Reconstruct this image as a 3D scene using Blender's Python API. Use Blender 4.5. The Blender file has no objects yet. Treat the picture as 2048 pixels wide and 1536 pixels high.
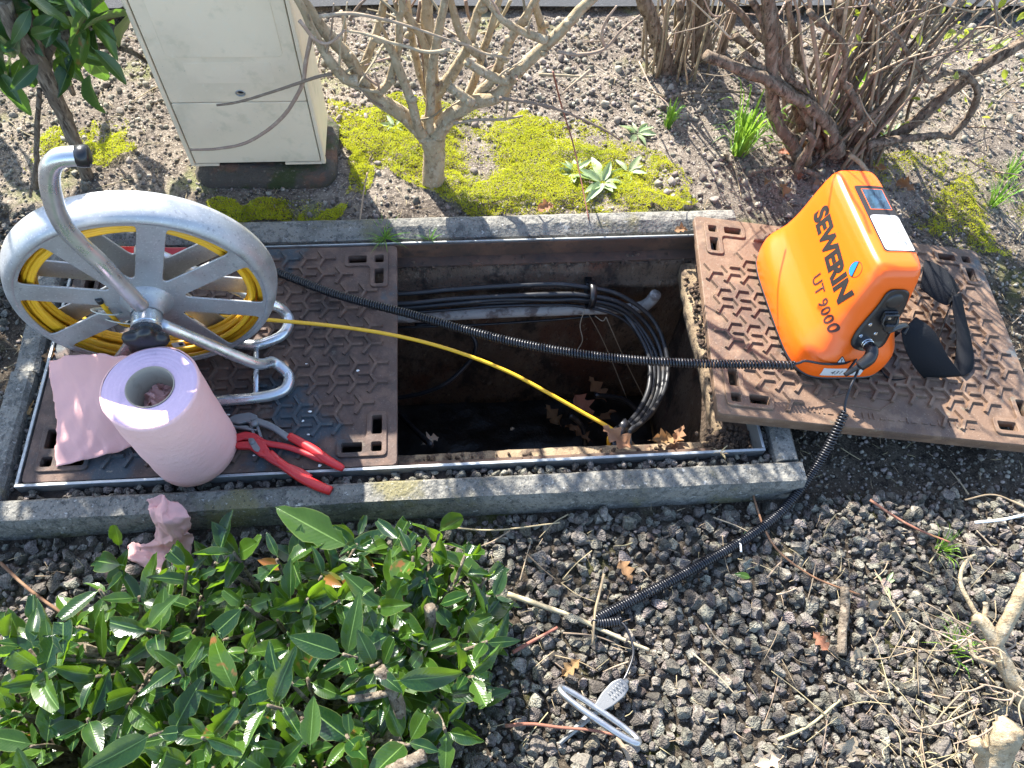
import bpy, bmesh, math, random
import numpy as np
from mathutils import Vector, Matrix, Quaternion, noise
from mathutils.bvhtree import BVHTree

random.seed(7)
rng = np.random.default_rng(11)
sc = bpy.context.scene
COL = sc.collection

# ------------------------------------------------------------------ camera
cam_d = bpy.data.cameras.new('camera')
cam = bpy.data.objects.new('camera', cam_d)
COL.objects.link(cam)
cam_d.sensor_fit = 'HORIZONTAL'
cam_d.sensor_width = 36.0
cam_d.lens = 27.09
cam_d.clip_start = 0.02
cam_d.clip_end = 400.0
CR = Vector((0.99630, -0.07316, 0.04503))
CU = Vector((0.04132, 0.86766, 0.49543))
CB = Vector((-0.07531, -0.49174, 0.86748))
CAMPOS = Vector((0.1182, -0.6412, 1.4591))
cam.matrix_world = Matrix(((CR.x, CU.x, CB.x, CAMPOS.x), (CR.y, CU.y, CB.y, CAMPOS.y), (CR.z, CU.z, CB.z, CAMPOS.z), (0, 0, 0, 1)))
sc.camera = cam

# ------------------------------------------------------------------ sky and sun
SUN_AZ = math.radians(25.0)      # from straight back, towards the left
SUN_EL = math.radians(41.0)
to_sun = Vector((-math.sin(SUN_AZ) * math.cos(SUN_EL), math.cos(SUN_AZ) * math.cos(SUN_EL), math.sin(SUN_EL)))
world = bpy.data.worlds.new('World')
sc.world = world
world.use_nodes = True
wn = world.node_tree
bg = wn.nodes['Background']
sky = wn.nodes.new('ShaderNodeTexSky')
sky.sky_type = 'NISHITA'
sky.sun_disc = False
sky.sun_elevation = SUN_EL
sky.sun_rotation = -SUN_AZ
wn.links.new(sky.outputs['Color'], bg.inputs['Color'])
bg.inputs['Strength'].default_value = 0.145
sun_d = bpy.data.lights.new('sun', 'SUN')
sun_d.energy = 5.0
sun_d.angle = math.radians(0.53)
sun_d.color = (1.0, 0.95, 0.86)
sun = bpy.data.objects.new('sun', sun_d)
COL.objects.link(sun)
sun.location = (-2, 4, 5)
sun.rotation_euler = to_sun.to_track_quat('Z', 'Y').to_euler()
sc.view_settings.view_transform = 'Standard'
sc.view_settings.look = 'None'
sc.view_settings.exposure = 1.85
sc.view_settings.gamma = 1.0
sc.view_settings.use_curve_mapping = False
sc.cycles.max_bounces = 8
sc.cycles.transparent_max_bounces = 8

# ------------------------------------------------------------------ materials
MATS = {}

def mat(name, base, rough=0.6, metal=0.0, spec=0.5, layers=(), bumps=(), island=0.0, coat=0.0, rvar=0.0, transl=None, coord='Object', aniso=0.0, scale=(1, 1, 1)):
    """layers: (colour, noise scale, lo, hi, detail, strength[, 'voronoi'|'noise']); bumps: (scale, strength, distance[, kind])"""
    m = bpy.data.materials.new(name)
    m.use_nodes = True
    nt = m.node_tree
    N, L = nt.nodes, nt.links
    bs = N['Principled BSDF']
    out = N['Material Output']
    tc = N.new('ShaderNodeTexCoord')
    oi = N.new('ShaderNodeObjectInfo')
    add = N.new('ShaderNodeVectorMath'); add.operation = 'MULTIPLY_ADD'
    cmb = N.new('ShaderNodeVectorMath'); cmb.operation = 'SCALE'
    cmb.inputs[0].default_value = (13.7, 7.3, 21.1)
    L.new(oi.outputs['Random'], cmb.inputs['Scale'])
    if coord == 'World':
        gp = N.new('ShaderNodeNewGeometry'); L.new(gp.outputs['Position'], add.inputs[0]); add.inputs[1].default_value = scale; add.inputs[2].default_value = (0, 0, 0)
    else:
        L.new(tc.outputs[coord], add.inputs[0]); add.inputs[1].default_value = scale
        L.new(cmb.outputs['Vector'], add.inputs[2])
    vec = add.outputs['Vector']
    col = N.new('ShaderNodeRGB'); col.outputs[0].default_value = (*base, 1)
    cur = col.outputs[0]
    for ly in layers:
        c, s, lo, hi, det, st = ly[:6]
        kind = ly[6] if len(ly) > 6 else 'noise'
        if kind == 'voronoi':
            t = N.new('ShaderNodeTexVoronoi'); t.inputs['Scale'].default_value = s
            L.new(vec, t.inputs['Vector']); src = t.outputs['Distance']
        else:
            t = N.new('ShaderNodeTexNoise'); t.inputs['Scale'].default_value = s
            t.inputs['Detail'].default_value = det; t.inputs['Roughness'].default_value = 0.62
            L.new(vec, t.inputs['Vector']); src = t.outputs['Fac']
        r = N.new('ShaderNodeMapRange'); r.interpolation_type = 'SMOOTHSTEP'
        r.inputs['From Min'].default_value = lo; r.inputs['From Max'].default_value = hi
        r.inputs['To Max'].default_value = st
        L.new(src, r.inputs['Value'])
        mx = N.new('ShaderNodeMix'); mx.data_type = 'RGBA'
        L.new(r.outputs['Result'], mx.inputs[0]); L.new(cur, mx.inputs[6]); mx.inputs[7].default_value = (*c, 1)
        cur = mx.outputs[2]
    if island:
        g = N.new('ShaderNodeNewGeometry')
        ad = N.new('ShaderNodeMath'); ad.operation = 'ADD'
        L.new(g.outputs['Random Per Island'], ad.inputs[0]); L.new(oi.outputs['Random'], ad.inputs[1])
        fr = N.new('ShaderNodeMath'); fr.operation = 'FRACT'; L.new(ad.outputs[0], fr.inputs[0])
        r = N.new('ShaderNodeMapRange'); r.inputs['To Min'].default_value = 1 - island; r.inputs['To Max'].default_value = 1 + island
        L.new(fr.outputs[0], r.inputs['Value'])
        hs = N.new('ShaderNodeHueSaturation'); L.new(r.outputs['Result'], hs.inputs['Value']); L.new(cur, hs.inputs['Color'])
        ml = N.new('ShaderNodeMath'); ml.operation = 'MULTIPLY'; ml.inputs[1].default_value = 7.13; L.new(fr.outputs[0], ml.inputs[0])
        f2 = N.new('ShaderNodeMath'); f2.operation = 'FRACT'; L.new(ml.outputs[0], f2.inputs[0])
        r2 = N.new('ShaderNodeMapRange'); r2.inputs['To Min'].default_value = 0.5 - island * 0.07; r2.inputs['To Max'].default_value = 0.5 + island * 0.07
        L.new(f2.outputs[0], r2.inputs['Value']); L.new(r2.outputs['Result'], hs.inputs['Hue'])
        cur = hs.outputs['Color']
    L.new(cur, bs.inputs['Base Color'])
    bs.inputs['Metallic'].default_value = metal
    bs.inputs['Roughness'].default_value = rough
    bs.inputs['Specular IOR Level'].default_value = spec
    if coat:
        bs.inputs['Coat Weight'].default_value = coat; bs.inputs['Coat Roughness'].default_value = 0.08
    if rvar:
        t = N.new('ShaderNodeTexNoise'); t.inputs['Scale'].default_value = 30; t.inputs['Detail'].default_value = 5
        L.new(vec, t.inputs['Vector'])
        r = N.new('ShaderNodeMapRange'); r.inputs['From Min'].default_value = 0.3; r.inputs['From Max'].default_value = 0.7
        r.inputs['To Min'].default_value = max(0.02, rough - rvar); r.inputs['To Max'].default_value = min(1, rough + rvar)
        L.new(t.outputs['Fac'], r.inputs['Value']); L.new(r.outputs['Result'], bs.inputs['Roughness'])
    prev = None
    for b in bumps:
        s, st, dist = b[:3]
        kind = b[3] if len(b) > 3 else 'noise'
        if kind == 'voronoi':
            t = N.new('ShaderNodeTexVoronoi'); t.inputs['Scale'].default_value = s; L.new(vec, t.inputs['Vector']); src = t.outputs['Distance']
        elif kind == 'wave':
            t = N.new('ShaderNodeTexWave'); t.inputs['Scale'].default_value = s; t.inputs['Distortion'].default_value = 6; t.inputs['Detail'].default_value = 3
            L.new(vec, t.inputs['Vector']); src = t.outputs['Fac']
        else:
            t = N.new('ShaderNodeTexNoise'); t.inputs['Scale'].default_value = s; t.inputs['Detail'].default_value = 6; t.inputs['Roughness'].default_value = 0.65
            L.new(vec, t.inputs['Vector']); src = t.outputs['Fac']
        bp = N.new('ShaderNodeBump'); bp.inputs['Strength'].default_value = st; bp.inputs['Distance'].default_value = dist
        L.new(src, bp.inputs['Height'])
        if prev: L.new(prev, bp.inputs['Normal'])
        prev = bp.outputs['Normal']
    if prev: L.new(prev, bs.inputs['Normal'])
    if transl:
        tr = N.new('ShaderNodeBsdfTranslucent'); tr.inputs['Color'].default_value = (*transl[0], 1)
        ms = N.new('ShaderNodeMixShader'); ms.inputs[0].default_value = transl[1]
        L.new(bs.outputs[0], ms.inputs[1]); L.new(tr.outputs[0], ms.inputs[2]); L.new(ms.outputs[0], out.inputs['Surface'])
    MATS[name] = m
    return m

def leaf_mat(name, dark, light, edge, rib, rough, tr_col, tr, back, brown=0.0):
    """leaf with midrib, side veins, pale margin and paler underside; UV u across, v along"""
    m = bpy.data.materials.new(name); m.use_nodes = True
    nt = m.node_tree; N, L = nt.nodes, nt.links
    bs = N['Principled BSDF']; out = N['Material Output']
    uv = N.new('ShaderNodeUVMap'); uv.uv_map = 'UVMap'
    sp = N.new('ShaderNodeSeparateXYZ'); L.new(uv.outputs[0], sp.inputs[0])
    def math_(op, a, b=None):
        n = N.new('ShaderNodeMath'); n.operation = op
        for i, v in enumerate((a, b)):
            if v is None: continue
            if isinstance(v, (int, float)): n.inputs[i].default_value = v
            else: L.new(v, n.inputs[i])
        return n.outputs[0]
    def mixc(f, a, b):
        n = N.new('ShaderNodeMix'); n.data_type = 'RGBA'
        if isinstance(f, (int, float)): n.inputs[0].default_value = f
        else: L.new(f, n.inputs[0])
        for i, v in ((6, a), (7, b)):
            if isinstance(v, tuple): n.inputs[i].default_value = (*v, 1)
            else: L.new(v, n.inputs[i])
        return n.outputs[2]
    def ramp(v, lo, hi, a=0.0, b=1.0):
        n = N.new('ShaderNodeMapRange'); n.interpolation_type = 'SMOOTHSTEP'
        n.inputs['From Min'].default_value = lo; n.inputs['From Max'].default_value = hi; n.inputs['To Min'].default_value = a; n.inputs['To Max'].default_value = b
        L.new(v, n.inputs['Value']); return n.outputs[0]
    au = math_('ABSOLUTE', math_('SUBTRACT', sp.outputs[0], 0.5))
    ribm = ramp(au, 0.012, 0.035, 1, 0)
    edgem = ramp(au, 0.455, 0.495)
    wv = math_('SINE', math_('MULTIPLY', math_('SUBTRACT', sp.outputs[1], math_('MULTIPLY', au, 0.35)), 85.0))
    vein = ramp(wv, 0.9, 1.0, 0, 0.07)
    oi = N.new('ShaderNodeObjectInfo'); g = N.new('ShaderNodeNewGeometry')
    rnd = math_('FRACT', math_('ADD', g.outputs['Random Per Island'], oi.outputs['Random']))
    c = mixc(ramp(rnd, 0.35, 1.1), dark, light)
    tn = N.new('ShaderNodeTexNoise'); tn.inputs['Scale'].default_value = 38; tn.inputs['Detail'].default_value = 4
    tc = N.new('ShaderNodeTexCoord'); L.new(tc.outputs['Object'], tn.inputs['Vector'])
    c = mixc(ramp(tn.outputs['Fac'], 0.4, 0.75, 0, 0.35), c, light)
    c = mixc(vein, c, rib)
    c = mixc(math_('MULTIPLY', ribm, 0.75), c, rib)
    c = mixc(math_('MULTIPLY', edgem, 0.35), c, edge)
    if brown:
        t2 = N.new('ShaderNodeTexNoise'); t2.inputs['Scale'].default_value = 4
        L.new(tc.outputs['Object'], t2.inputs['Vector'])
        msk = math_('MULTIPLY', ramp(t2.outputs['Fac'], 0.55, 0.66), ramp(rnd, 1 - brown, 1 - brown * 0.6))
        c = mixc(msk, c, (0.23, 0.09, 0.03))
    c = mixc(math_('MULTIPLY', g.outputs['Backfacing'], 0.7), c, back)
    L.new(c, bs.inputs['Base Color'])
    bs.inputs['Roughness'].default_value = rough
    bs.inputs['Specular IOR Level'].default_value = 0.5
    bp = N.new('ShaderNodeBump'); bp.inputs['Strength'].default_value = 0.25; bp.inputs['Distance'].default_value = 0.002
    L.new(math_('ADD', math_('MULTIPLY', wv, 0.12), math_('MULTIPLY', ribm, -2.0)), bp.inputs['Height'])
    L.new(bp.outputs[0], bs.inputs['Normal'])
    tr_ = N.new('ShaderNodeBsdfTranslucent'); tr_.inputs['Color'].default_value = (*tr_col, 1)
    ms = N.new('ShaderNodeMixShader'); ms.inputs[0].default_value = tr
    L.new(bs.outputs[0], ms.inputs[1]); L.new(tr_.outputs[0], ms.inputs[2]); L.new(ms.outputs[0], out.inputs['Surface'])
    MATS[name] = m
    return m

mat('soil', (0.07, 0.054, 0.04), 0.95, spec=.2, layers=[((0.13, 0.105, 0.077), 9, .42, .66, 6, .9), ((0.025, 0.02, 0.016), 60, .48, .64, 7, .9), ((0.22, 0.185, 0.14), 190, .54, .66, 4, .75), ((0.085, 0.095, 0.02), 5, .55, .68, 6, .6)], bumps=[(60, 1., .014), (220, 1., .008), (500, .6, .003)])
mat('soil_dark', (0.03, 0.022, 0.017), 0.9, layers=[((0.07, 0.05, 0.037), 40, .45, .7, 6, .9)], bumps=[(80, .9, .01)])
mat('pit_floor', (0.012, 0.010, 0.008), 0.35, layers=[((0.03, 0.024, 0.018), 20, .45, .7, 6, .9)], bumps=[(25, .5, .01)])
mat('lava', (0.13, 0.118, 0.1), 0.92, spec=.2, island=.6, layers=[((0.21, 0.188, 0.155), 36, .45, .62, 6, .8), ((0.05, 0.044, 0.039), 110, .5, .62, 6, .7), ((0.03, 0.027, 0.025), 330, .34, .14, 0, .65, 'voronoi'), ((0.23, 0.2, 0.15), 300, .6, .7, 2, .5), ((0.15, 0.085, 0.06), 11, .6, .74, 3, .35)], bumps=[(110, .4, .004), (330, .9, .003, 'voronoi'), (900, .4, .0008)])
mat('crumb', (0.175, 0.155, 0.13), 0.95, island=.55, spec=.2, layers=[((0.27, 0.24, 0.2), 60, .45, .62, 5, .8)], bumps=[(300, .7, .003)])
mat('asphalt', (0.05, 0.052, 0.056), 0.85, spec=.2, layers=[((0.09, 0.092, 0.098), 160, .55, .7, 3, .8), ((0.05, 0.05, 0.055), 60, .5, .7, 5, .7)], bumps=[(300, .6, .004)])
mat('concrete', (0.21, 0.2, 0.175), 0.92, spec=.25, layers=[((0.125, 0.122, 0.11), 11, .43, .58, 7, .85), ((0.08, 0.08, 0.075), 60, .5, .62, 6, .75), ((0.19, 0.165, 0.07), 5.5, .53, .66, 6, .7), ((0.42, 0.41, 0.38), 70, .63, .7, 4, .8), ((0.5, 0.48, 0.43), 14, .66, .7, 7, .75), ((0.04, 0.04, 0.04), 190, .6, .68, 2, .75), ((0.45, 0.44, 0.41), 330, .64, .7, 2, .6)], bumps=[(45, .6, .008), (240, .7, .003), (130, .5, .004, 'voronoi')])
mat('rusty_steel', (0.075, 0.045, 0.03), 0.8, layers=[((0.14, 0.075, 0.045), 14, .45, .65, 6, .8), ((0.03, 0.025, 0.022), 30, .5, .7, 6, .8)], bumps=[(90, .5, .002)])
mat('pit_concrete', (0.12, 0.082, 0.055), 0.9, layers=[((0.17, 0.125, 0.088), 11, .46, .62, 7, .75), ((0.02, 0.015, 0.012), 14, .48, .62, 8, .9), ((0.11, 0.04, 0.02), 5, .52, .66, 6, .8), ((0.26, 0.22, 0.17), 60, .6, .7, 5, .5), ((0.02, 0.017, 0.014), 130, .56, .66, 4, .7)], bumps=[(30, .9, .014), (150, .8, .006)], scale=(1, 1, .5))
mat('pit_lit_concrete', (0.21, 0.15, 0.09), 0.9, layers=[((0.3, 0.23, 0.14), 16, .45, .62, 6, .7), ((0.06, 0.04, 0.028), 30, .5, .62, 7, .9), ((0.12, 0.055, 0.03), 9, .55, .68, 5, .7)], bumps=[(60, .9, .008), (220, .7, .004)])  # paler copy of the pit concrete, sunlight put into its colour
mat('mud', (0.07, 0.045, 0.03), 0.95, layers=[((0.19, 0.125, 0.08), 45, .48, .66, 6, .8), ((0.26, 0.2, 0.15), 170, .6, .7, 3, .6)], bumps=[(70, 1., .012), (260, .8, .004)])
mat('galvanised', (0.36, 0.38, 0.385), 0.5, metal=.75, layers=[((0.2, 0.21, 0.21), 22, .5, .66, 5, .6), ((0.2, 0.15, 0.1), 60, .6, .74, 5, .7)], bumps=[(120, .3, .001)], rvar=.12)
mat('cast_iron', (0.088, 0.057, 0.045), 0.7, spec=.35, layers=[((0.14, 0.088, 0.064), 22, .45, .6, 7, .8), ((0.045, 0.034, 0.03), 9, .5, .64, 7, .8), ((0.04, 0.062, 0.076), 4.2, .54, .61, 8, .85), ((0.17, 0.15, 0.12), 30, .62, .7, 6, .45), ((0.24, 0.2, 0.17), 260, .64, .72, 2, .5)], bumps=[(110, .6, .0025), (420, .6, .0012)], rvar=.14, coord='World')
mat('cast_iron_worn', (0.145, 0.088, 0.056), 0.66, spec=.4, layers=[((0.085, 0.056, 0.043), 8, .46, .62, 7, .85), ((0.22, 0.145, 0.095), 20, .5, .66, 6, .65), ((0.05, 0.068, 0.08), 3.6, .56, .62, 8, .85), ((0.2, 0.18, 0.13), 26, .62, .7, 6, .45), ((0.3, 0.24, 0.18), 230, .63, .72, 2, .5)], bumps=[(110, .6, .0025), (420, .6, .0012)], rvar=.14, coord='World')
mat('aluminium', (0.42, 0.435, 0.45), 0.52, metal=.7, layers=[((0.31, 0.32, 0.335), 9, .45, .65, 6, .6), ((0.60, 0.61, 0.62), 260, .58, .68, 2, .6), ((0.2, 0.205, 0.215), 140, .6, .68, 4, .5)], bumps=[(350, .18, .0006)], rvar=.14)
mat('zinc_tube', (0.60, 0.62, 0.64), 0.30, metal=.8, layers=[((0.32, 0.33, 0.35), 24, .48, .68, 5, .55), ((0.7, 0.71, 0.73), 90, .6, .7, 3, .4)], bumps=[(160, .15, .0006)], rvar=.12)
mat('steel_grey', (0.20, 0.205, 0.21), 0.5, metal=.6, layers=[((0.16, 0.16, 0.165), 40, .5, .7, 5, .7)], bumps=[(240, .3, .0008)], rvar=.12)
mat('black_plastic', (0.012, 0.012, 0.014), 0.34, rvar=.1, layers=[((0.05, 0.048, 0.045), 60, .62, .78, 5, .5)])
mat('coil_plastic', (0.011, 0.012, 0.016), 0.3, rvar=.08)
mat('webbing', (0.010, 0.011, 0.014), 0.85, spec=.15, bumps=[(520, .8, .0008, 'voronoi')], layers=[((0.05, 0.05, 0.045), 45, .62, .76, 4, .5)])
mat('cable_black', (0.018, 0.019, 0.022), 0.42, layers=[((0.12, 0.10, 0.08), 18, .56, .74, 5, .55), ((0.2, 0.18, 0.15), 90, .66, .75, 3, .5)], rvar=.15)
mat('yellow_rod', (0.72, 0.40, 0.02), 0.36, layers=[((0.52, 0.27, 0.02), 30, .55, .75, 4, .4)])
mat('white_pipe', (0.42, 0.40, 0.37), 0.7, layers=[((0.1, 0.07, 0.06), 26, .48, .64, 6, .85), ((0.2, 0.15, 0.12), 8, .5, .7, 5, .6)], bumps=[(90, .6, .003)])
mat('string', (0.42, 0.36, 0.27), 0.9, bumps=[(300, .5, .001)])
mat('red_plastic', (0.56, 0.018, 0.02), 0.33, layers=[((0.36, 0.015, 0.02), 25, .5, .75, 5, .5), ((0.12, 0.05, 0.04), 80, .64, .76, 5, .45)], rvar=.12)
mat('red_paint', (0.48, 0.02, 0.025), 0.42, layers=[((0.16, 0.05, 0.045), 70, .58, .72, 6, .7)], rvar=.14, bumps=[(200, .2, .0006)])
mat('crimson', (0.33, 0.014, 0.03), 0.42)
mat('orange_shell', (0.86, 0.125, 0.005), 0.34, spec=.45, coat=.12, bumps=[(700, .12, .0004)], layers=[((0.82, 0.115, 0.006), 6, .5, .7, 4, .5), ((0.45, 0.12, 0.04), 120, .7, .78, 5, .5)])
mat('ink_black', (0.01, 0.008, 0.008), 0.6)
mat('ink_brown', (0.045, 0.012, 0.008), 0.6)
mat('ink_blue', (0.01, 0.17, 0.55), 0.5)
mat('white_sticker', (0.58, 0.58, 0.57), 0.5, layers=[((0.6, 0.6, 0.58), 30, .55, .75, 3, .4)])
mat('screen', (0.035, 0.075, 0.115), 0.06, spec=.8, layers=[((0.02, 0.035, 0.05), 40, .45, .6, 3, .8)])
mat('steel_tube', (0.40, 0.41, 0.42), 0.36, metal=.9, layers=[((0.22, 0.22, 0.23), 40, .5, .68, 5, .6)], rvar=.12)
mat('steel_bright', (0.6, 0.61, 0.62), 0.25, metal=1.)
mat('paper', (0.83, 0.49, 0.45), 0.9, spec=.2, layers=[((0.77, 0.44, 0.42), 12, .4, .7, 5, .6)], bumps=[(55, .35, .003), (300, .35, .001)], transl=((0.85, 0.45, 0.45), .22))
mat('paper_roll', (0.82, 0.50, 0.475), 0.92, spec=.2, layers=[((0.77, 0.45, 0.43), 9, .4, .7, 5, .6)], bumps=[(30, .6, .006), (90, .4, .003), (400, .5, .0012, 'voronoi')], scale=(1, 1, 2.6))
mat('paper_end', (0.70, 0.50, 0.60), 0.95, spec=.1, layers=[((0.5, 0.36, 0.46), 40, .55, .72, 6, .6), ((0.78, 0.58, 0.66), 160, .5, .7, 3, .5)], bumps=[(170, .5, .0015)])
mat('cardboard', (0.36, 0.30, 0.23), 0.9, layers=[((0.26, 0.21, 0.16), 40, .5, .7, 5, .6)])
mat('tie_white', (0.62, 0.62, 0.52), 0.5)
mat('cabinet_shell', (0.73, 0.61, 0.44), 0.6, layers=[((0.63, 0.53, 0.38), 5, .42, .66, 7, .8), ((0.46, 0.41, 0.27), 21, .56, .7, 6, .35), ((0.70, 0.63, 0.49), 60, .56, .7, 5, .5), ((0.27, 0.24, 0.17), 95, .69, .75, 4, .6), ((0.37, 0.33, 0.23), 3.1, .57, .74, 6, .6)], bumps=[(25, .15, .004), (210, .3, .0008)], rvar=.12)
mat('cabinet_gap', (0.10, 0.085, 0.06), 0.9)
mat('plinth', (0.07, 0.058, 0.045), 0.95, layers=[((0.15, 0.075, 0.045), 12, .5, .62, 6, .85), ((0.03, 0.045, 0.008), 8, .48, .62, 6, .9), ((0.2, 0.17, 0.13), 90, .6, .7, 4, .6)], bumps=[(40, 1., .012), (200, .8, .005)])
mat('bark_pale', (0.34, 0.265, 0.165), 0.9, spec=.2, layers=[((0.44, 0.37, 0.26), 40, .45, .62, 6, .7), ((0.19, 0.135, 0.08), 75, .52, .64, 6, .75), ((0.52, 0.48, 0.4), 130, .6, .7, 4, .6)], bumps=[(75, .8, .007), (260, .6, .003)], scale=(1, 1, .7))
mat('bark_brown', (0.17, 0.125, 0.09), 0.95, spec=.15, layers=[((0.30, 0.235, 0.175), 55, .46, .6, 6, .85), ((0.05, 0.035, 0.026), 80, .52, .62, 6, .85), ((0.4, 0.34, 0.27), 160, .6, .7, 4, .5)], bumps=[(70, 1., .01), (220, .8, .004)], scale=(1.3, 1.3, .5))
mat('bark_grey', (0.17, 0.135, 0.10), 0.95, spec=.15, layers=[((0.30, 0.25, 0.19), 60, .46, .62, 6, .85), ((0.055, 0.04, 0.03), 85, .52, .64, 6, .85)], bumps=[(80, 1., .008), (260, .7, .003)], scale=(1.5, 1.5, .3))
mat('twig', (0.27, 0.205, 0.14), 0.85, island=.35, layers=[((0.42, 0.35, 0.25), 60, .5, .7, 4, .6)], bumps=[(200, .5, .001)])
mat('twig_red', (0.20, 0.085, 0.05), 0.8, island=.3, layers=[((0.32, 0.18, 0.11), 60, .5, .7, 4, .6)])
mat('dry_grass', (0.30, 0.235, 0.14), 0.85, island=.3)
mat('cut_wood', (0.52, 0.42, 0.27), 0.85, layers=[((0.36, 0.26, 0.16), 120, .5, .7, 4, .6)])
mat('moss', (0.52, 0.49, 0.04), 0.85, spec=.2, island=.42, layers=[((0.60, 0.54, 0.055), 14, .44, .62, 5, .7), ((0.12, 0.16, 0.015), 7, .56, .68, 5, .8), ((0.30, 0.2, 0.06), 22, .6, .7, 4, .6)], transl=((0.52, 0.58, 0.05), .42))
mat('grass', (0.14, 0.27, 0.03), 0.5, island=.35, transl=((0.3, 0.5, 0.05), .4))
mat('weed', (0.30, 0.38, 0.2), 0.45, island=.25, transl=((0.3, 0.42, 0.1), .3), bumps=[(90, .3, .002)])
mat('dry_leaf', (0.30, 0.15, 0.075), 0.75, island=.35, layers=[((0.42, 0.26, 0.14), 40, .5, .68, 5, .6)], transl=((0.45, 0.2, 0.06), .25), bumps=[(90, .5, .002)])
mat('pale_leaf', (0.36, 0.28, 0.19), 0.8, island=.25, layers=[((0.24, 0.18, 0.12), 50, .5, .68, 5, .6)], bumps=[(90, .5, .002)])
mat('white_chip', (0.75, 0.74, 0.7), 0.5)
leaf_mat('laurel', (0.004, 0.022, 0.011), (0.05, 0.105, 0.012), (0.22, 0.26, 0.08), (0.16, 0.27, 0.07), 0.24, (0.24, 0.44, 0.02), .30, (0.10, 0.2, 0.055), brown=.07)
leaf_mat('rhododendron', (0.010, 0.045, 0.022), (0.05, 0.105, 0.018), (0.07, 0.12, 0.03), (0.16, 0.22, 0.09), 0.30, (0.16, 0.33, 0.03), .25, (0.1, 0.16, 0.055), brown=.08)
leaf_mat('young_leaf', (0.16, 0.22, 0.02), (0.30, 0.33, 0.03), (0.3, 0.3, 0.05), (0.3, 0.35, 0.1), 0.4, (0.5, 0.55, 0.05), .4, (0.25, 0.3, 0.08))

# soil colour turns paler and greyer towards the far bed, stays darker in front
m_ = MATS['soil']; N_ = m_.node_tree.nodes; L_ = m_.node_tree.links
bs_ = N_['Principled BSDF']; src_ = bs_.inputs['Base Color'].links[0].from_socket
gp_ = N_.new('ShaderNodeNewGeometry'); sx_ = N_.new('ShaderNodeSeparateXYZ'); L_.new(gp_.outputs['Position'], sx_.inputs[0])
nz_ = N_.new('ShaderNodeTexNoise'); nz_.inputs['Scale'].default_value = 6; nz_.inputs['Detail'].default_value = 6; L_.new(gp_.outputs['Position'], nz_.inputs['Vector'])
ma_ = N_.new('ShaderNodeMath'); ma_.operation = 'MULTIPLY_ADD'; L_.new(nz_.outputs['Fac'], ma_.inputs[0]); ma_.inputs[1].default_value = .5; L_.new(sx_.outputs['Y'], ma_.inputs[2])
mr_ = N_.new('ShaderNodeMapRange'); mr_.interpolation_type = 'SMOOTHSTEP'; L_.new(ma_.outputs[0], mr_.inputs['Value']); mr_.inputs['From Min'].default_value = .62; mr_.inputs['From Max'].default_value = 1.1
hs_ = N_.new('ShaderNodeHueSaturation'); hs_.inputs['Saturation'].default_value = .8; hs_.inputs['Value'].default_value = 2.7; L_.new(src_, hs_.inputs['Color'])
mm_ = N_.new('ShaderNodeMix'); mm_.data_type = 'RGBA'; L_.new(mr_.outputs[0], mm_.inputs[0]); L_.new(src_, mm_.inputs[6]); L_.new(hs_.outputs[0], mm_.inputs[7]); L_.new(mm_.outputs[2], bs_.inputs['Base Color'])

# ------------------------------------------------------------------ mesh helpers
def cr(pts, n=8, closed=False):
    """Catmull-Rom through points"""
    P = [Vector(p) for p in pts]
    out = []
    m = len(P)
    rngi = range(m) if closed else range(m - 1)
    for i in rngi:
        if closed: p0, p1, p2, p3 = P[(i - 1) % m], P[i], P[(i + 1) % m], P[(i + 2) % m]
        else:
            p1, p2 = P[i], P[i + 1]
            p0 = P[i - 1] if i > 0 else p1 * 2 - p2
            p3 = P[i + 2] if i + 2 < m else p2 * 2 - p1
        for k in range(n):
            t = k / n
            out.append(0.5 * ((2 * p1) + (p2 - p0) * t + (2 * p0 - 5 * p1 + 4 * p2 - p3) * t * t + (3 * p1 - p0 - 3 * p2 + p3) * t ** 3))
    if not closed: out.append(P[-1].copy())
    return out

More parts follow.
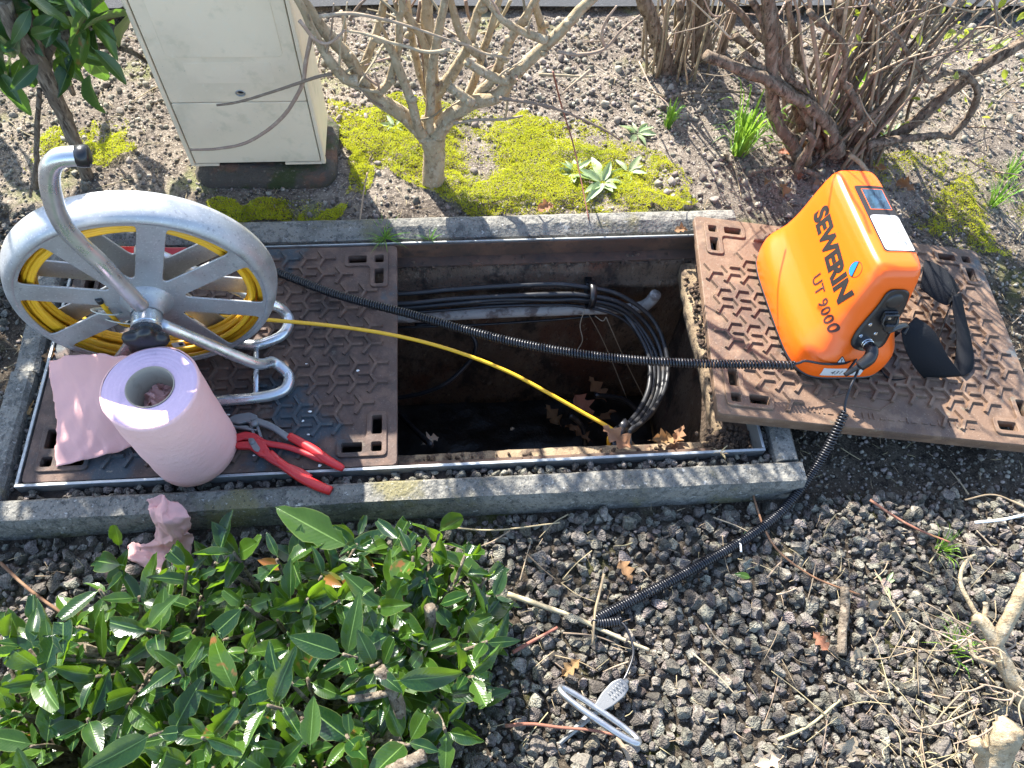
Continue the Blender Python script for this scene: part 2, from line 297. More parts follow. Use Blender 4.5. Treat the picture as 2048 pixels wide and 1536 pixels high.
class MB:
    def __init__(s): s.v = []; s.f = []
    def add(s, vs, fs):
        o = len(s.v); s.v += [Vector(v) for v in vs]; s.f += [tuple(i + o for i in f) for f in fs]; return s
    def box(s, lo, hi, M=None):
        x0, y0, z0 = lo; x1, y1, z1 = hi
        vs = [Vector(p) for p in ((x0, y0, z0), (x1, y0, z0), (x1, y1, z0), (x0, y1, z0), (x0, y0, z1), (x1, y0, z1), (x1, y1, z1), (x0, y1, z1))]
        if M: vs = [M @ v for v in vs]
        return s.add(vs, [(3, 2, 1, 0), (4, 5, 6, 7), (0, 1, 5, 4), (1, 2, 6, 5), (2, 3, 7, 6), (3, 0, 4, 7)])
    def tube(s, path, r, sides=8, closed=False, cap=True, flat=1.0, up=None, jitter=0.0):
        P = [Vector(p) for p in path]; n = len(P)
        R = r if isinstance(r, (list, tuple)) else [r] * n
        if len(R) != n:
            R = [R[0] + (R[-1] - R[0]) * i / (n - 1) for i in range(n)] if len(R) == 2 else list(np.interp(np.linspace(0, 1, n), np.linspace(0, 1, len(R)), R))
        T = []
        for i in range(n):
            a = P[(i - 1) % n] if (closed or i > 0) else P[i]
            b = P[(i + 1) % n] if (closed or i < n - 1) else P[i]
            t = b - a
            T.append(t.normalized() if t.length > 1e-9 else Vector((0, 0, 1)))
        u = Vector(up) if up else (Vector((0, 0, 1)) if abs(T[0].z) < 0.9 else Vector((1, 0, 0)))
        nrm = (u - T[0] * u.dot(T[0])).normalized()
        vs = []; fs = []
        for i in range(n):
            if i:
                q = T[i - 1].rotation_difference(T[i]); nrm = q @ nrm
                if up: nrm = Vector(up)
                nrm = (nrm - T[i] * nrm.dot(T[i])).normalized()
            bn = T[i].cross(nrm)
            for k in range(sides):
                a = 2 * math.pi * k / sides
                rr = R[i] * (1 + (random.uniform(-jitter, jitter) if jitter else 0))
                vs.append(P[i] + nrm * (math.cos(a) * rr * flat) + bn * (math.sin(a) * rr))
        m = n if closed else n - 1
        for i in range(m):
            j = (i + 1) % n
            for k in range(sides):
                l = (k + 1) % sides
                fs.append((i * sides + k, i * sides + l, j * sides + l, j * sides + k))
        if cap and not closed:
            fs.append(tuple(range(sides - 1, -1, -1))); fs.append(tuple((n - 1) * sides + k for k in range(sides)))
        return s.add(vs, fs)
    def lathe(s, prof, n=32, M=None, closed=False):
        """prof: (r, z) pairs, around local z"""
        vs = []; fs = []; m = len(prof)
        for k in range(n):
            a = 2 * math.pi * k / n
            for r, z in prof: vs.append(Vector((r * math.cos(a), r * math.sin(a), z)))
        for k in range(n):
            l = (k + 1) % n
            for i in range(m if closed else m - 1):
                j = (i + 1) % m
                fs.append((k * m + i, l * m + i, l * m + j, k * m + j))
        if M: vs = [M @ v for v in vs]
        return s.add(vs, fs)
    def ribbon(s, pairs, th=0.0016, n=6):
        A = cr([p[0] for p in pairs], n); B = cr([p[1] for p in pairs], n)
        vs = []; fs = []
        for i in range(len(A)):
            t = (A[min(i + 1, len(A) - 1)] - A[max(i - 1, 0)]); w = B[i] - A[i]
            nn = t.cross(w).normalized() * th * .5
            vs += [A[i] + nn, B[i] + nn, B[i] - nn, A[i] - nn]
        for i in range(len(A) - 1):
            o = i * 4
            for k in range(4):
                l = (k + 1) % 4
                fs.append((o + k, o + l, o + 4 + l, o + 4 + k))
        fs.append((3, 2, 1, 0)); o = (len(A) - 1) * 4; fs.append((o, o + 1, o + 2, o + 3))
        return s.add(vs, fs)
    def build(s, name, m, parent=None, smooth=True, origin=None):
        me = bpy.data.meshes.new(name)
        off = Vector(origin) if origin is not None else (Vector(parent['_w']) if parent is not None and '_w' in parent else Vector((0, 0, 0)))
        me.from_pydata([tuple(v - off) for v in s.v], [], s.f)
        return link(name, me, m, parent, smooth, loc=origin if parent is None else None)

def link(name, me, m, parent=None, smooth=True, loc=None):
    o = bpy.data.objects.new(name, me)
    COL.objects.link(o)
    if m: 
        me.materials.clear(); me.materials.append(MATS[m] if isinstance(m, str) else m)
    if smooth and len(me.polygons):
        me.polygons.foreach_set('use_smooth', [True] * len(me.polygons))
        if smooth == 'auto':
            me.set_sharp_from_angle(angle=math.radians(38))
    me.update()
    if parent is not None:
        o.parent = parent
        if '_w' in parent: o['_w'] = list(parent['_w'])
    if loc is not None: o.location = loc
    return o

def tag(o, label=None, cat=None, group=None, kind=None):
    if label: o['label'] = label
    if cat: o['category'] = cat
    if group: o['group'] = group
    if kind: o['kind'] = kind
    return o

def thing(name, label, cat, loc=(0, 0, 0), group=None, M=None, worldspace=True):
    """an Empty at the thing's base; parts are given in world coordinates unless M is set"""
    o = bpy.data.objects.new(name, None); COL.objects.link(o)
    o.empty_display_size = 0.05
    if M is not None: o.matrix_world = M
    else:
        o.location = loc
        if worldspace: o['_w'] = list(loc)
    return tag(o, label, cat, group)

def fast_mesh(name, V, F, uv=None):
    """V (n,3), F (m,k) arrays"""
    me = bpy.data.meshes.new(name)
    V = np.asarray(V, np.float32); F = np.asarray(F, np.int32)
    k = F.shape[1]
    me.vertices.add(len(V)); me.vertices.foreach_set('co', V.ravel())
    me.loops.add(F.size); me.loops.foreach_set('vertex_index', F.ravel())
    me.polygons.add(len(F)); me.polygons.foreach_set('loop_start', np.arange(0, F.size, k, dtype=np.int32))
    try: me.polygons.foreach_set('loop_total', np.full(len(F), k, np.int32))
    except Exception: pass
    me.update(calc_edges=True)
    if uv is not None:
        l = me.uv_layers.new(name='UVMap')
        l.data.foreach_set('uv', np.asarray(uv, np.float32)[F.ravel()].ravel())
    me.validate()
    return me

def rand_rot(n):
    q = rng.normal(size=(n, 4)); q /= np.linalg.norm(q, axis=1)[:, None]
    w, x, y, z = q.T
    return np.stack([1 - 2 * (y * y + z * z), 2 * (x * y - z * w), 2 * (x * z + y * w), 2 * (x * y + z * w), 1 - 2 * (x * x + z * z), 2 * (y * z - x * w), 2 * (x * z - y * w), 2 * (y * z + x * w), 1 - 2 * (x * x + y * y)], 1).reshape(n, 3, 3)

def joined(name, variants, which, R, S, T, uv=None):
    """one mesh from many transformed variants ((V, F) arrays)"""
    VV = []; FF = []; UU = []; o = 0
    for i, w in enumerate(which):
        V, F = variants[w][:2]
        VV.append((V * S[i]) @ R[i].T + T[i]); FF.append(F + o); o += len(V)
        if uv: UU.append(variants[w][2])
    return fast_mesh(name, np.concatenate(VV), np.concatenate(FF), np.concatenate(UU) if uv else None)

def curve_plate(outer, holes, th, bevel=0.0, res=3):
    """flat plate (local xy, z from -th/2 to th/2) with holes, via a filled 2D curve"""
    cu = bpy.data.curves.new('tmp', 'CURVE'); cu.dimensions = '2D'; cu.fill_mode = 'BOTH'
    cu.extrude = max(0.0, th / 2 - bevel); cu.bevel_depth = bevel; cu.bevel_resolution = 1; cu.offset = -bevel
    for poly in [outer] + list(holes):
        sp = cu.splines.new('POLY'); sp.points.add(len(poly) - 1)
        for p, q in zip(sp.points, poly): p.co = (q[0], q[1], 0, 1)
        sp.use_cyclic_u = True
    ob = bpy.data.objects.new('tmp', cu); COL.objects.link(ob)
    dg = bpy.context.evaluated_depsgraph_get(); dg.update()
    me = bpy.data.meshes.new_from_object(ob.evaluated_get(dg))
    bpy.data.objects.remove(ob); bpy.data.curves.remove(cu)
    return me

def text_mesh(txt, size, bold=0.0, shear=0.0, spacing=1.0):
    cu = bpy.data.curves.new('tmp', 'FONT'); cu.body = txt; cu.size = size; cu.align_x = 'CENTER'; cu.align_y = 'CENTER'
    cu.offset = bold; cu.shear = shear; cu.space_character = spacing; cu.resolution_u = 3
    ob = bpy.data.objects.new('tmp', cu); COL.objects.link(ob)
    dg = bpy.context.evaluated_depsgraph_get(); dg.update()
    me = bpy.data.meshes.new_from_object(ob.evaluated_get(dg))
    bpy.data.objects.remove(ob); bpy.data.curves.remove(cu)
    return me

def round_poly(pts, r, n=4):
    out = []; m = len(pts)
    rr = r if isinstance(r, (list, tuple)) else [r] * m
    for i in range(m):
        p = Vector(pts[i]); a = Vector(pts[i - 1]); b = Vector(pts[(i + 1) % m]); r_ = rr[i]
        if r_ <= 0: out.append(p); continue
        da, db = (a - p), (b - p)
        la = min(r_, da.length * .45); lb = min(r_, db.length * .45)
        pa = p + da.normalized() * la; pb = p + db.normalized() * lb
        for k in range(n + 1):
            t = k / n
            out.append(pa * (1 - t) ** 2 + p * 2 * t * (1 - t) + pb * t * t)
    return out

def rrect(x0, y0, x1, y1, r, n=4): return round_poly([(x0, y0), (x1, y0), (x1, y1), (x0, y1)], r, n)

def xform(me, M):
    me.transform(M); return me

def helix(path, pitch, rad, wire, sides=5, per=12, pitch_fn=None):
    P = [Vector(p) for p in path]
    L = [0.0]
    for a, b in zip(P, P[1:]): L.append(L[-1] + (b - a).length)
    tot = L[-1]
    def at(s):
        s = min(max(s, 0), tot)
        i = min(max(int(np.searchsorted(L, s)) - 1, 0), len(P) - 2)
        t = (s - L[i]) / max(1e-9, L[i + 1] - L[i])
        return P[i].lerp(P[i + 1], t), (P[i + 1] - P[i]).normalized()
    out = []; s = 0.0; a = 0.0
    p, t = at(0); u = Vector((0, 0, 1)); nrm = (u - t * u.dot(t)).normalized(); last = t
    while s < tot:
        p, t = at(s)
        nrm = last.rotation_difference(t) @ nrm; nrm = (nrm - t * nrm.dot(t)).normalized(); last = t
        bn = t.cross(nrm)
        out.append(p + nrm * math.cos(a) * rad + bn * math.sin(a) * rad)
        pt = pitch_fn(s / tot) if pitch_fn else pitch
        s += pt / per; a += 2 * math.pi / per
    return out

def ico(sub):
    bm = bmesh.new(); bmesh.ops.create_icosphere(bm, subdivisions=sub, radius=1.0)
    V = np.array([v.co[:] for v in bm.verts]); F = np.array([[v.index for v in f.verts] for f in bm.faces]); bm.free()
    return V, F

def in_poly(x, y, poly):
    c = False; j = len(poly) - 1
    for i in range(len(poly)):
        xi, yi = poly[i][0], poly[i][1]; xj, yj = poly[j][0], poly[j][1]
        if (yi > y) != (yj > y) and x < (xj - xi) * (y - yi) / (yj - yi) + xi: c = not c
        j = i
    return c

def to_view(p):
    """image-plane position of a world point, -1..1 across, for choosing which stones show largest"""
    d = Vector(p) - CAMPOS
    z = -d.dot(CB)
    return d.dot(CR) / z / (18 / 27.09), d.dot(CU) / z / (13.5 / 27.09), z

def sstep(x, a, b):
    t = min(max((x - a) / (b - a), 0), 1); return t * t * (3 - 2 * t)

# ================================================================== GROUND
def ground_z(x, y, detail=True):
    front = -0.070; back = -0.016 + 0.02 * sstep(y, .9, 1.6); side = -0.062
    t = sstep(y, 0.45, 0.75)
    base = front * (1 - t) + back * t
    if x > 0.8:
        t2 = sstep(y, 0.6, 1.0); k = sstep(x, .8, .95)
        base = base * (1 - k) + (-0.075 * (1 - t2) + -0.02 * t2) * k
    if x < -0.8: base = base * .35 + (-0.05) * .65
    if detail:
        base += 0.012 * noise.noise((x * 2.3, y * 2.3, 1.0)) + 0.006 * noise.noise((x * 11, y * 11, 4.0)) + 0.0035 * noise.noise((x * 33, y * 33, 9.0))
        if 0.62 < y < 0.72 and -0.9 < x < 0.85: base = min(base, 0.004)
        if -.9 < x < .9 and -.14 < y < 0.0: base = min(base, -0.055)
    return base

fx = np.arange(-1.7, 2.41, 0.015); fy = np.arange(-1.25, 2.2, 0.015)
far = np.array([4, 7, 12, 20, 35, 60.0])
gx = np.concatenate([-far[::-1] - 1, fx, far + 2]); gy = np.concatenate([-far[::-1] - .5, fy, far + 2])
V = np.zeros((len(gy), len(gx), 3))
for j, y in enumerate(gy):
    for i, x in enumerate(gx):
        V[j, i] = (x, y, ground_z(x, y, abs(x) < 3 and abs(y) < 3))
nx = len(gx)
jj, ii = np.meshgrid(np.arange(len(gy) - 1), np.arange(len(gx) - 1), indexing='ij')
cxm = (gx[ii] + gx[ii + 1]) / 2; cym = (gy[jj] + gy[jj + 1]) / 2
keep = ~((cxm > -.80) & (cxm < .812) & (cym > -.058) & (cym < .632))
a = (jj * nx + ii)[keep]
F = np.stack([a, a + 1, a + 1 + nx, a + nx], 1)
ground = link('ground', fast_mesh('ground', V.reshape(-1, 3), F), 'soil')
tag(ground, 'brown garden soil strewn with lava gravel around the open pit', None, kind='structure')

# asphalt path along the far side, a step lower, behind a worn kerb line
mb = MB(); ys = [1.47, 1.7, 2.4, 8.0]; xs = np.linspace(-8, 10, 60)
vs = [(x, y + 0.02 * noise.noise((x * 3, y, 0)), 0.022 + 0.004 * noise.noise((x * 4, y * 4, 2))) for y in ys for x in xs]
fs = [(j * 60 + i, j * 60 + i + 1, (j + 1) * 60 + i + 1, (j + 1) * 60 + i) for j in range(3) for i in range(59)]
path = mb.add(vs, fs).build('asphalt_path', 'asphalt'); tag(path, 'grey asphalt path beyond the flower bed', kind='structure')

# ---- lava stones
def stone_variant(seed, sub):
    r = random.Random(seed); V, F = ico(sub); V = V.copy()
    for _ in range(13):
        n = np.array([r.gauss(0, 1) for _ in range(3)]); n /= np.linalg.norm(n); d = r.uniform(.5, .86)
        k = V @ n; m = k > d; V[m] -= np.outer((k[m] - d), n)
    V *= np.array([r.uniform(.8, 1.15), r.uniform(.75, 1.0), r.uniform(.62, .9)])
    for i in range(len(V)):
        p = Vector(V[i]); V[i] *= 1 + .20 * noise.noise(p * 1.7 + Vector((seed, 0, 0))) + .06 * noise.noise(p * 6 + Vector((0, seed, 0)))
    V /= np.abs(V).max() * .92
    return V, F
SV = [stone_variant(s, 3) for s in range(14)]
SVL = [stone_variant(s + 40, 2) for s in range(10)]
bush_foot = [(-0.6963,-0.3381,0.0000),(-0.5518,-0.2961,0.0000),(-0.3485,-0.2369,0.0000),(-0.0919,-0.2340,0.0000),(0.0936,-0.3013,0.0000),(0.1062,-0.4498,0.0000),(0.0850,-0.5561,0.0000)]
bush_foot += [(-0.05, -0.75, 0), (-1.0, -0.75, 0)]
cell = {}
stones = []
def try_stone(x, y, r, dz=0.0, tight=0.66):
    kx, ky = int(math.floor(x / .04)), int(math.floor(y / .04))
    for i in (-1, 0, 1):
        for j in (-1, 0, 1):
            for (a, b, c) in cell.get((kx + i, ky + j), ()):
                if (a - x) ** 2 + (b - y) ** 2 < (tight * (r + c)) ** 2: return False
    cell.setdefault((kx, ky), []).append((x, y, r)); stones.append((x, y, ground_z(x, y) + r * .35 + dz, r)); return True
def gravel_density(x, y):
    if -.9 < x < .845 and -.095 < y < .67: return 0
    if y < -.09:
        d = 1.0
        d *= 1 - .85 * sstep(x, .95, 1.25) * sstep(y, -.45, -.1)
        d *= 1 - .55 * sstep(noise.noise((x * 3.1, y * 3.1, 5)), .1, .5)
        return d
    if x < -.83 and y < .75: return .85
    return 0
for _ in range(90000):
    x = random.uniform(-1.15, 1.55); y = random.uniform(-.85, .75)
    if random.random() > gravel_density(x, y): continue
    r = random.choice((.010, .0125, .0145, .0165, .0185, .0085, .0115)) * random.uniform(.85, 1.2)
    if x > .85 and y > -.3: r *= .8
    try_stone(x, y, r)
base_n = len(stones)
cell2 = {}
for _ in range(1100):
    x, y, z, r = stones[random.randrange(base_n)]
    r2 = random.uniform(.009, .016)
    stones.append((x + random.uniform(-.014, .014), y + random.uniform(-.014, .014), z + r * .75, r2))
stones = [s for s in stones if not (-.9 < s[0] < .85 and s[1] > -.088 - s[3] * .8 and s[1] < .66 and s[0] > -.83 - s[3] * .2)]
def show_size(s):
    u, v, z = to_view(s[:3])
    if abs(u) > .99 or abs(v) > .99 or in_poly(s[0], s[1], bush_foot): return 0
    return s[3] / z
order = sorted(range(len(stones)), key=lambda i: -show_size(stones[i]))
big = order[:300]; rest = order[300:]
smesh = []
for k, (Vv, Ff) in enumerate(SV):
    me = fast_mesh('stone', Vv * .015, Ff); me.materials.append(MATS['lava']); me.polygons.foreach_set('use_smooth', [True] * len(me.polygons)); me.set_sharp_from_angle(angle=math.radians(24)); smesh.append(me)
for i in big:
    x, y, z, r = stones[i]
    o = bpy.data.objects.new('stone', random.choice(smesh)); COL.objects.link(o); o.parent = ground
    o.location = (x, y, z); o.scale = (r / .015,) * 3; o.rotation_euler = [random.uniform(0, 6.28) for _ in range(3)]
nr = len(rest)
R_ = rand_rot(nr)
me = joined('gravel', SV, [random.randrange(14) for _ in rest], R_, [stones[i][3] for i in rest], [np.array(stones[i][:3]) for i in rest])
tag(link('gravel', me, 'lava', ground), None, kind='stuff'); me.set_sharp_from_angle(angle=math.radians(24))
pts = []
for _ in range(5200):
    x = random.uniform(-1.1, 1.5); y = random.uniform(-.8, -.09)
    if in_poly(x, y, bush_foot) and random.random() < .6: continue
    r = random.choice((.003, .004, .005, .0065, .008)); pts.append((x, y, ground_z(x, y) + r * .3 + (.006 if random.random() < .3 else 0), r))
me = joined('grit', SVL, [random.randrange(10) for _ in pts], rand_rot(len(pts)), [p[3] for p in pts], [np.array(p[:3]) for p in pts])
tag(link('grit', me, 'lava', ground), None, kind='stuff')
# ---- soil crumbs and small grit behind and to the right
def crumb_density(x, y):
    if -.84 < x < .86 and -.1 < y < .665: return 0
    if y > .65: return .55 + .45 * noise.noise((x * 4, y * 4, 3)) + (.35 if y > 1.0 else 0)
    if x > .86: return .9
    if x < -.83: return .5
    return .35
pts = []
SVT = [stone_variant(s + 70, 1) for s in range(12)]
for _ in range(52000):
    x = random.uniform(-1.35, 2.1); y = random.uniform(-.75, 1.75)
    if random.random() < crumb_density(x, y) and not (y > 1.44):
        r = random.choice((.002, .0025, .003, .004, .0052)) * random.uniform(.8, 1.3) * (1.25 if y > 1.0 else 1) 
        pts.append((x, y, ground_z(x, y) + r * .3, r))
me = joined('soil_crumbs', SVT, [random.randrange(12) for _ in pts], rand_rot(len(pts)), [p[3] for p in pts], [np.array(p[:3]) for p in pts])
tag(link('soil_crumbs', me, 'crumb', ground), None, kind='stuff')
# larger clods on the far bed and small stones in the soil
pts = []
for _ in range(1500):
    x = random.uniform(-1.2, 2.0); y = random.uniform(.68, 1.5)
    dens = .25 + .5 * sstep(y, .95, 1.2) + .6 * sstep(noise.noise((x * 3, y * 3, 8)), 0, .5)
    if .62 < x < 1.15 and .68 < y < .9: dens = 1
    if random.random() < dens * .75:
        r = random.uniform(.006, .013); pts.append((x, y, ground_z(x, y) + r * .3, r))
me = joined('soil_clods', SVL, [random.randrange(10) for _ in pts], rand_rot(len(pts)), [p[3] for p in pts], [np.array(p[:3]) for p in pts])
tag(link('soil_clods', me, 'crumb', ground), None, kind='stuff')

# ---- moss carpet: very many tiny shoots
moss_poly = [(-0.1918,1.0879,0.0000),(0.0037,1.1140,0.0000),(0.2760,1.0586,0.0000),(0.5852,0.9832,0.0000),(0.7070,0.8852,-0.0000),(0.7643,0.7925,-0.0000),(0.7524,0.6970,0.0000),(0.5921,0.6685,0.0000),(0.3506,0.6680,0.0000),(0.2012,0.6811,0.0000),(0.1029,0.7258,0.0000),(-0.0095,0.8497,0.0000),(-0.1255,0.8885,0.0000),(-0.1675,0.9815,-0.0000)]
moss2 = [(-0.1951,0.7433,0.0000),(-0.1146,0.7325,0.0000),(-0.1196,0.6915,0.0000),(-0.1679,0.6817,0.0000),(-0.2879,0.6728,0.0000),(-0.4322,0.6856,0.0000),(-0.4869,0.7441,0.0000),(-0.4637,0.7516,0.0000)]
moss3 = [(-0.9190,1.0454,0.0000),(-0.7173,1.0504,0.0000),(-0.6707,0.9206,0.0000),(-0.7480,0.8699,0.0000),(-0.9261,0.9095,0.0000),(-0.9665,0.8759,0.0000),(-0.9422,0.9813,0.0000)]
moss4 = [(1.3210,0.8885,0.0000),(1.6274,0.8616,0.0000),(1.7072,0.7113,0.0000),(1.6200,0.5429,0.0000),(1.4878,0.5475,0.0000),(1.3865,0.6342,0.0000),(1.2910,0.7957,0.0000)]
moss5 = [(-0.1265,0.9248,0.0000),(-0.0481,0.8685,0.0000),(-0.0841,0.7483,0.0000),(-0.1348,0.7837,0.0000)]
shoot = np.array([[-.22, 0, 0], [.22, 0, 0], [0, .55, .85], [-.2, .1, 0], [.2, -.1, 0], [.5, -.45, .8], [0, -.2, 0], [0, .2, 0], [-.6, -.2, .75], [-.15, -.15, 0], [.15, .15, 0], [-.15, .2, 1.1]], float)
shootF = np.arange(12).reshape(4, 3)
T = []; S = []
def moss_fill(poly, n, thr, s0=.0035):
    x0 = min(p[0] for p in poly); x1 = max(p[0] for p in poly); y0 = min(p[1] for p in poly); y1 = max(p[1] for p in poly)
    for _ in range(n):
        x = random.uniform(x0, x1); y = random.uniform(y0, y1)
        jx = .035 * noise.noise((x * 9, y * 9, 0)) + .02 * noise.noise((x * 25, y * 25, 7)); jy = .035 * noise.noise((x * 9, y * 9, 20)) + .02 * noise.noise((x * 25, y * 25, 27))
        if not in_poly(x + jx, y + jy, poly): continue
        h = noise.fractal((x * 7, y * 7, 2.0), 1.0, 2.0, 4) + .22 * noise.noise((x * 40, y * 40, 3))
        if h + random.gauss(0, .22) < thr: continue
        if -.9 < x < .86 and y < .664: continue
        T.append((x, y, ground_z(x, y) + .016 * min(1, max(0, h - thr) * 1.8) - .001)); S.append(s0 * random.uniform(.7, 1.5))
moss_fill(moss_poly, 80000, -.30); moss_fill(moss2, 9000, -.35); moss_fill(moss3, 9000, -.02); moss_fill(moss4, 20000, .02, .003); moss_fill(moss5, 5000, -.3)
ang = rng.uniform(0, 2 * np.pi, len(T)); Rz = np.zeros((len(T), 3, 3)); Rz[:, 0, 0] = np.cos(ang); Rz[:, 0, 1] = -np.sin(ang); Rz[:, 1, 0] = np.sin(ang); Rz[:, 1, 1] = np.cos(ang); Rz[:, 2, 2] = 1
me = joined('moss', [(shoot, shootF)], [0] * len(T), Rz, S, np.array(T))
tag(link('moss', me, 'moss', smooth=False), 'yellow green moss carpet on the soil behind the pit', 'moss', kind='stuff')

# ================================================================== CHAMBER
def noisy_extrude(prof, p0, p1, along, side, n=50, amp=.0015, f=30, caps=True):
    """profile (s, z) swept from p0 to p1; s measured along unit vector side"""
    p0 = Vector(p0); p1 = Vector(p1); side = Vector(side); m = len(prof); vs = []; fs = []
    for i in range(n + 1):
        c = p0.lerp(p1, i / n)
        for s, z in prof:
            v = c + side * s + Vector((0, 0, z))
            d = Vector((noise.noise(v * f), noise.noise(v * f + Vector((9, 0, 0))), noise.noise(v * f + Vector((0, 9, 0))))) * amp
            d += Vector((noise.noise(v * 6), noise.noise(v * 6 + Vector((9, 0, 0))), noise.noise(v * 6 + Vector((0, 9, 0))))) * amp * 1.2
            vs.append(v + d)
    for i in range(n):
        for k in range(m):
            l = (k + 1) % m
            fs.append((i * m + k, i * m + l, (i + 1) * m + l, (i + 1) * m + k))
    if caps: fs.append(tuple(range(m - 1, -1, -1))); fs.append(tuple(n * m + k for k in range(m)))
    b = MB(); b.add(vs, fs); return b

def sub_prof(pts, step=.008):
    out = []; m = len(pts)
    for i in range(m):
        a = Vector(pts[i]); b = Vector(pts[(i + 1) % m]); k = max(1, int((b - a).length / step))
        k = min(k, 5)
        for j in range(k): out.append(tuple(a.lerp(b, j / k)))
    return out

kerb = thing('concrete_surround', 'weathered grey concrete kerb framing the rectangular pit', 'kerb', (0, .28, -.1))
fp = sub_prof([(-.089, -.14), (-.079, -.012), (-.072, .006), (-.034, .008), (-.028, .001), (-.026, -.14)])
noisy_extrude(fp, (-1.0, 0, 0), (.838, -.002, 0), 'x', (0, 1, 0), 130).build('kerb_stone', 'concrete', kerb, smooth='auto')
bp_ = sub_prof([(.603, -.14), (.605, -.004), (.628, .014), (.652, .014), (.664, .004), (.666, -.14)])
noisy_extrude(bp_, (-.835, 0, 0), (.84, .002, 0), 'x', (0, 1, 0), 130).build('kerb_stone', 'concrete', kerb, smooth='auto')
lp = sub_prof([(-.826, -.14), (-.824, -.004), (-.816, .008), (-.778, .008), (-.770, .0), (-.768, -.14)])
noisy_extrude(lp, (0, -.027, 0), (0, .262, 0), 'y', (1, 0, 0), 40).build('kerb_stone', 'concrete', kerb, smooth='auto')
noisy_extrude(lp, (.004, .264, -.004), (-.002, .604, -.002), 'y', (1, 0, 0), 40).build('kerb_stone', 'concrete', kerb, smooth='auto')
rp = sub_prof([(.786, -.14), (.788, .0), (.795, .008), (.829, .008), (.836, -.002), (.839, -.14)])
noisy_extrude(rp, (0, -.0272, 0), (0, .604, 0), 'y', (1, 0, 0), 60).build('kerb_stone', 'concrete', kerb, smooth='auto')

# soil in the joint between kerb and frame
mb = MB()
def joint(x0, y0, x1, y1, nx_, ny_):
    vs = []; fs = []
    for j in range(ny_ + 1):
        for i in range(nx_ + 1):
            x = x0 + (x1 - x0) * i / nx_; y = y0 + (y1 - y0) * j / ny_
            vs.append((x, y, -.026 + .009 * noise.noise((x * 40, y * 40, 0)) + .006 * noise.noise((x * 12, y * 12, 3))))
    for j in range(ny_):
        for i in range(nx_): a = j * (nx_ + 1) + i; fs.append((a, a + 1, a + nx_ + 2, a + nx_ + 1))
    mb.add(vs, fs)
joint(-.772, -.03, .79, -.002, 160, 4); joint(-.772, .592, .79, .607, 160, 3); joint(-.772, -.002, -.752, .592, 3, 60); joint(.770, -.002, .79, .592, 3, 60)
js = mb.build('joint_soil', 'soil_dark'); tag(js, 'dark soil filling the gap between steel rim and kerb', kind='structure')
pts = []
for _ in range(560):
    k = random.random()
    if k < .45: p = (random.uniform(-.77, .78), random.uniform(-.026, -.006))
    elif k < .6: p = (random.uniform(-.77, .78), random.uniform(.594, .602))
    elif k < .85: p = (random.uniform(-.768, -.756), random.uniform(0, .59))
    else: p = (random.uniform(.774, .784), random.uniform(-.02, .3))
    r = random.uniform(.004, .0105) if k < .45 else random.uniform(.003, .007); pts.append((p[0], p[1], -.02 + r * .3, r))
me = joined('joint_grit', SVL, [random.randrange(10) for _ in pts], rand_rot(len(pts)), [p[3] for p in pts], [np.array(p[:3]) for p in pts])
tag(link('joint_grit', me, 'lava', js), None, kind='stuff')

# steel rim
frame = thing('steel_frame', 'galvanised steel rim seated in the pit mouth', 'frame', (0, .29, -.06))
def bar(lo, hi, nm='rim_bar', m='galvanised'):
    b = MB(); b.box(lo, hi); o = b.build(nm, m, frame, smooth=False)
    md = o.modifiers.new('b', 'BEVEL'); md.width = .0012; md.segments = 2
    return o
bar((-.752, -.0015, -.055), (.770, .005, .0015)); bar((-.752, .5885, -.055), (.770, .5925, .0015)); bar((-.752, .5855, -.055), (.770, .5884, -.004), 'back_plate', 'rusty_steel')
bar((-.752, .0052, -.055), (-.7455, .5858, .0012)); bar((.7635, .0052, -.055), (.770, .5858, .0012))
mb = MB()  # seat flange under the covers
for lo, hi in (((-.745, .0055, -.056), (.763, .034, -.05)), ((-.745, .557, -.056), (.763, .5855, -.05)), ((-.745, .0345, -.056), (-.715, .5565, -.05)), ((.735, .0345, -.056), (.763, .5565, -.05))): mb.box(lo, hi)
mb.build('seat_flange', 'rusty_steel', frame, smooth=False)

# concrete shaft under the rim
ch = thing('cable_chamber', 'rusty stained concrete shaft of the open cable pit', 'pit', (0, .3, -.82))
bw = [(.60, -.057), (.556, -.057), (.553, -.075), (.549, -.082), (.553, -.118), (.540, -.124), (.538, -.142), (.566, -.15), (.570, -.30), (.572, -.5), (.575, -.83), (.62, -.83)]
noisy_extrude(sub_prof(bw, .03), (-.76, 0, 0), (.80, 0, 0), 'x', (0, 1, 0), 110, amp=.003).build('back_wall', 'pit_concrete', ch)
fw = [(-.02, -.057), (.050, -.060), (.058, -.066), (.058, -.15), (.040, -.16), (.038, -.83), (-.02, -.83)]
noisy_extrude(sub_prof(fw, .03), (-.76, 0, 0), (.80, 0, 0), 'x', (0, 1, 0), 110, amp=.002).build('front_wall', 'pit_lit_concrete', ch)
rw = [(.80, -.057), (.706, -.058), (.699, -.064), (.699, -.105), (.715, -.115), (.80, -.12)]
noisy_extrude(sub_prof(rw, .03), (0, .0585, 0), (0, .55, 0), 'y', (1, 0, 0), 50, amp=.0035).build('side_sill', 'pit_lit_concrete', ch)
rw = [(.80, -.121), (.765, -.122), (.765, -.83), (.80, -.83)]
noisy_extrude(sub_prof(rw, .03), (0, .0585, 0), (0, .56, 0), 'y', (1, 0, 0), 50, amp=.003).build('side_wall', 'pit_concrete', ch)  # darker copy below the lit sill, shade put into the colour
lw = [(-.76, -.057), (-.70, -.058), (-.70, -.83), (-.76, -.83)]
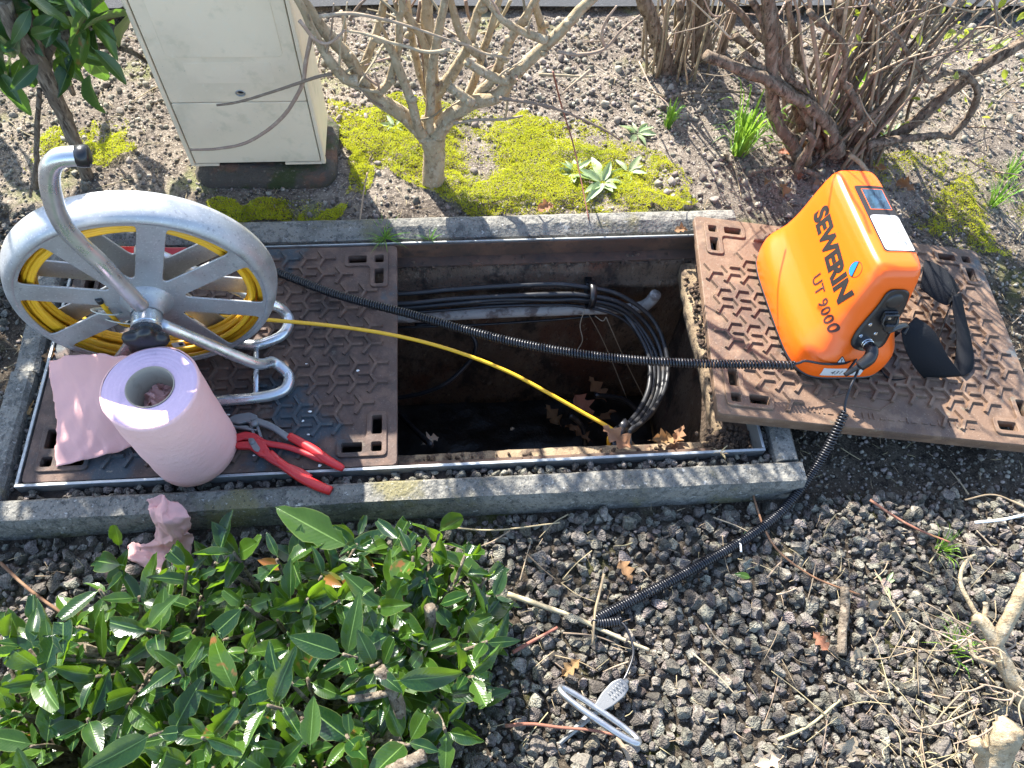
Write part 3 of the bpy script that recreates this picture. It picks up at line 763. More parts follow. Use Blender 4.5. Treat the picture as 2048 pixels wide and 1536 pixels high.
noisy_extrude(sub_prof(lw, .03), (0, .0585, 0), (0, .55, 0), 'y', (1, 0, 0), 30, amp=.0025).build('side_wall', 'pit_concrete', ch)
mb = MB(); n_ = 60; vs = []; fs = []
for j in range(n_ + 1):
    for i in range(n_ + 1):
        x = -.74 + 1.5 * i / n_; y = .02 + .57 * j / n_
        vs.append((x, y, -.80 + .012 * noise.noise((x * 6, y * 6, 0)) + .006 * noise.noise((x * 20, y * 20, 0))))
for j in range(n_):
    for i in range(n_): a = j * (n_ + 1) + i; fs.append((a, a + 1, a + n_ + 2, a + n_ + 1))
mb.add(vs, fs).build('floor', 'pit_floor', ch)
# mud and grit lying on the ledges
pts = []
for _ in range(900):
    k = random.random()
    if k < .42: p = (random.uniform(.70, .765), random.uniform(.01, .5), -.055); 
    elif k < .68: p = (random.gauss(.715, .03), random.gauss(.045, .02), -.055)
    elif k < .85: p = (random.uniform(.02, .76), random.uniform(.006, .05), -.056)
    else: p = (random.uniform(.0, .76), random.uniform(.545, .58), -.056)
    if p[0] > .764 or p[1] < .006: continue
    if random.random() < .25 and p[0] < .69 and p[1] < .1: continue
    r = random.uniform(.0025, .0075); h = .02 * math.exp(-((p[0] - .72) ** 2 + (p[1] - .04) ** 2) / .0016) if k < .68 else 0
    pts.append((p[0], p[1], p[2] + r * .3 + h * random.random(), r))
me = joined('ledge_mud', SVL, [random.randrange(10) for _ in pts], rand_rot(len(pts)), [p[3] for p in pts], [np.array(p[:3]) - np.array((0, .3, -.82)) for p in pts])
tag(link('ledge_mud', me, 'mud', ch), None, kind='stuff')

# ================================================================== HATCH COVERS
HW, HD = .738, .576
SL = [(.032, .032, .052, .052), (.072, .032, .114, .052), (.032, .072, .052, .114)]
def corner(poly, c):
    sx, sy = c
    o = [((p[0] if not sx else HW - p[0]), (p[1] if not sy else HD - p[1])) for p in poly]
    return o[::-1] if sx != sy else o
holes = []
for c in ((0, 0), (1, 0), (1, 1), (0, 1)):
    for s in SL: holes.append(corner(rrect(*s, .004, 3), c))
plate_me = curve_plate(rrect(0, 0, HW, HD, .012, 4), holes, .016, .0015); plate_me.name = 'plate'; plate_me.transform(Matrix.Translation((0, 0, -.008)))
pad_me = {}
for c in ((0, 0), (1, 0), (1, 1), (0, 1)):
    L_ = round_poly([(.021, .021), (.124, .021), (.124, .062), (.063, .062), (.063, .124), (.021, .124)], .011, 4)
    me = curve_plate(corner(L_, c), [corner(rrect(s[0] - .0006, s[1] - .0006, s[2] + .0006, s[3] + .0006, .004, 3), c) for s in SL], .008, .0014); me.transform(Matrix.Translation((0, 0, .001))); me.name = 'pad'
    pad_me[c] = me
def rib_mesh(full=True):
    h, w, b = .0062, .0030, .0046
    b_ = MB()
    spine = [Vector(p) for p in ((-.0142, .0225), (0, 0), (-.0131, -.0262), (0, -.0485), (-.0162, -.0735))]
    if not full: spine = spine[:3]
    n = len(spine); vs = []; fs = []
    for i in range(n):
        if i == 0: t = (spine[1] - spine[0]).normalized(); k = 1
        elif i == n - 1: t = (spine[-1] - spine[-2]).normalized(); k = 1
        else:
            t1 = (spine[i] - spine[i - 1]).normalized(); t2 = (spine[i + 1] - spine[i]).normalized(); t = (t1 + t2).normalized(); k = 1 / max(.5, t.dot(t1))
        nn = Vector((-t.y, t.x))
        for d, z in ((-b, -.001), (-w, h), (w, h), (b, -.001)):
            q = spine[i] + nn * d * k; vs.append((q.x, q.y, z))
    for i in range(n - 1):
        for k in range(3): fs.append((i * 4 + k + 1, i * 4 + k, i * 4 + 4 + k, i * 4 + 5 + k))
    fs.append((0, 1, 2, 3)); o = (n - 1) * 4; fs.append((o + 3, o + 2, o + 1, o))
    b_.add(vs, fs)
    for p, s in (((spine[1], 1), (spine[2], -1), (spine[3], 1)) if full else ((spine[1], 1),)):
        x0, x1 = p.x + .001 * s, p.x + .0255 * s; y = p.y; hh = h - .0003
        vs = []
        for x, e in ((x0, 0), (x1, 1)):
            xe = x + (.0016 * s if e else 0)
            vs += [(xe, y - b, -.001), (x, y - w, hh), (x, y + w, hh), (xe, y + b, -.001)]
        f = [(0, 1, 5, 4), (1, 2, 6, 5), (2, 3, 7, 6), (4, 5, 6, 7)]
        b_.add(vs, f if s > 0 else [t[::-1] for t in f])
    me = bpy.data.meshes.new('tread_rib'); me.from_pydata([tuple(v) for v in b_.v], [], b_.f)
    bm = bmesh.new(); bm.from_mesh(me); bmesh.ops.recalc_face_normals(bm, faces=bm.faces); bm.to_mesh(me); bm.free()
    return me
rib_me = {}
for m_ in ('cast_iron', 'cast_iron_worn'):
    for full in (True, False):
        me = rib_mesh(full); me.materials.append(MATS[m_]); rib_me[m_, full] = me
def rib_ok(x, y, full=True):
    for px, py in ((-.0142, .0225), (.026, 0), (-.013, -.026), (0, 0)) + (((-.038, -.026), (.026, -.0485), (-.0162, -.0735)) if full else ()):
        X, Y = x + px, y + py
        if X < .006 or X > HW - .006 or Y < .014 or Y > HD - .012: return False
        u = min(X, HW - X); v = min(Y, HD - Y)
        if (u < .128 and v < .066) or (u < .066 and v < .128): return False
    return True
def hatch(name, label, m, M, front_plain):
    root = thing(name, label, 'hatch cover', M=M, worldspace=False)
    o = link('plate', plate_me.copy(), m, root, smooth=False)
    for c in pad_me: link('lifting_pad', pad_me[c].copy(), m, root, smooth=False)
    b = MB()
    for lo, hi in (((.012, .012, -.048), (HW - .012, .02, -.0155)), ((.012, HD - .02, -.048), (HW - .012, HD - .012, -.0155)), ((.012, .0202, -.048), (.02, HD - .0202, -.0155)), ((HW - .02, .0202, -.048), (HW - .012, HD - .0202, -.0155))): b.box(lo, hi)
    for k in range(1, 4): b.box((HW * k / 4 - .004, .0205, -.04), (HW * k / 4 + .004, HD - .0205, -.0157))
    b.build('skirt', m, root, smooth=False)
    k = 0
    for r in range(-1, 8):
        y = HD - .035 - r * .0985
        for c in range(-4, 24):
            x = .012 + c * .0427 + (r * .0135) % .0427
            for full, dx, dy in ((True, 0, 0), (False, 0, 0), (False, 0, -.0485)):
                if rib_ok(x + dx, y + dy, full) and not front_plain(x, y + dy):
                    q = bpy.data.objects.new('tread_rib', rib_me[m, full]); COL.objects.link(q); q.parent = root; q.location = (x + dx, y + dy, 0)
                    if full: break
    return root
hatch('hatch_cover', 'rusty brown ribbed iron hatch cover lying in place under the cable reel', 'cast_iron', Matrix.Translation((-.742, .0075, -.001)), lambda x, y: False)
HR = Matrix(((0.98945, 0.12101, 0.0797), (-0.12594, 0.99022, 0.06002), (-0.07166, -0.06943, 0.99501)))
HO = Vector((.659, .057, .069))
HM = Matrix.Translation(HO) @ HR.to_4x4()
h2 = hatch('hatch_cover', 'lifted rusty ribbed iron hatch cover tilted over the kerb beneath the orange transmitter', 'cast_iron_worn', HM, lambda x, y: y < .09 and .2 < x < .5)
b = MB()
for x in (.13, .36, .6):
    b = MB(); b.box((x, .03, -.075), (x + .06, .05, -.0482)); b.build('locating_lug', 'cast_iron_worn', h2, smooth=False)
# worn cast relief along the near edge of the lifted cover
r_ = random.Random(3); x = .20
while x < .56:
    b = MB(); w_ = r_.choice((.003, .003, .004, .012)); y0 = .026 + r_.uniform(-.001, .001); b.box((x, y0, -.001), (x + w_, y0 + (.014 if w_ < .01 else .0035), .0022)); b.build('cast_mark', 'cast_iron_worn', h2, smooth=False); x += w_ + r_.choice((.006, .007, .011))
for A, B in (((.24, .062), (.36, .050)), ((.36, .050), (.40, .078)), ((.24, .062), (.30, .088)), ((.30, .088), (.40, .0785))):
    A = Vector((*A, .0)); B = Vector((*B, .0)); b = MB(); b.tube([A, B], .0022, 6); b.build('cast_mark', 'cast_iron_worn', h2)

# ================================================================== LEAVES
def leaf_variant(seed, kind):
    r = random.Random(seed); n, m = 9, 4
    L = 1.0; W_ = {'laurel': .20, 'rhodo': .20, 'weed': .17, 'oak': .26, 'small': .25}[kind] * r.uniform(.85, 1.15)
    chew = kind == 'laurel' and r.random() < .8
    cut = r.uniform(.48, .88) if chew and r.random() < .7 else 1.0
    slant = r.uniform(-.25, .25)
    fold = r.uniform(.1, .75); bend = r.uniform(-.5, .2); twist = r.uniform(-.7, .7)
    V = []; U = []
    for i in range(n + 1):
        v = i / n
        w = math.sin(math.pi * min(1, v ** (.78 if kind != 'rhodo' else .95) * .985 + .012)) ** .8 * W_
        if kind == 'oak': w *= 1 + .55 * math.sin(v * 19 + seed) 
        for k in range(m + 1):
            u = k / m * 2 - 1
            vv = v
            lim = cut + slant * u * .35 + (r.uniform(-.035, .035) if cut < 1 else 0)
            if vv > lim: vv = lim + (vv - lim) * .04
            ww = math.sin(math.pi * min(1, vv ** (.78 if kind != 'rhodo' else .95) * .985 + .012)) ** .8 * W_ if vv != v else w
            x = u * ww
            if chew and abs(u) == 1 and r.random() < .16: x *= r.uniform(.55, .85)
            if kind == 'oak': x *= 1 + r.uniform(-.1, .1)
            z = fold * abs(x) * 1.1 + bend * vv * vv + .012 * math.sin(vv * 17 + seed) * abs(u)
            if kind == 'oak': z += .1 * math.sin(vv * 5 + seed) + .12 * r.uniform(-1, 1) * abs(u)
            a = twist * vv
            V.append((x * math.cos(a) - z * math.sin(a) * .3, vv, z + x * math.sin(a)))
            U.append((u * .5 + .5, vv))
    F = [(i * (m + 1) + k, i * (m + 1) + k + 1, (i + 1) * (m + 1) + k + 1, (i + 1) * (m + 1) + k) for i in range(n) for k in range(m)]
    V = [(0, -.10, 0), (.012, -.10, 0), (.012, .02, 0.004), (0, .02, 0.004)] + V; U = [(.5, 0)] * 4 + U
    F = [(0, 1, 2, 3)] + [tuple(i + 4 for i in f) for f in F]
    return np.array(V), np.array(F), np.array(U)

def leaf_set(kind, n, m, base):
    out = []
    for s in range(n):
        Vv, Ff, Uu = leaf_variant(base + s, kind)
        me = fast_mesh('leaf', Vv, Ff, Uu); me.materials.append(MATS[m]); me.polygons.foreach_set('use_smooth', [True] * len(me.polygons))
        out.append((Vv, Ff, Uu, me))
    return out
LAUREL = leaf_set('laurel', 22, 'laurel', 100)
RHODO = leaf_set('rhodo', 10, 'rhododendron', 200)

def orient(d, up=(0, 0, 1), roll=0.0):
    """3x3: local +y along d, local z near up"""
    y = Vector(d).normalized(); z = Vector(up) - y * Vector(up).dot(y)
    if z.length < 1e-3: z = Vector((1, 0, 0)) - y * y.x
    z.normalize(); x = y.cross(z)
    m = Matrix((x, y, z)).transposed()
    return m @ Matrix.Rotation(roll, 3, 'Y')

def put_leaves(root, leaves, vset, mname, limit=300, rest_name='leaves'):
    """leaves: (pos, 3x3, size); the largest in view become parts, the rest one mass"""
    base = Vector(root['_w'])
    def sz(l):
        u, v, z = to_view(l[0])
        return l[2] / max(z, .1) * (1 if abs(u) < 1.05 and abs(v) < 1.05 and z > 0 else 0)
    ls = sorted(leaves, key=lambda l: -sz(l))
    part = [l for l in ls[:limit] if sz(l) > 0]; rest = ls[len(part):]
    for p, M3, s in part:
        o = bpy.data.objects.new('leaf', random.choice(vset)[3]); COL.objects.link(o); o.parent = root
        o.matrix_local = Matrix.Translation(Vector(p) - base) @ M3.to_4x4() @ Matrix.Scale(s, 4)
    if rest:
        me = joined(rest_name, vset, [random.randrange(len(vset)) for _ in rest], [np.array(l[1]) for l in rest], [l[2] for l in rest], [np.array(Vector(l[0]) - base) for l in rest], uv=True)
        tag(link(rest_name, me, mname, root), None, kind='stuff')

def rv(a=1.0): return Vector((random.uniform(-a, a), random.uniform(-a, a), random.uniform(-a, a)))

def branch_part(root, name, pts, r, m, sides=8, n=6, wob=0.0, jitter=.06):
    P = cr(pts, n)
    if wob: P = [p + Vector((noise.noise(p * 14), noise.noise(p * 14 + Vector((5, 0, 0))), noise.noise(p * 14 + Vector((0, 5, 0))))) * wob for p in P]
    b = MB(); b.tube(P, r, sides, jitter=jitter); return b.build(name, m, root)

# ================================================================== CABINET
cab = thing('utility_cabinet', 'weathered cream utility cabinet standing on a mossy stone plinth', 'cabinet', (-.345, .90, 0))
X0, X1, YF, YB, ZT = -.512, -.181, .838, 1.0, .74
b = MB(); b.box((X0, YF + .012, .03), (X1, YB, ZT)); o = b.build('shell', 'cabinet_shell', cab, smooth=False)
md = o.modifiers.new('b', 'BEVEL'); md.width = .006; md.segments = 3
b = MB()  # raised edge rails round the doors
b.box((X0, YF - .003, .022), (X0 + .010, YF + .0125, ZT)); o = b.build('edge_rail', 'cabinet_shell', cab, smooth=False); o.modifiers.new('b', 'BEVEL').width = .002
b = MB(); b.box((X1 - .010, YF - .003, .022), (X1, YF + .0125, ZT)); o = b.build('edge_rail', 'cabinet_shell', cab, smooth=False); o.modifiers.new('b', 'BEVEL').width = .002
b = MB(); b.box((X0 + .0102, YF - .002, .022), (X0 + .068, YF + .0125, .028)); b.build('edge_rail', 'cabinet_shell', cab, smooth=False)
b = MB(); b.box((X1 - .10, YF - .002, .022), (X1 - .0102, YF + .0125, .028)); b.build('edge_rail', 'cabinet_shell', cab, smooth=False)
def panel(name, x0, z0, x1, z1, y, th, hole=None, m='cabinet_shell', bev=.0015, r=.004):
    hs = [[(hole[0] + hole[2] * math.cos(t), hole[1] + hole[3] * math.sin(t)) for t in np.linspace(0, 2 * math.pi, 20, endpoint=False)][::-1]] if hole else []
    me = curve_plate(rrect(x0, z0, x1, z1, r), hs, th, bev)
    me.transform(Matrix.Translation((0, y - .90, 0)) @ Matrix.Rotation(math.pi / 2, 4, 'X'))
    me.name = name
    return link(name, me, m, cab, smooth=False)
cxm_ = -.345
dl, dr = X0 + .0125 - cxm_, X1 - .0125 - cxm_
door = panel('door', dl, .216, dr, ZT - .01, YF + .004, .009, hole=(.008, .2405, .0085, .0065))
low = panel('lower_door', dl, .030, dr, .2135, YF + .004, .009)
# recessed outlines pressed in the door: thin grooves round a raised field
panel('door_field', dl + .03, .335, dr - .028, ZT - .03, YF - .0005, .0022, r=.014, bev=.0008)
panel('door_field', dl + .06, .268, dr - .06, .322, YF - .0002, .0012, r=.003, bev=.0004)
me = curve_plate([(.008 + .0115 * math.cos(t), .2405 + .009 * math.sin(t)) for t in np.linspace(0, 6.283, 24, endpoint=False)], [[(.008 + .0085 * math.cos(t), .2405 + .0065 * math.sin(t)) for t in np.linspace(0, 6.283, 20, endpoint=False)][::-1]], .004, .001)
me.transform(Matrix.Translation((-.345 + .345, YF - .0005 - .90, 0)) @ Matrix.Rotation(math.pi / 2, 4, 'X')); link('lock_ring', me, 'galvanised', cab)
b = MB(); b.box((-.345, YF + .0075, .225), (-.328, YF + .0115, .255)); b.build('lock_barrel', 'black_plastic', cab, smooth=False)
b = MB(); b.box((X0 + .0105, YF + .009, .03), (X1 - .0105, YF + .0118, ZT - .005)); b.build('door_gap', 'cabinet_gap', cab, smooth=False)
# plinth: rounded rough block
lv = []
for z, e in ((-.08, .018), (-.02, .018), (.004, .016), (.014, .006), (.018, -.02)):
    lv.append([Vector((p[0], p[1], z)) for p in rrect(X0 + .016 - e, YF - .024 - e, X1 + .004 + e, YB + .02 + e, .05, 8)])
b = MB(); vs = [v + Vector((noise.noise(v * 25), noise.noise(v * 25 + Vector((4, 0, 0))), noise.noise(v * 25 + Vector((0, 4, 0))))) * .010 for l in lv for v in l]; n_ = len(lv[0]); fs = []
for i in range(len(lv) - 1):
    for k in range(n_): fs.append((i * n_ + k, i * n_ + (k + 1) % n_, (i + 1) * n_ + (k + 1) % n_, (i + 1) * n_ + k))
fs.append(tuple((len(lv) - 1) * n_ + k for k in range(n_)))
b.add(vs, fs).build('plinth', 'plinth', cab)
b = MB(); b.box((X0 + .015, YF + .02, .0), (X1 - .012, YB - .01, .032)); b.build('foot', 'plinth', cab, smooth=False)

# ================================================================== PALE PRUNED SHRUB
sh = thing('bare_shrub', 'leafless pale barked shrub pruned into upright branches behind the pit', 'shrub', (.09, .80, -.01))
branch_part(sh, 'trunk', [(0.0872,0.8000,-0.0271),(0.0896,0.8000,0.0291),(0.0949,0.8000,0.0955),(0.0939,0.8000,0.1553)], [.031, .027, .027, .032], 'bark_pale', 14, 8, .006)
BR = [
 (.79, '', [.020, .017, .014], [(0.0765,0.7900,0.1448),(0.0505,0.7900,0.1833),(0.0125,0.7900,0.2291),(-0.0296,0.7900,0.2688),(-0.0545,0.7900,0.3184),(-0.0789,0.7900,0.3753),(-0.1216,0.7900,0.4438),(-0.1480,0.7900,0.4998)]),
 (.75, '', [.013, .011, .009], [(-0.0584,0.7600,0.3335),(-0.0821,0.7600,0.3377),(-0.1013,0.7600,0.3643),(-0.1219,0.7600,0.4092),(-0.1351,0.7600,0.4541),(-0.1519,0.7600,0.5199)]),
 (.76, '', [.010, .009, .008], [(-0.0192,0.7700,0.2920),(0.0015,0.7700,0.3155),(0.0152,0.7700,0.3474),(0.0320,0.7700,0.3965),(0.0434,0.7700,0.4758),(0.0493,0.7700,0.5124)]),
 (.74, '', [.012, .010, .007], [(0.0708,0.7550,0.1816),(0.0578,0.7550,0.2144),(0.0470,0.7550,0.2874),(0.0316,0.7550,0.3666),(0.0150,0.7550,0.4245),(-0.0146,0.7550,0.4409)]),
 (.76, '', [.013, .011, .010], [(0.0850,0.7750,0.1781),(0.0865,0.7750,0.2106),(0.0921,0.7750,0.2794),(0.1006,0.7750,0.3713),(0.1170,0.7750,0.4414),(0.1314,0.7750,0.5087)]),
 (.86, '', [.019, .017, .015], [(0.0955,0.8500,0.1100),(0.1030,0.8500,0.1743),(0.0956,0.8500,0.2739),(0.0963,0.8500,0.3356),(0.0918,0.8500,0.4197),(0.0948,0.8500,0.4585)]),
 (.85, '', [.015, .013, .011], [(0.0973,0.8400,0.2122),(0.1146,0.8400,0.2404),(0.1480,0.8400,0.2906),(0.1721,0.8400,0.3347),(0.1973,0.8400,0.4143),(0.2116,0.8400,0.4648)]),
 (.79, '', [.021, .018, .015, .013], [(0.1030,0.7900,0.1519),(0.1230,0.7900,0.1848),(0.1446,0.7900,0.2123),(0.1841,0.7900,0.2417),(0.2387,0.7900,0.2590),(0.2677,0.7900,0.3048),(0.3000,0.7900,0.3448),(0.3453,0.7900,0.3955),(0.3896,0.7900,0.4518),(0.4264,0.7900,0.4974)]),
 (.76, '', [.011, .010], [(0.1863,0.7650,0.2656),(0.1608,0.7650,0.2907),(0.1348,0.7650,0.3098)]),
 (.77, '', [.012, .010, .009], [(0.2656,0.7700,0.3209),(0.2412,0.7700,0.3265),(0.2169,0.7700,0.3398),(0.1865,0.7700,0.3592),(0.1726,0.7700,0.3694)]),
 (.8, '', [.013, .011, .010], [(0.2012,0.8100,0.2414),(0.2124,0.8100,0.2636),(0.2313,0.8100,0.2892),(0.2599,0.8100,0.3691),(0.2999,0.8100,0.4463),(0.3181,0.8100,0.4845)]),
 (.78, '', [.010, .008], [(0.3424,0.7750,0.4126),(0.3174,0.7750,0.4223),(0.2979,0.7750,0.4319),(0.2571,0.7750,0.4598),(0.2289,0.7750,0.4866)]),
 (.86, '', [.011, .010, .009], [(0.1029,0.8600,0.1040),(0.1240,0.8600,0.1472),(0.1670,0.8600,0.1913),(0.1955,0.8600,0.2591),(0.2144,0.8600,0.3269),(0.2322,0.8600,0.3831),(0.2455,0.8600,0.4512)]),
 (.88, '', [.010, .008], [(-0.0678,0.8700,0.2533),(-0.0452,0.8700,0.2999),(-0.0217,0.8700,0.3632),(-0.0038,0.8700,0.4110),(0.0080,0.8700,0.4455)]),
 (.9, '', [.009, .007], [(0.0863,0.8800,0.1861),(0.0697,0.8800,0.2504),(0.0585,0.8800,0.3427),(0.0551,0.8800,0.4037),(0.0544,0.8800,0.4386)]),
 (.85, '', [.010, .008], [(0.3498,0.8400,0.3596),(0.3372,0.8400,0.4063),(0.3230,0.8400,0.4530),(0.3164,0.8400,0.4865)]),
 (.83, '', [.011, .009], [(0.2120,0.8200,0.3457),(0.1835,0.8200,0.3673),(0.1603,0.8200,0.4099),(0.1476,0.8200,0.4562),(0.1385,0.8200,0.5002)]),
 (.83, '', [.009, .008], [(0.0940,0.8250,0.3457),(0.0728,0.8250,0.4070),(0.0543,0.8250,0.4419),(0.0415,0.8250,0.4755)]),
]
ext = []
for i, (_, _, r, pts) in enumerate(BR):
    P = [Vector(p) for p in pts]
    tip = P[-1]; d = (P[-1] - P[-2]).normalized()
    if tip.z > .45:
        q = tip + d * .18 + rv(.03); q2 = q + (d + Vector((0, 0, .5)) + rv(.3)).normalized() * .2
        P += [q, q2]; ext.append((q, q2))
        r = list(r) + [r[-1] * .8, r[-1] * .6]
    else: P[-1] = P[-1]
    branch_part(sh, 'branch', P, r, 'bark_pale', 9, 5, .004)
TW = [ [(0.1410,0.7700,0.4240),(0.1760,0.7700,0.4083),(0.2087,0.7700,0.3874),(0.2709,0.7700,0.3732)], [(0.3632,0.7600,0.4007),(0.4149,0.7600,0.3965),(0.4679,0.7600,0.4081),(0.4959,0.7600,0.4505),(0.5264,0.7600,0.4832)], [(0.2437,0.7200,0.3175),(0.3472,0.7200,0.2929),(0.4272,0.7200,0.2581),(0.4823,0.7200,0.2253),(0.5287,0.7200,0.1915)], [(-0.1074,0.7200,0.5136),(-0.0502,0.7200,0.5175),(0.0149,0.7200,0.5044),(0.0809,0.7200,0.4823),(0.1441,0.7200,0.4595)], [(-0.1446,0.7100,0.5124),(-0.1278,0.7100,0.4747),(-0.1009,0.7100,0.4634),(-0.0631,0.7100,0.4905)], [(0.1387,0.7300,0.4291),(0.0879,0.7300,0.4261),(0.0386,0.7300,0.4417),(-0.0185,0.7300,0.4648),(-0.0658,0.7300,0.4762)], [(-0.0160,0.7600,0.3016),(-0.0779,0.7600,0.3222),(-0.0849,0.7600,0.3478),(-0.1105,0.7600,0.3852)], [(-0.0657,0.8300,0.4277),(-0.0409,0.8300,0.4615),(-0.0181,0.8300,0.4833)], [(0.3434,0.8300,0.2865),(0.4013,0.8300,0.2831),(0.4711,0.8300,0.2808)], [(0.3061,0.8200,0.3214),(0.2748,0.8200,0.2682),(0.2670,0.8200,0.1673)], [(0.4502,0.8000,0.3222),(0.4203,0.8000,0.2892),(0.3952,0.8000,0.2551)], [(0.1402,0.7600,0.2141),(0.1918,0.7600,0.2217),(0.2723,0.7600,0.2245),(0.3009,0.7600,0.2297)],
 [(0.0305,0.8400,0.4655),(0.0352,0.8400,0.3965),(0.0182,0.8400,0.3223),(0.0024,0.8400,0.2696)], [(0.1766,0.9000,0.4246),(0.1872,0.9000,0.3770),(0.2095,0.9000,0.3521)], [(0.2738,0.9000,0.4242),(0.2537,0.9000,0.3766),(0.2376,0.9000,0.3519),(0.2096,0.9000,0.3395)], [(0.4728,0.7800,0.3931),(0.4606,0.7800,0.4246),(0.4659,0.7800,0.4594),(0.4812,0.7800,0.4930)], [(-0.0924,0.9000,0.4025),(-0.0886,0.9000,0.3543),(-0.1032,0.9000,0.2908)], [(0.0134,0.8000,0.3875),(0.0015,0.8000,0.4255),(-0.0052,0.8000,0.4596)], [(0.0811,0.8600,0.4519),(0.0717,0.8600,0.3819),(0.0783,0.8600,0.3062),(0.0803,0.8600,0.2385)] ]
for p in TW: branch_part(sh, 'twig', p, [.0042, .0022], 'twig', 6, 6, .004)
rr = random.Random(15)
for k in range(34):          # spurs and fine side shoots
    P = cr(BR[rr.randrange(len(BR))][3], 4); q = P[rr.randrange(2, len(P) - 1)]
    d = Vector((rr.uniform(-1, 1), rr.uniform(-.6, .6), rr.uniform(-.3, 1))).normalized(); L_2 = rr.uniform(.03, .16)
    branch_part(sh, 'twig', [q, q + d * L_2 * .5 + rv(.008), q + d * L_2 + rv(.01)], [.0034, .0016], 'twig', 5, 4, .003)
for k in range(26):          # knots and pruning scars
    P = cr(BR[rr.randrange(len(BR))][3], 4); q = P[rr.randrange(1, len(P) - 1)]; d = Vector((rr.uniform(-1, 1), -rr.random(), rr.uniform(-.2, 1))).normalized()
    b = MB(); b.tube([q, q + d * .014, q + d * .019], [.009, .0075, .005], 8, jitter=.15); b.build('knot', 'bark_pale', sh)
# long whippy shoot bending across the cabinet door, and a second one
branch_part(sh, 'twig', [(-0.1360,0.7650,0.4505),(-0.1605,0.7650,0.3819),(-0.1871,0.7650,0.3067),(-0.2467,0.7650,0.2259),(-0.3274,0.7650,0.1663),(-0.4008,0.7650,0.1453),(-0.4691,0.7650,0.1439)], [.005, .0042, .0028], 'twig', 7, 8, .002)
branch_part(sh, 'twig', [(-0.1107,0.7600,0.3507),(-0.1487,0.7600,0.3424),(-0.1936,0.7600,0.3264),(-0.2627,0.7600,0.2989),(-0.3311,0.7600,0.2801),(-0.3720,0.7600,0.2740)], [.004, .0025], 'twig', 7, 8, .002)
# unseen crown above the picture, fine branching added to shade the gravel
b = MB(); rr = random.Random(5)
for q, q2 in ext:
    for _ in range(7):
        s = q.lerp(q2, rr.random()); d = (q2 - q).normalized() + Vector((rr.uniform(-.9, .9), rr.uniform(-.9, .6), rr.uniform(-.2, .9)))
        e = s + d.normalized() * rr.uniform(.15, .38)
        b.tube(cr([s, s.lerp(e, .5) + Vector((rr.uniform(-.02, .02), rr.uniform(-.02, .02), .02)), e], 4), [.005, .002], 5)
        for _ in range(2):
            s2 = s.lerp(e, rr.uniform(.3, .9)); e2 = s2 + Vector((rr.uniform(-1, 1), rr.uniform(-1, 1), rr.uniform(-.1, 1))).normalized() * rr.uniform(.06, .16); b.tube([s2, e2], [.003, .0015], 4)
tag(b.build('crown_twigs', 'twig', sh), None, kind='stuff')
# twig resting with its tip on the kerb
b = MB(); b.tube(cr([(0.3713,0.8227,0.3000),(0.4059,0.8510,0.1800),(0.4373,0.8212,0.1000),(0.4554,0.7515,0.0500),(0.4679,0.6319,0.0160)], 8), [.0024, .0014], 6)
tag(b.build('fallen_twig', 'twig_red', origin=(.56, .64, .0)), 'thin reddish twig leaning on the back kerb beside the moss', 'twig')

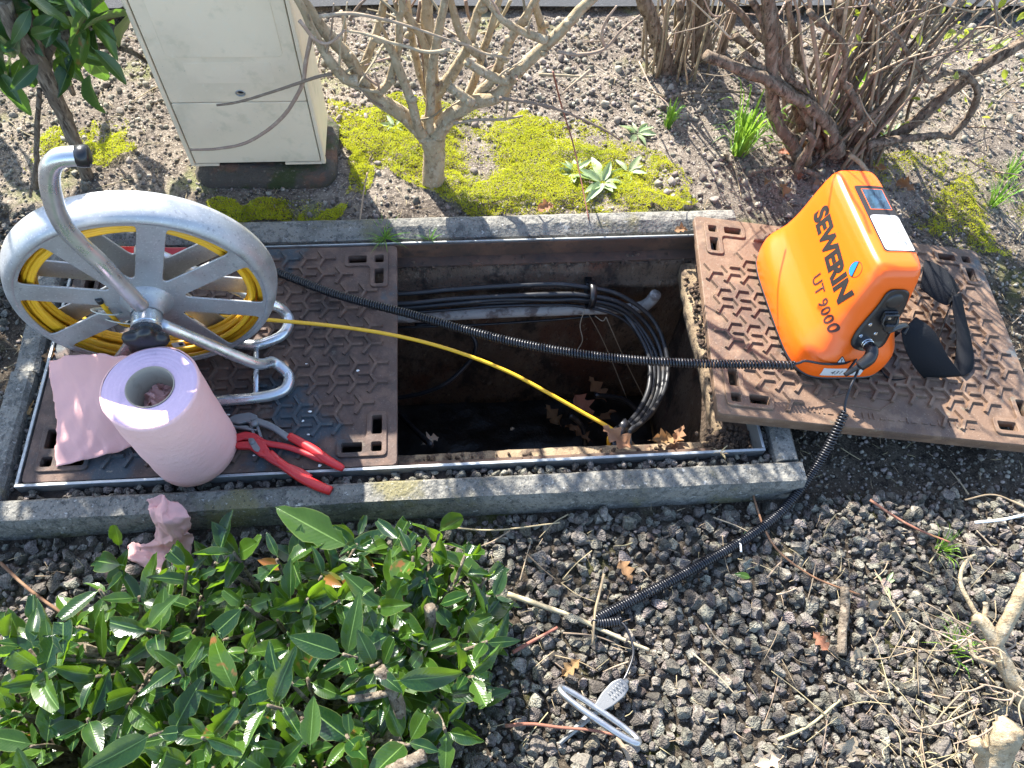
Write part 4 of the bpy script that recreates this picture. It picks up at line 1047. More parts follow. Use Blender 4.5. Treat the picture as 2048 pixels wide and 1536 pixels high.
# ================================================================== BROWN MULTI-STEM SHRUBS
sr = thing('stemmy_shrub', 'brown many stemmed shrub with shaggy bark behind the orange transmitter', 'shrub', (1.17, .86, -.03))
ST = [
 ([(1.1526,0.8400,0.0232),(1.1350,0.8400,0.0583),(1.1010,0.8400,0.1140),(1.0195,0.8400,0.1772),(0.9230,0.8400,0.2368),(0.8193,0.8400,0.2889),(0.7241,0.8400,0.3276)], [.030, .022, .018, .016, .015]),
 ([(1.0898,0.8600,-0.0249),(1.0535,0.8600,0.0154),(0.9888,0.8600,0.0919),(0.9266,0.8600,0.1982),(0.8823,0.8600,0.3254),(0.8469,0.8600,0.4009),(0.8143,0.8600,0.4832)], [.024, .020, .019, .019, .018]),
 ([(1.0726,0.9000,0.0474),(0.9981,0.9000,0.1806),(0.9454,0.9000,0.2686),(0.8937,0.9000,0.3483),(0.8483,0.9000,0.4219)], [.017, .014, .012]),
 ([(1.1162,0.8600,0.0315),(1.0571,0.8600,0.1085),(0.9792,0.8600,0.2033),(0.9167,0.8600,0.2480),(0.8647,0.8600,0.2782),(0.8238,0.8600,0.3154)], [.018, .013, .010]),
 ([(1.2152,0.9000,-0.0633),(1.2289,0.9000,-0.0086),(1.2735,0.9000,0.0568),(1.2919,0.9000,0.1823),(1.2935,0.9000,0.2858),(1.3009,0.9000,0.4200)], [.026, .019, .015, .013]),
 ([(1.2056,0.8600,-0.0152),(1.2312,0.8600,0.0004),(1.2803,0.8600,0.0363),(1.3260,0.8600,0.0781),(1.3679,0.8600,0.1602),(1.4141,0.8600,0.2601),(1.4870,0.8600,0.3410),(1.5378,0.8600,0.3965)], [.024, .019, .016, .015]),
 ([(1.2179,0.8200,0.0631),(1.2767,0.8200,0.0736),(1.3368,0.8200,0.0942),(1.3852,0.8200,0.0998),(1.4383,0.8200,0.0852)], [.014, .012, .010]),
 ([(1.4383,0.8200,0.0852),(1.4390,0.8200,0.1745),(1.4157,0.8200,0.2400),(1.3611,0.8200,0.2811),(1.3108,0.8200,0.2817),(1.2762,0.8200,0.2652),(1.2081,0.8200,0.3243),(1.1386,0.8200,0.3837),(1.0365,0.8200,0.4656)], [.011, .009, .007, .006]),
 ([(1.1743,0.8400,0.1367),(1.1239,0.8400,0.2027),(1.0859,0.8400,0.2460),(1.0567,0.8400,0.3241),(1.0228,0.8400,0.3637),(0.9858,0.8400,0.3906),(0.9220,0.8400,0.4384)], [.012, .010, .008]),
 ([(1.1832,0.9500,-0.0360),(1.1331,0.9500,0.1024),(1.0888,0.9500,0.2402),(1.0626,0.9500,0.3232),(1.0448,0.9500,0.3875)], [.014, .012, .010]),
 ([(1.2352,0.9500,-0.0555),(1.1953,0.9500,0.1014),(1.1731,0.9500,0.2393),(1.1292,0.9500,0.3872)], [.015, .012, .010]),
 ([(1.2643,0.9700,-0.0749),(1.2574,0.9700,0.0999),(1.2513,0.9700,0.2521),(1.2280,0.9700,0.3734)], [.014, .012, .009]),
 ([(1.2114,0.9700,-0.0551),(1.0843,0.9700,0.1186),(0.9873,0.9700,0.2686),(0.9355,0.9700,0.3746)], [.012, .010, .008]),
 ([(1.1557,0.8400,0.1162),(1.1855,0.8400,0.1381),(1.2101,0.8400,0.1504),(1.2133,0.8400,0.1629)], [.016, .012]),
 ([(1.0495,0.8000,0.0025),(1.0496,0.8000,0.0552),(1.0497,0.8000,0.1057),(1.0261,0.8000,0.1226)], [.014, .012, .010]),
 ([(1.1945,0.8700,-0.0154),(1.1225,0.8700,0.0565),(1.0817,0.8700,0.1235),(0.9930,0.8700,0.2171),(0.9218,0.8700,0.2753),(0.8534,0.8700,0.3688),(0.7948,0.8700,0.4422)], [.015, .011, .009]),
 ([(0.9435,0.9300,0.2569),(0.8259,0.9300,0.3519),(0.7486,0.9300,0.4142)], [.010, .008]),
 ([(1.3727,0.9200,0.0317),(1.3477,0.9200,0.1079),(1.3230,0.9200,0.2021),(1.2897,0.9200,0.2750)], [.006, .004]),
]
for pts, r in ST: branch_part(sr, 'stem', pts, [q * .84 for q in r], 'bark_brown', 12, 8, .008, .13)
rr = random.Random(9)
for k in range(58):
    x0 = rr.uniform(1.05, 1.30); y0 = rr.uniform(.82, 1.05); lx = rr.gauss(.03, .22); ly = rr.uniform(-.02, .22); H_ = rr.uniform(.45, 1.05)
    p = [(x0, y0, -.02), (x0 + lx * .3 + rr.uniform(-.02, .02), y0 + ly * .3, H_ * .35), (x0 + lx * .7, y0 + ly * .7, H_ * .7), (x0 + lx + rr.uniform(-.05, .05), y0 + ly, H_)]
    branch_part(sr, 'thin_stem', p, [rr.uniform(.0035, .0065), .0025], 'twig' if k % 3 else 'bark_grey', 6, 5, .008)
b = MB()
for k in range(330):
    x0 = rr.gauss(1.24, .26); y0 = rr.uniform(.74, 1.2); z0 = rr.uniform(.1, .95)
    d = Vector((rr.uniform(-1, 1), rr.uniform(-.8, .8), rr.uniform(-.2, 1))).normalized() * rr.uniform(.08, .26); s = Vector((x0, y0, z0))
    b.tube(cr([s, s + d * .5 + rv(.015), s + d], 4), [.0026, .0012], 4)
tag(b.build('fine_twigs', 'twig', sr), None, kind='stuff')
YL = leaf_set('small', 6, 'young_leaf', 300)
lv = []
for k in range(150):
    p = Vector((rr.gauss(1.62, .16), rr.uniform(.85, 1.25), rr.uniform(.05, .45)))
    lv.append((p, orient(rv() + Vector((0, 0, .1)), (0, 0, 1), rr.uniform(-1, 1)), rr.uniform(.018, .034)))
for k in range(40):
    p = Vector((rr.uniform(.95, 1.5), rr.uniform(.75, 1.1), rr.uniform(.1, .6)))
    lv.append((p, orient(rv(), (0, 0, 1), rr.uniform(-1, 1)), rr.uniform(.014, .03)))
put_leaves(sr, lv, YL, 'young_leaf', 120)
# dry oak leaves caught at the foot
OAK = leaf_set('oak', 8, 'dry_leaf', 400)
for me_ in OAK: pass
sb_ = thing('stemmy_shrub', 'smaller brown shrub of shaggy trunks at the top edge behind the grass tuft', 'shrub', (.78, 1.24, -.01))
for pts, r in (([(0.7857,1.2200,-0.0381),(0.7656,1.2200,0.0051),(0.7398,1.2200,0.0632),(0.7120,1.2200,0.1202),(0.6612,1.2200,0.2079),(0.6279,1.2200,0.2637)], [.030, .024, .020, .018]), ([(0.8843,1.2800,-0.0255),(0.8722,1.2800,0.0436),(0.8528,1.2800,0.1060),(0.8236,1.2800,0.1963)], [.034, .03, .028]), ([(0.9521,1.3000,-0.0242),(0.9505,1.3000,0.0594),(0.9515,1.3000,0.1530)], [.016, .012]), ([(0.8049,1.2400,-0.0281),(0.7989,1.2400,0.0720),(0.7641,1.2400,0.1941)], [.010, .008]), ([(0.8092,1.2000,-0.0138),(0.8064,1.2000,0.0695),(0.7946,1.2000,0.1626),(0.7663,1.2000,0.2489)], [.008, .007]), ([(0.9335,1.2000,0.1158),(0.9890,1.2000,0.0757),(1.0145,1.2000,0.0511)], [.012, .010])): branch_part(sb_, 'stem', pts, r, 'bark_brown', 10, 6, .006, .1)
for k in range(30):
    x0 = rr.uniform(.70, .98); y0 = rr.uniform(1.16, 1.34); lx = rr.gauss(0, .12); H_ = rr.uniform(.3, .8)
    branch_part(sb_, 'thin_stem', [(x0, y0, -.01), (x0 + lx * .5 + rr.uniform(-.02, .02), y0 + .02, H_ * .5), (x0 + lx, y0 + .05, H_)], [.004, .002], 'twig', 5, 4, .008)

# ================================================================== RHODODENDRON, upper left
rh = thing('evergreen_bush', 'dark leaved evergreen bush with grey trunk at the upper left corner', 'bush', (-.80, .85, -.03))
for pts, r in (([(-0.7815,0.8400,-0.0243),(-0.7685,0.8400,0.0299),(-0.7597,0.8400,0.0974),(-0.7447,0.8400,0.2207),(-0.7363,0.8400,0.3132),(-0.7448,0.8400,0.3989),(-0.7372,0.8400,0.4686)], [.016, .015, .017, .018, .015]), ([(-0.7570,0.8800,0.2874),(-0.7222,0.8800,0.3312),(-0.6953,0.8800,0.3517),(-0.6512,0.8800,0.3706),(-0.6175,0.8800,0.3903)], [.014, .010, .008]), ([(-0.9345,0.8300,-0.0732),(-0.8716,0.8300,0.0425),(-0.8372,0.8300,0.1085),(-0.7918,0.8300,0.2077),(-0.7639,0.8300,0.2673)], [.007, .006, .005]), ([(-0.7397,0.8600,0.3154),(-0.7261,0.8600,0.3643),(-0.7141,0.8600,0.4108),(-0.7095,0.8600,0.4551)], [.008, .006]), ([(-0.7203,0.9000,0.3287),(-0.6656,0.9000,0.3220),(-0.6049,0.9000,0.3151),(-0.5588,0.9000,0.2956),(-0.5388,0.9000,0.2759)], [.008, .005]), ([(-0.6867,0.9500,0.3205),(-0.6224,0.9500,0.3470),(-0.5604,0.9500,0.3707)], [.008, .006]), ([(-0.7568,0.9200,0.2695),(-0.7420,0.9200,0.2293),(-0.7440,0.9200,0.1734)], [.008, .006])):
    branch_part(rh, 'branch', pts, r, 'bark_grey', 9, 6, .006, .08)
lv = []
LP = [((-0.632,0.813,0.313),(-0.667,0.795,0.207)),((-0.606,0.832,0.360),(-0.560,0.810,0.295)),((-0.634,0.868,0.405),(-0.633,0.883,0.316)),((-0.709,0.782,0.363),(-0.741,0.743,0.352)),((-0.733,0.816,0.402),(-0.791,0.820,0.347)),((-0.849,0.919,0.258),(-0.887,0.906,0.208)),((-0.786,0.897,0.287),(-0.807,0.884,0.225)),((-0.697,0.869,0.320),(-0.734,0.879,0.228)),((-0.572,0.869,0.398),(-0.511,0.828,0.449)),((-0.651,0.853,0.426),(-0.682,0.821,0.398)),((-0.702,0.874,0.412),(-0.650,0.890,0.424)),((-0.613,0.886,0.415),(-0.585,0.865,0.401)),((-0.760,0.822,0.369),(-0.792,0.840,0.374)),((-0.729,0.901,0.322),(-0.776,0.888,0.326)),((-0.671,0.881,0.349),(-0.605,0.839,0.402)),((-0.780,0.880,0.397),(-0.720,0.836,0.466)),((-0.695,0.835,0.450),(-0.715,0.799,0.431)),((-0.561,0.842,0.376),(-0.497,0.797,0.432)),((-0.865,0.903,0.217),(-0.837,0.916,0.247)),((-0.648,0.799,0.431),(-0.704,0.804,0.417)),((-0.695,0.915,0.286),(-0.641,0.905,0.280)),((-0.604,0.868,0.381),(-0.638,0.867,0.334)),((-0.537,0.851,0.416),(-0.534,0.844,0.380)),((-0.703,0.829,0.410),(-0.650,0.808,0.452)),((-0.846,0.862,0.277),(-0.817,0.819,0.272)),((-0.758,0.875,0.389),(-0.730,0.830,0.374))]
rr = random.Random(77)
for k in range(46):
    c_ = Vector(LP[rr.randrange(len(LP))][0]) + Vector((rr.uniform(-.06, .02), rr.uniform(.0, .12), rr.uniform(-.03, .08)))
    LP.append((tuple(c_), tuple(c_ + (rv() + Vector((0, -.2, -.3))).normalized() * rr.uniform(.08, .13))))
for A, B in LP:
    d = Vector(B) - Vector(A)
    if max(A[0], B[0]) > -.56: continue
    lv.append((Vector(A), orient(d, (.1, -.6, .8), random.uniform(-.5, .5)), max(.075, d.length * 1.05)))
rr = random.Random(21)
# canopy that rises above the picture and shades the reel and the cover
for k in range(560):
    p = Vector((rr.uniform(-1.75, -.50), rr.uniform(.80, 1.35), rr.uniform(.36, 1.18)))
    if p.x > -.62 and p.z < .42: continue
    if p.z > .75 and p.x > -.62 - (p.z - .75) * .25: continue
    u, v, z = to_view(p)
    if v < .93 and u > -.72: continue
    lv.append((p, orient(rv() + Vector((0, -.2, -.1)), (rr.uniform(-.5, .5), rr.uniform(-.5, .5), 1), rr.uniform(-.6, .6)), rr.uniform(.10, .15)))
put_leaves(rh, lv, RHODO, 'rhododendron', 140)
b = MB()
for k in range(60):
    p = Vector((rr.uniform(-1.6, -.6), rr.uniform(.9, 1.3), rr.uniform(.35, .9))); b.tube([p, p + Vector((rr.uniform(-.2, .2), rr.uniform(-.1, .1), rr.uniform(.05, .25)))], [.006, .004], 5)
tag(b.build('hidden_twigs', 'bark_grey', rh), None, kind='stuff')

# ================================================================== LAUREL in front
lb = thing('laurel_bush', 'clipped glossy green laurel bush in the left foreground', 'bush', (-.2, -.42, -.07))
foot = [(-.75, -.62), (-.72, -.33), (-.60, -.27), (-.42, -.2), (-.28, -.165), (-.1, -.14), (.08, -.145), (.16, -.2), (.185, -.3), (.15, -.42), (.13, -.52), (.15, -.66), (.0, -.8), (-.6, -.8)]
lv = []; rr = random.Random(33); n_sh = 0
tips = []
while len(tips) < 250:
    x = rr.uniform(-.8, .2); y = rr.uniform(-.8, -.13)
    if not in_poly(x, y, foot): continue
    cx_, cy_ = -.25, -.5
    e = min(1, math.hypot((x - cx_) / .5, (y - cy_) / .36)); top = .20 * (1 - .55 * e * e)
    z = -.05 + (top + .05) * (rr.random() ** .55)
    if any((t - Vector((x, y, z))).length < .030 for t in tips): continue
    tips.append(Vector((x, y, z)))
hubs = [Vector((-.55, -.5, -.06)), Vector((-.3, -.45, -.06)), Vector((-.1, -.5, -.06)), Vector((.03, -.36, -.06)), Vector((-.2, -.3, -.06)), Vector((-.42, -.33, -.06))]
for t in tips:
    h = min(hubs, key=lambda q: (q - t).length)
    d = (t - h)
    k1 = h + Vector((d.x * .45, d.y * .45, d.z * .35)) + rv(.02)
    branch_part(lb, 'stem', [h, k1, t], [.007, .0045, .0028], 'bark_grey', 6, 5, .006)
    ax = (t - k1).normalized() + rv(.35) + Vector((0, 0, .45)); ax.normalize()
    a0 = rr.uniform(0, 6.28)
    for j in range(rr.randint(4, 6)):
        a = a0 + j * 2.4; sp = rr.uniform(.7, 1.35)
        sd = Vector((math.cos(a), math.sin(a), 0)); sd = (sd - ax * sd.dot(ax)).normalized()
        dr_ = (ax * math.cos(sp) + sd * math.sin(sp)).normalized()
        p = t - ax * (.012 * j) + dr_ * .008
        lv.append((p, orient(dr_, ax + Vector((0, 0, .5)), rr.uniform(-.6, .6)), (rr.uniform(.038, .065) if rr.random() < .5 else rr.uniform(.062, .094))))
for k in range(230):
    x = rr.uniform(-.8, .16); y = rr.uniform(-.8, -.16)
    if in_poly(x, y, foot): lv.append((Vector((x, y, rr.uniform(-.045, .03))), orient(rv() + Vector((0, 0, .2)), (rr.uniform(-.6, .6), rr.uniform(-.6, .6), 1), rr.uniform(-.6, .6)), rr.uniform(.06, .10)))
# a few large single leaves seen at the edges
for A, B in (((-0.0886,-0.1890,0.1000), (-0.2152,-0.1153,0.1200)), ((-0.4687,-0.2087,0.1200), (-0.5582,-0.1779,0.0800)), ((-0.4854,-0.1657,0.1000), (-0.4723,-0.1369,0.1600)), ((0.0172,-0.4412,0.2000), (0.1207,-0.4413,0.1800)), ((0.0796,-0.2268,0.0700), (0.0823,-0.1917,0.1200)), ((-0.1069,-0.5267,0.2400), (-0.1011,-0.4630,0.2600)), ((0.1432,-0.2304,0.1000), (0.1531,-0.2083,0.1300)), ((0.1751,-0.2950,0.1000), (0.1966,-0.2531,0.1200))):
    d = Vector(B) - Vector(A); lv.append((Vector(A), orient(d, (0, -.3, 1), 0), d.length))
put_leaves(lb, lv, LAUREL, 'laurel', 300)
for pts, r in (([(-0.6031,-0.2970,0.0200),(-0.5102,-0.3407,0.0400),(-0.4104,-0.3992,0.0600),(-0.3530,-0.4563,0.0500)], [.009, .008, .007]), ([(0.0620,-0.3145,0.1200),(0.0578,-0.3433,0.0800),(0.0342,-0.3912,0.0300),(0.0011,-0.4427,0.0000)], [.010, .009, .009]), ([(-0.0155,-0.4211,0.1800),(0.0023,-0.4490,0.1600),(0.0068,-0.4886,0.1200),(-0.0195,-0.5249,0.0500)], [.010, .011, .012]), ([(-0.0621,-0.4606,0.1700),(-0.0287,-0.4579,0.1600),(0.0023,-0.4526,0.1600)], [.006, .006]), ([(-0.0036,-0.2752,0.1000),(0.0194,-0.3062,0.0600),(0.0467,-0.3389,0.0000)], [.006, .006]), ([(0.0026,-0.5675,0.2000),(0.0294,-0.5575,0.2200),(0.0551,-0.5489,0.2300)], [.011, .010])):
    branch_part(lb, 'cut_stem', pts, r, 'bark_grey', 9, 6, .004, .08)

# ================================================================== CABLE REEL
RA = Vector((math.sin(.131), -math.cos(.131), 0))        # axle direction, towards the viewer
RX = Vector((math.cos(.131), math.sin(.131), 0)); RC = Vector((-.444, .249, .260))
RM = Matrix(((RX.x, 0, RA.x, RC.x), (RX.y, 0, RA.y, RC.y), (0, 1, 0, RC.z), (0, 0, 0, 1)))   # local x across, y up, z along the axle
reel = thing('cable_reel', 'large aluminium cable reel with zinc tube stand on the closed cover', 'reel', (RC.x, RC.y - .0, 0.004))
base = Vector(reel['_w'])
def rl(p): return RM @ Vector(p)
def to_reel(me):
    me.transform(Matrix.Translation(-base) @ RM); return me
def spoke_hole(k, hw=.0225, ro=.205, off=math.radians(24)):
    a0 = off + k * math.pi / 4; a1 = a0 + math.pi / 4
    am = (a0 + a1) / 2; rin = hw / math.sin(math.pi / 8) + .016
    d0 = math.asin(hw / ro)
    pts = []
    ri = hw / math.sin(math.pi / 8)
    pts.append((ri * math.cos(am), ri * math.sin(am)))
    arc = [(ro * math.cos(t), ro * math.sin(t)) for t in np.linspace(a0 + d0, a1 - d0, 9)]
    pts += arc
    rad = [.022] + [.016] + [0] * 7 + [.016]
    return round_poly(pts, rad, 5)[::-1]
def flange(zoff, flip):
    ro_ = .2265 if flip else .2140
    outer = [(ro_ * math.cos(t), ro_ * math.sin(t)) for t in np.linspace(0, 2 * math.pi, 96, endpoint=False)]
    axle = [(.018 * math.cos(t), .018 * math.sin(t)) for t in np.linspace(0, 2 * math.pi, 24, endpoint=False)][::-1]
    me = curve_plate(outer, [spoke_hole(k) for k in range(8)] + [axle], .0036, .0009)
    me.transform(Matrix.Translation((0, 0, zoff))); to_reel(me); me.name = 'flange'
    fl = link('flange', me, 'aluminium', reel, smooth=False)
    if not flip:
        prof = [(.2105, .0022), (.215, .0024), (.2195, .0008), (.2245, -.004), (.2290, -.013), (.2325, -.026), (.2345, -.040), (.2348, -.048), (.2325, -.0485), (.2298, -.030), (.2262, -.0165), (.2215, -.008), (.2165, -.003), (.2105, -.0022)]
        b = MB(); b.lathe([(r, zoff + z) for r, z in prof], 140, RM, closed=True); b.build('rim', 'aluminium', reel)
    return fl
fl1 = flange(0, False); fl2 = flange(-.056, True)
b = MB(); b.lathe([(.046, .0), (.046, .003), (.038, .009), (.030, .018), (.0275, .03), (.0275, .034)], 32, RM); b.build('hub_cone', 'aluminium', reel)
b = MB(); b.lathe([(.0255, .030), (.0265, .032), (.0265, .058), (.0245, .060), (.0245, .062), (.0275, .063), (.0275, .067), (.014, .068)], 32, RM); b.build('collar', 'zinc_tube', reel, smooth='auto')
b = MB(); b.lathe([(.0, -.13), (.012, -.13), (.012, .07), (.0, .07)], 20, RM); b.build('axle', 'steel_grey', reel, smooth='auto')
b = MB(); b.lathe([(.012, -.125), (.025, -.125), (.026, -.122), (.026, -.095), (.0225, -.093)], 28, RM); b.build('collar', 'zinc_tube', reel, smooth='auto')
b = MB(); b.lathe([(.0165, -.094), (.0165, -.002)], 24, RM); b.build('hub_sleeve', 'aluminium', reel)
# star knob
def star(r, z, n=60): return [Vector((r * (1 + .13 * math.cos(5 * t)) * math.cos(t), r * (1 + .13 * math.cos(5 * t)) * math.sin(t), z)) for t in np.linspace(0, 2 * math.pi, n, endpoint=False)]
rings = [(r_, z_ - .014, s_) for r_, z_, s_ in [(.0145, .079, 0), (.0145, .090, 0), (.020, .093, 0), (.031, .095, 1), (.0355, .099, 1), (.0365, .107, 1), (.034, .113, 1), (.028, .1165, 1), (.012, .1175, 0)]]
vs = []; fs = []
for r, z, s in rings: vs += star(r, z) if s else [Vector((r * math.cos(t), r * math.sin(t), z)) for t in np.linspace(0, 2 * math.pi, 60, endpoint=False)]
for i in range(len(rings) - 1):
    for k in range(60): fs.append((i * 60 + k, i * 60 + (k + 1) % 60, (i + 1) * 60 + (k + 1) % 60, (i + 1) * 60 + k))
fs.append(tuple((len(rings) - 1) * 60 + k for k in range(60)))
b = MB(); b.add([RM @ v for v in vs], fs).build('star_knob', 'black_plastic', reel)
# crank / carrying handle
hp = [(-0.4289,0.2006,0.3104),(-0.4342,0.1999,0.3444),(-0.4410,0.1990,0.3913),(-0.4480,0.1980,0.4380),(-0.4591,0.1966,0.4851),(-0.4642,0.1959,0.5213),(-0.4613,0.1963,0.5576),(-0.4526,0.1974,0.5930),(-0.4433,0.1987,0.6215),(-0.4311,0.2003,0.6446),(-0.4164,0.2022,0.6573),(-0.4011,0.2042,0.6596),(-0.3799,0.2070,0.6573)]
hp = [Vector(p) for p in hp]
b = MB(); b.tube(cr(hp, 6), .0142, 14); hd = b.build('handle', 'zinc_tube', reel)
d = (hp[-1] - hp[-2]).normalized(); b = MB(); b.tube([hp[-1] - d * .012, hp[-1] - d * .004, hp[-1] + d * .003, hp[-1] + d * .006], [.0147, .0160, .0156, .010], 16); b.build('end_cap', 'black_plastic', hd)
# stand: front and rear tube frames and a cross bar
def stand(pts, r=.0118):
    b = MB(); b.tube(cr(pts, 7), r, 12); return b.build('stand_tube', 'zinc_tube', reel)
F0 = rl((.02, -.006, .052))
stand([F0, rl((.075, -.082, .052)), rl((.15, -.184, .052))] + [(-0.2646,0.2443,0.0350),(-0.2408,0.2303,0.0190),(-0.2320,0.2124,0.0150),(-0.2387,0.1882,0.0150),(-0.2636,0.1749,0.0150),(-0.3095,0.1687,0.0150),(-0.3808,0.1650,0.0150)] + [rl((-.05, -.245, .092)), rl((-.16, -.245, .088)), rl((-.205, -.242, .07)), rl((-.20, -.225, .054)), rl((-.15, -.175, .052)), rl((-.06, -.07, .052)), rl((-.018, -.008, .052))])
stand([rl((.02, -.004, -.108)), rl((.08, -.078, -.108)), rl((.15, -.165, -.108))] + [(-0.2644,0.3795,0.0500),(-0.2483,0.3769,0.0220),(-0.2419,0.3585,0.0150),(-0.2529,0.3283,0.0150),(-0.2797,0.3111,0.0150),(-0.3165,0.3023,0.0150)] + [rl((.05, -.245, -.06)), rl((-.1, -.245, -.06)), rl((-.19, -.245, -.07)), rl((-.21, -.242, -.09)), rl((-.2, -.22, -.105)), rl((-.15, -.165, -.108)), rl((-.07, -.07, -.108)), rl((-.018, -.004, -.108))])
b = MB(); b.tube([(-0.3085,0.3118,0.0160), (-0.2969,0.1687,0.0160)], .006, 10); b.build('cross_bar', 'zinc_tube', reel)
p0 = Vector((-0.3055,0.3680,0.0850)); 
# dark scuff patch and maker's sticker on the flange
me = curve_plate(rrect(-.012, -.0075, .012, .0075, .001), [], .0006, 0); me.transform(Matrix.Translation((.008, -.150, .0022))); to_reel(me); stk = link('sticker', me, 'white_sticker', reel, smooth=False)
me = curve_plate(rrect(.001, -.004, .009, .0045, .0004), [], .0005, 0); me.transform(Matrix.Translation((.008, -.150, .0028))); to_reel(me); link('sticker_print', me, 'ink_black', stk, smooth=False)

# ---- yellow rod: windings held between the flanges and the free end running into the pit
rod = thing('fibreglass_rod', 'yellow flexible cable rod wound on the reel and running into the pit', 'rod', (RC.x, RC.y, .08))
rr = random.Random(4); wp = []
loops = 30; per = 44
for i in range(loops * per):
    a = -2 * math.pi * i / per; l = i / per
    r = .184 + .033 * (.5 + .5 * math.sin(l * 2.1)) + .004 * math.sin(l * 7.7 + a * .31)
    z = -.0285 + .018 * math.sin(l * 1.37 + .6) + .003 * math.sin(a * 1.5 + l)
    sag = .006
    wp.append(rl((r * math.cos(a), r * math.sin(a) - sag, z)))
b = MB(); b.tube(wp, .0042, 7); b.build('windings', 'yellow_rod', rod)
tail = [rl((-.13, -.13, -.03))] + [(-0.6364,0.3259,0.1500),(-0.5488,0.3289,0.1250),(-0.4468,0.3283,0.1000),(-0.3521,0.3365,0.0750),(-0.2730,0.3391,0.0550),(-0.1684,0.3331,0.0400),(-0.0827,0.3229,0.0300),(0.0040,0.3072,0.0200),(0.0912,0.2847,0.0080),(0.1786,0.2535,-0.0050),(0.2550,0.2200,-0.0200),(0.3306,0.1762,-0.0350),(0.4015,0.1367,-0.0550),(0.4715,0.0995,-0.0800)] + [(.475, .12, -.16), (.495, .11, -.3), (.50, .12, -.5)]
b = MB(); b.tube(cr(tail, 6), .0042, 8); b.build('free_end', 'yellow_rod', rod)
b = MB(); b.tube(cr([rl((-.076, .02, .002)), rl((-.074, -.02, .003)), rl((-.068, -.06, -.002)), rl((-.05, -.11, -.02))], 6), .0042, 8); b.build('loose_end', 'yellow_rod', rod)
b = MB(); b.tube([rl((-.0762, .028, .002)), rl((-.076, .016, .002))], .0062, 10); b.build('end_cap', 'black_plastic', rod)
def cable_tie(c, u, v, label):
    pts = [rl((c[0] + u[0] * math.cos(t) + v[0] * math.sin(t), c[1] + u[1] * math.cos(t) + v[1] * math.sin(t), c[2] + u[2] * math.cos(t) + v[2] * math.sin(t))) for t in np.linspace(0, 2 * math.pi, 28, endpoint=False)]
    b = MB(); b.tube(pts, .0042, 6, closed=True, flat=.3); o = b.build('cable_tie', 'tie_white', origin=tuple(rl(c))); tag(o, label, 'cable tie', 'pale cable ties on the reel')
cable_tie((-.079, -.016, .0), (.022, -.006, .004), (.0, .012, .014), 'upper pale plastic cable tie looped round a reel spoke')
cable_tie((-.058, -.052, .0), (.032, -.008, .006), (.0, .013, .014), 'lower and longer pale plastic cable tie on the reel spoke')

# ================================================================== RED CLAMP behind the reel
rc = thing('signal_clamp', 'red signal clamp with black lead lying behind the reel', 'clamp', (-0.6327,0.5470,0.0000))
def wprism(poly_px, z0, z1, bev=.002):
    pass
def slab(name, pts, z0, z1, m, root, bev=.002, smooth=False):
    """flat outline given as world xy, from z0 to z1"""
    me = curve_plate([(p[0], p[1]) for p in pts], [], z1 - z0, bev)
    off = Vector(root['_w']) if root is not None else Vector((0, 0, 0))
    me.transform(Matrix.Translation(Vector((0, 0, (z0 + z1) / 2)) - off)); me.name = name
    o = link(name, me, m, root, smooth=smooth); return o
slab('jaw_body', round_poly([p[:2] for p in [(-0.6692,0.5418,0.0300),(-0.6054,0.5308,0.0300),(-0.5985,0.4890,0.0300),(-0.6505,0.4868,0.0300),(-0.6744,0.5104,0.0300)]], .006), .004, .022, 'black_plastic', rc)
bd = slab('body', round_poly([p[:2] for p in [(-0.6861,0.5593,0.0450),(-0.6683,0.5645,0.0450),(-0.5626,0.5607,0.0450),(-0.5418,0.5555,0.0450),(-0.5379,0.5292,0.0450),(-0.5990,0.5257,0.0450),(-0.5952,0.5027,0.0450),(-0.6377,0.4972,0.0450),(-0.6708,0.5240,0.0450)]], .007), .0225, .05, 'red_plastic', rc, .004)
slab('rib', round_poly([p[:2] for p in [(-0.6640,0.5514,0.0500),(-0.6138,0.5467,0.0500),(-0.5981,0.5317,0.0500),(-0.6386,0.5317,0.0500)]], .004), .0505, .055, 'black_plastic', rc, .001)
b = MB(); c = Vector((-0.6615,0.5486,0.0550)); b.lathe([(.0, .006), (.0028, .006), (.0028, .009), (.006, .009), (.006, -.006)], 16, Matrix.Translation(c)); b.build('screw', 'steel_bright', rc)
slab('strain_relief', round_poly([p[:2] for p in [(-0.5417,0.5582,0.0400),(-0.5331,0.5608,0.0400),(-0.4792,0.5589,0.0400),(-0.4757,0.5324,0.0400),(-0.5226,0.5341,0.0400),(-0.5395,0.5435,0.0400)]], .003), .022, .044, 'crimson', rc, .003)
b = MB(); b.tube(cr([(-0.4808,0.5523,0.0320),(-0.4600,0.5517,0.0300),(-0.4332,0.5519,0.0250),(-0.4035,0.5643,0.0140),(-0.3577,0.5598,0.0120),(-0.3152,0.5329,0.0120),(-0.2847,0.5051,0.0160)], 6), .0033, 7); b.build('lead', 'black_plastic', rc)

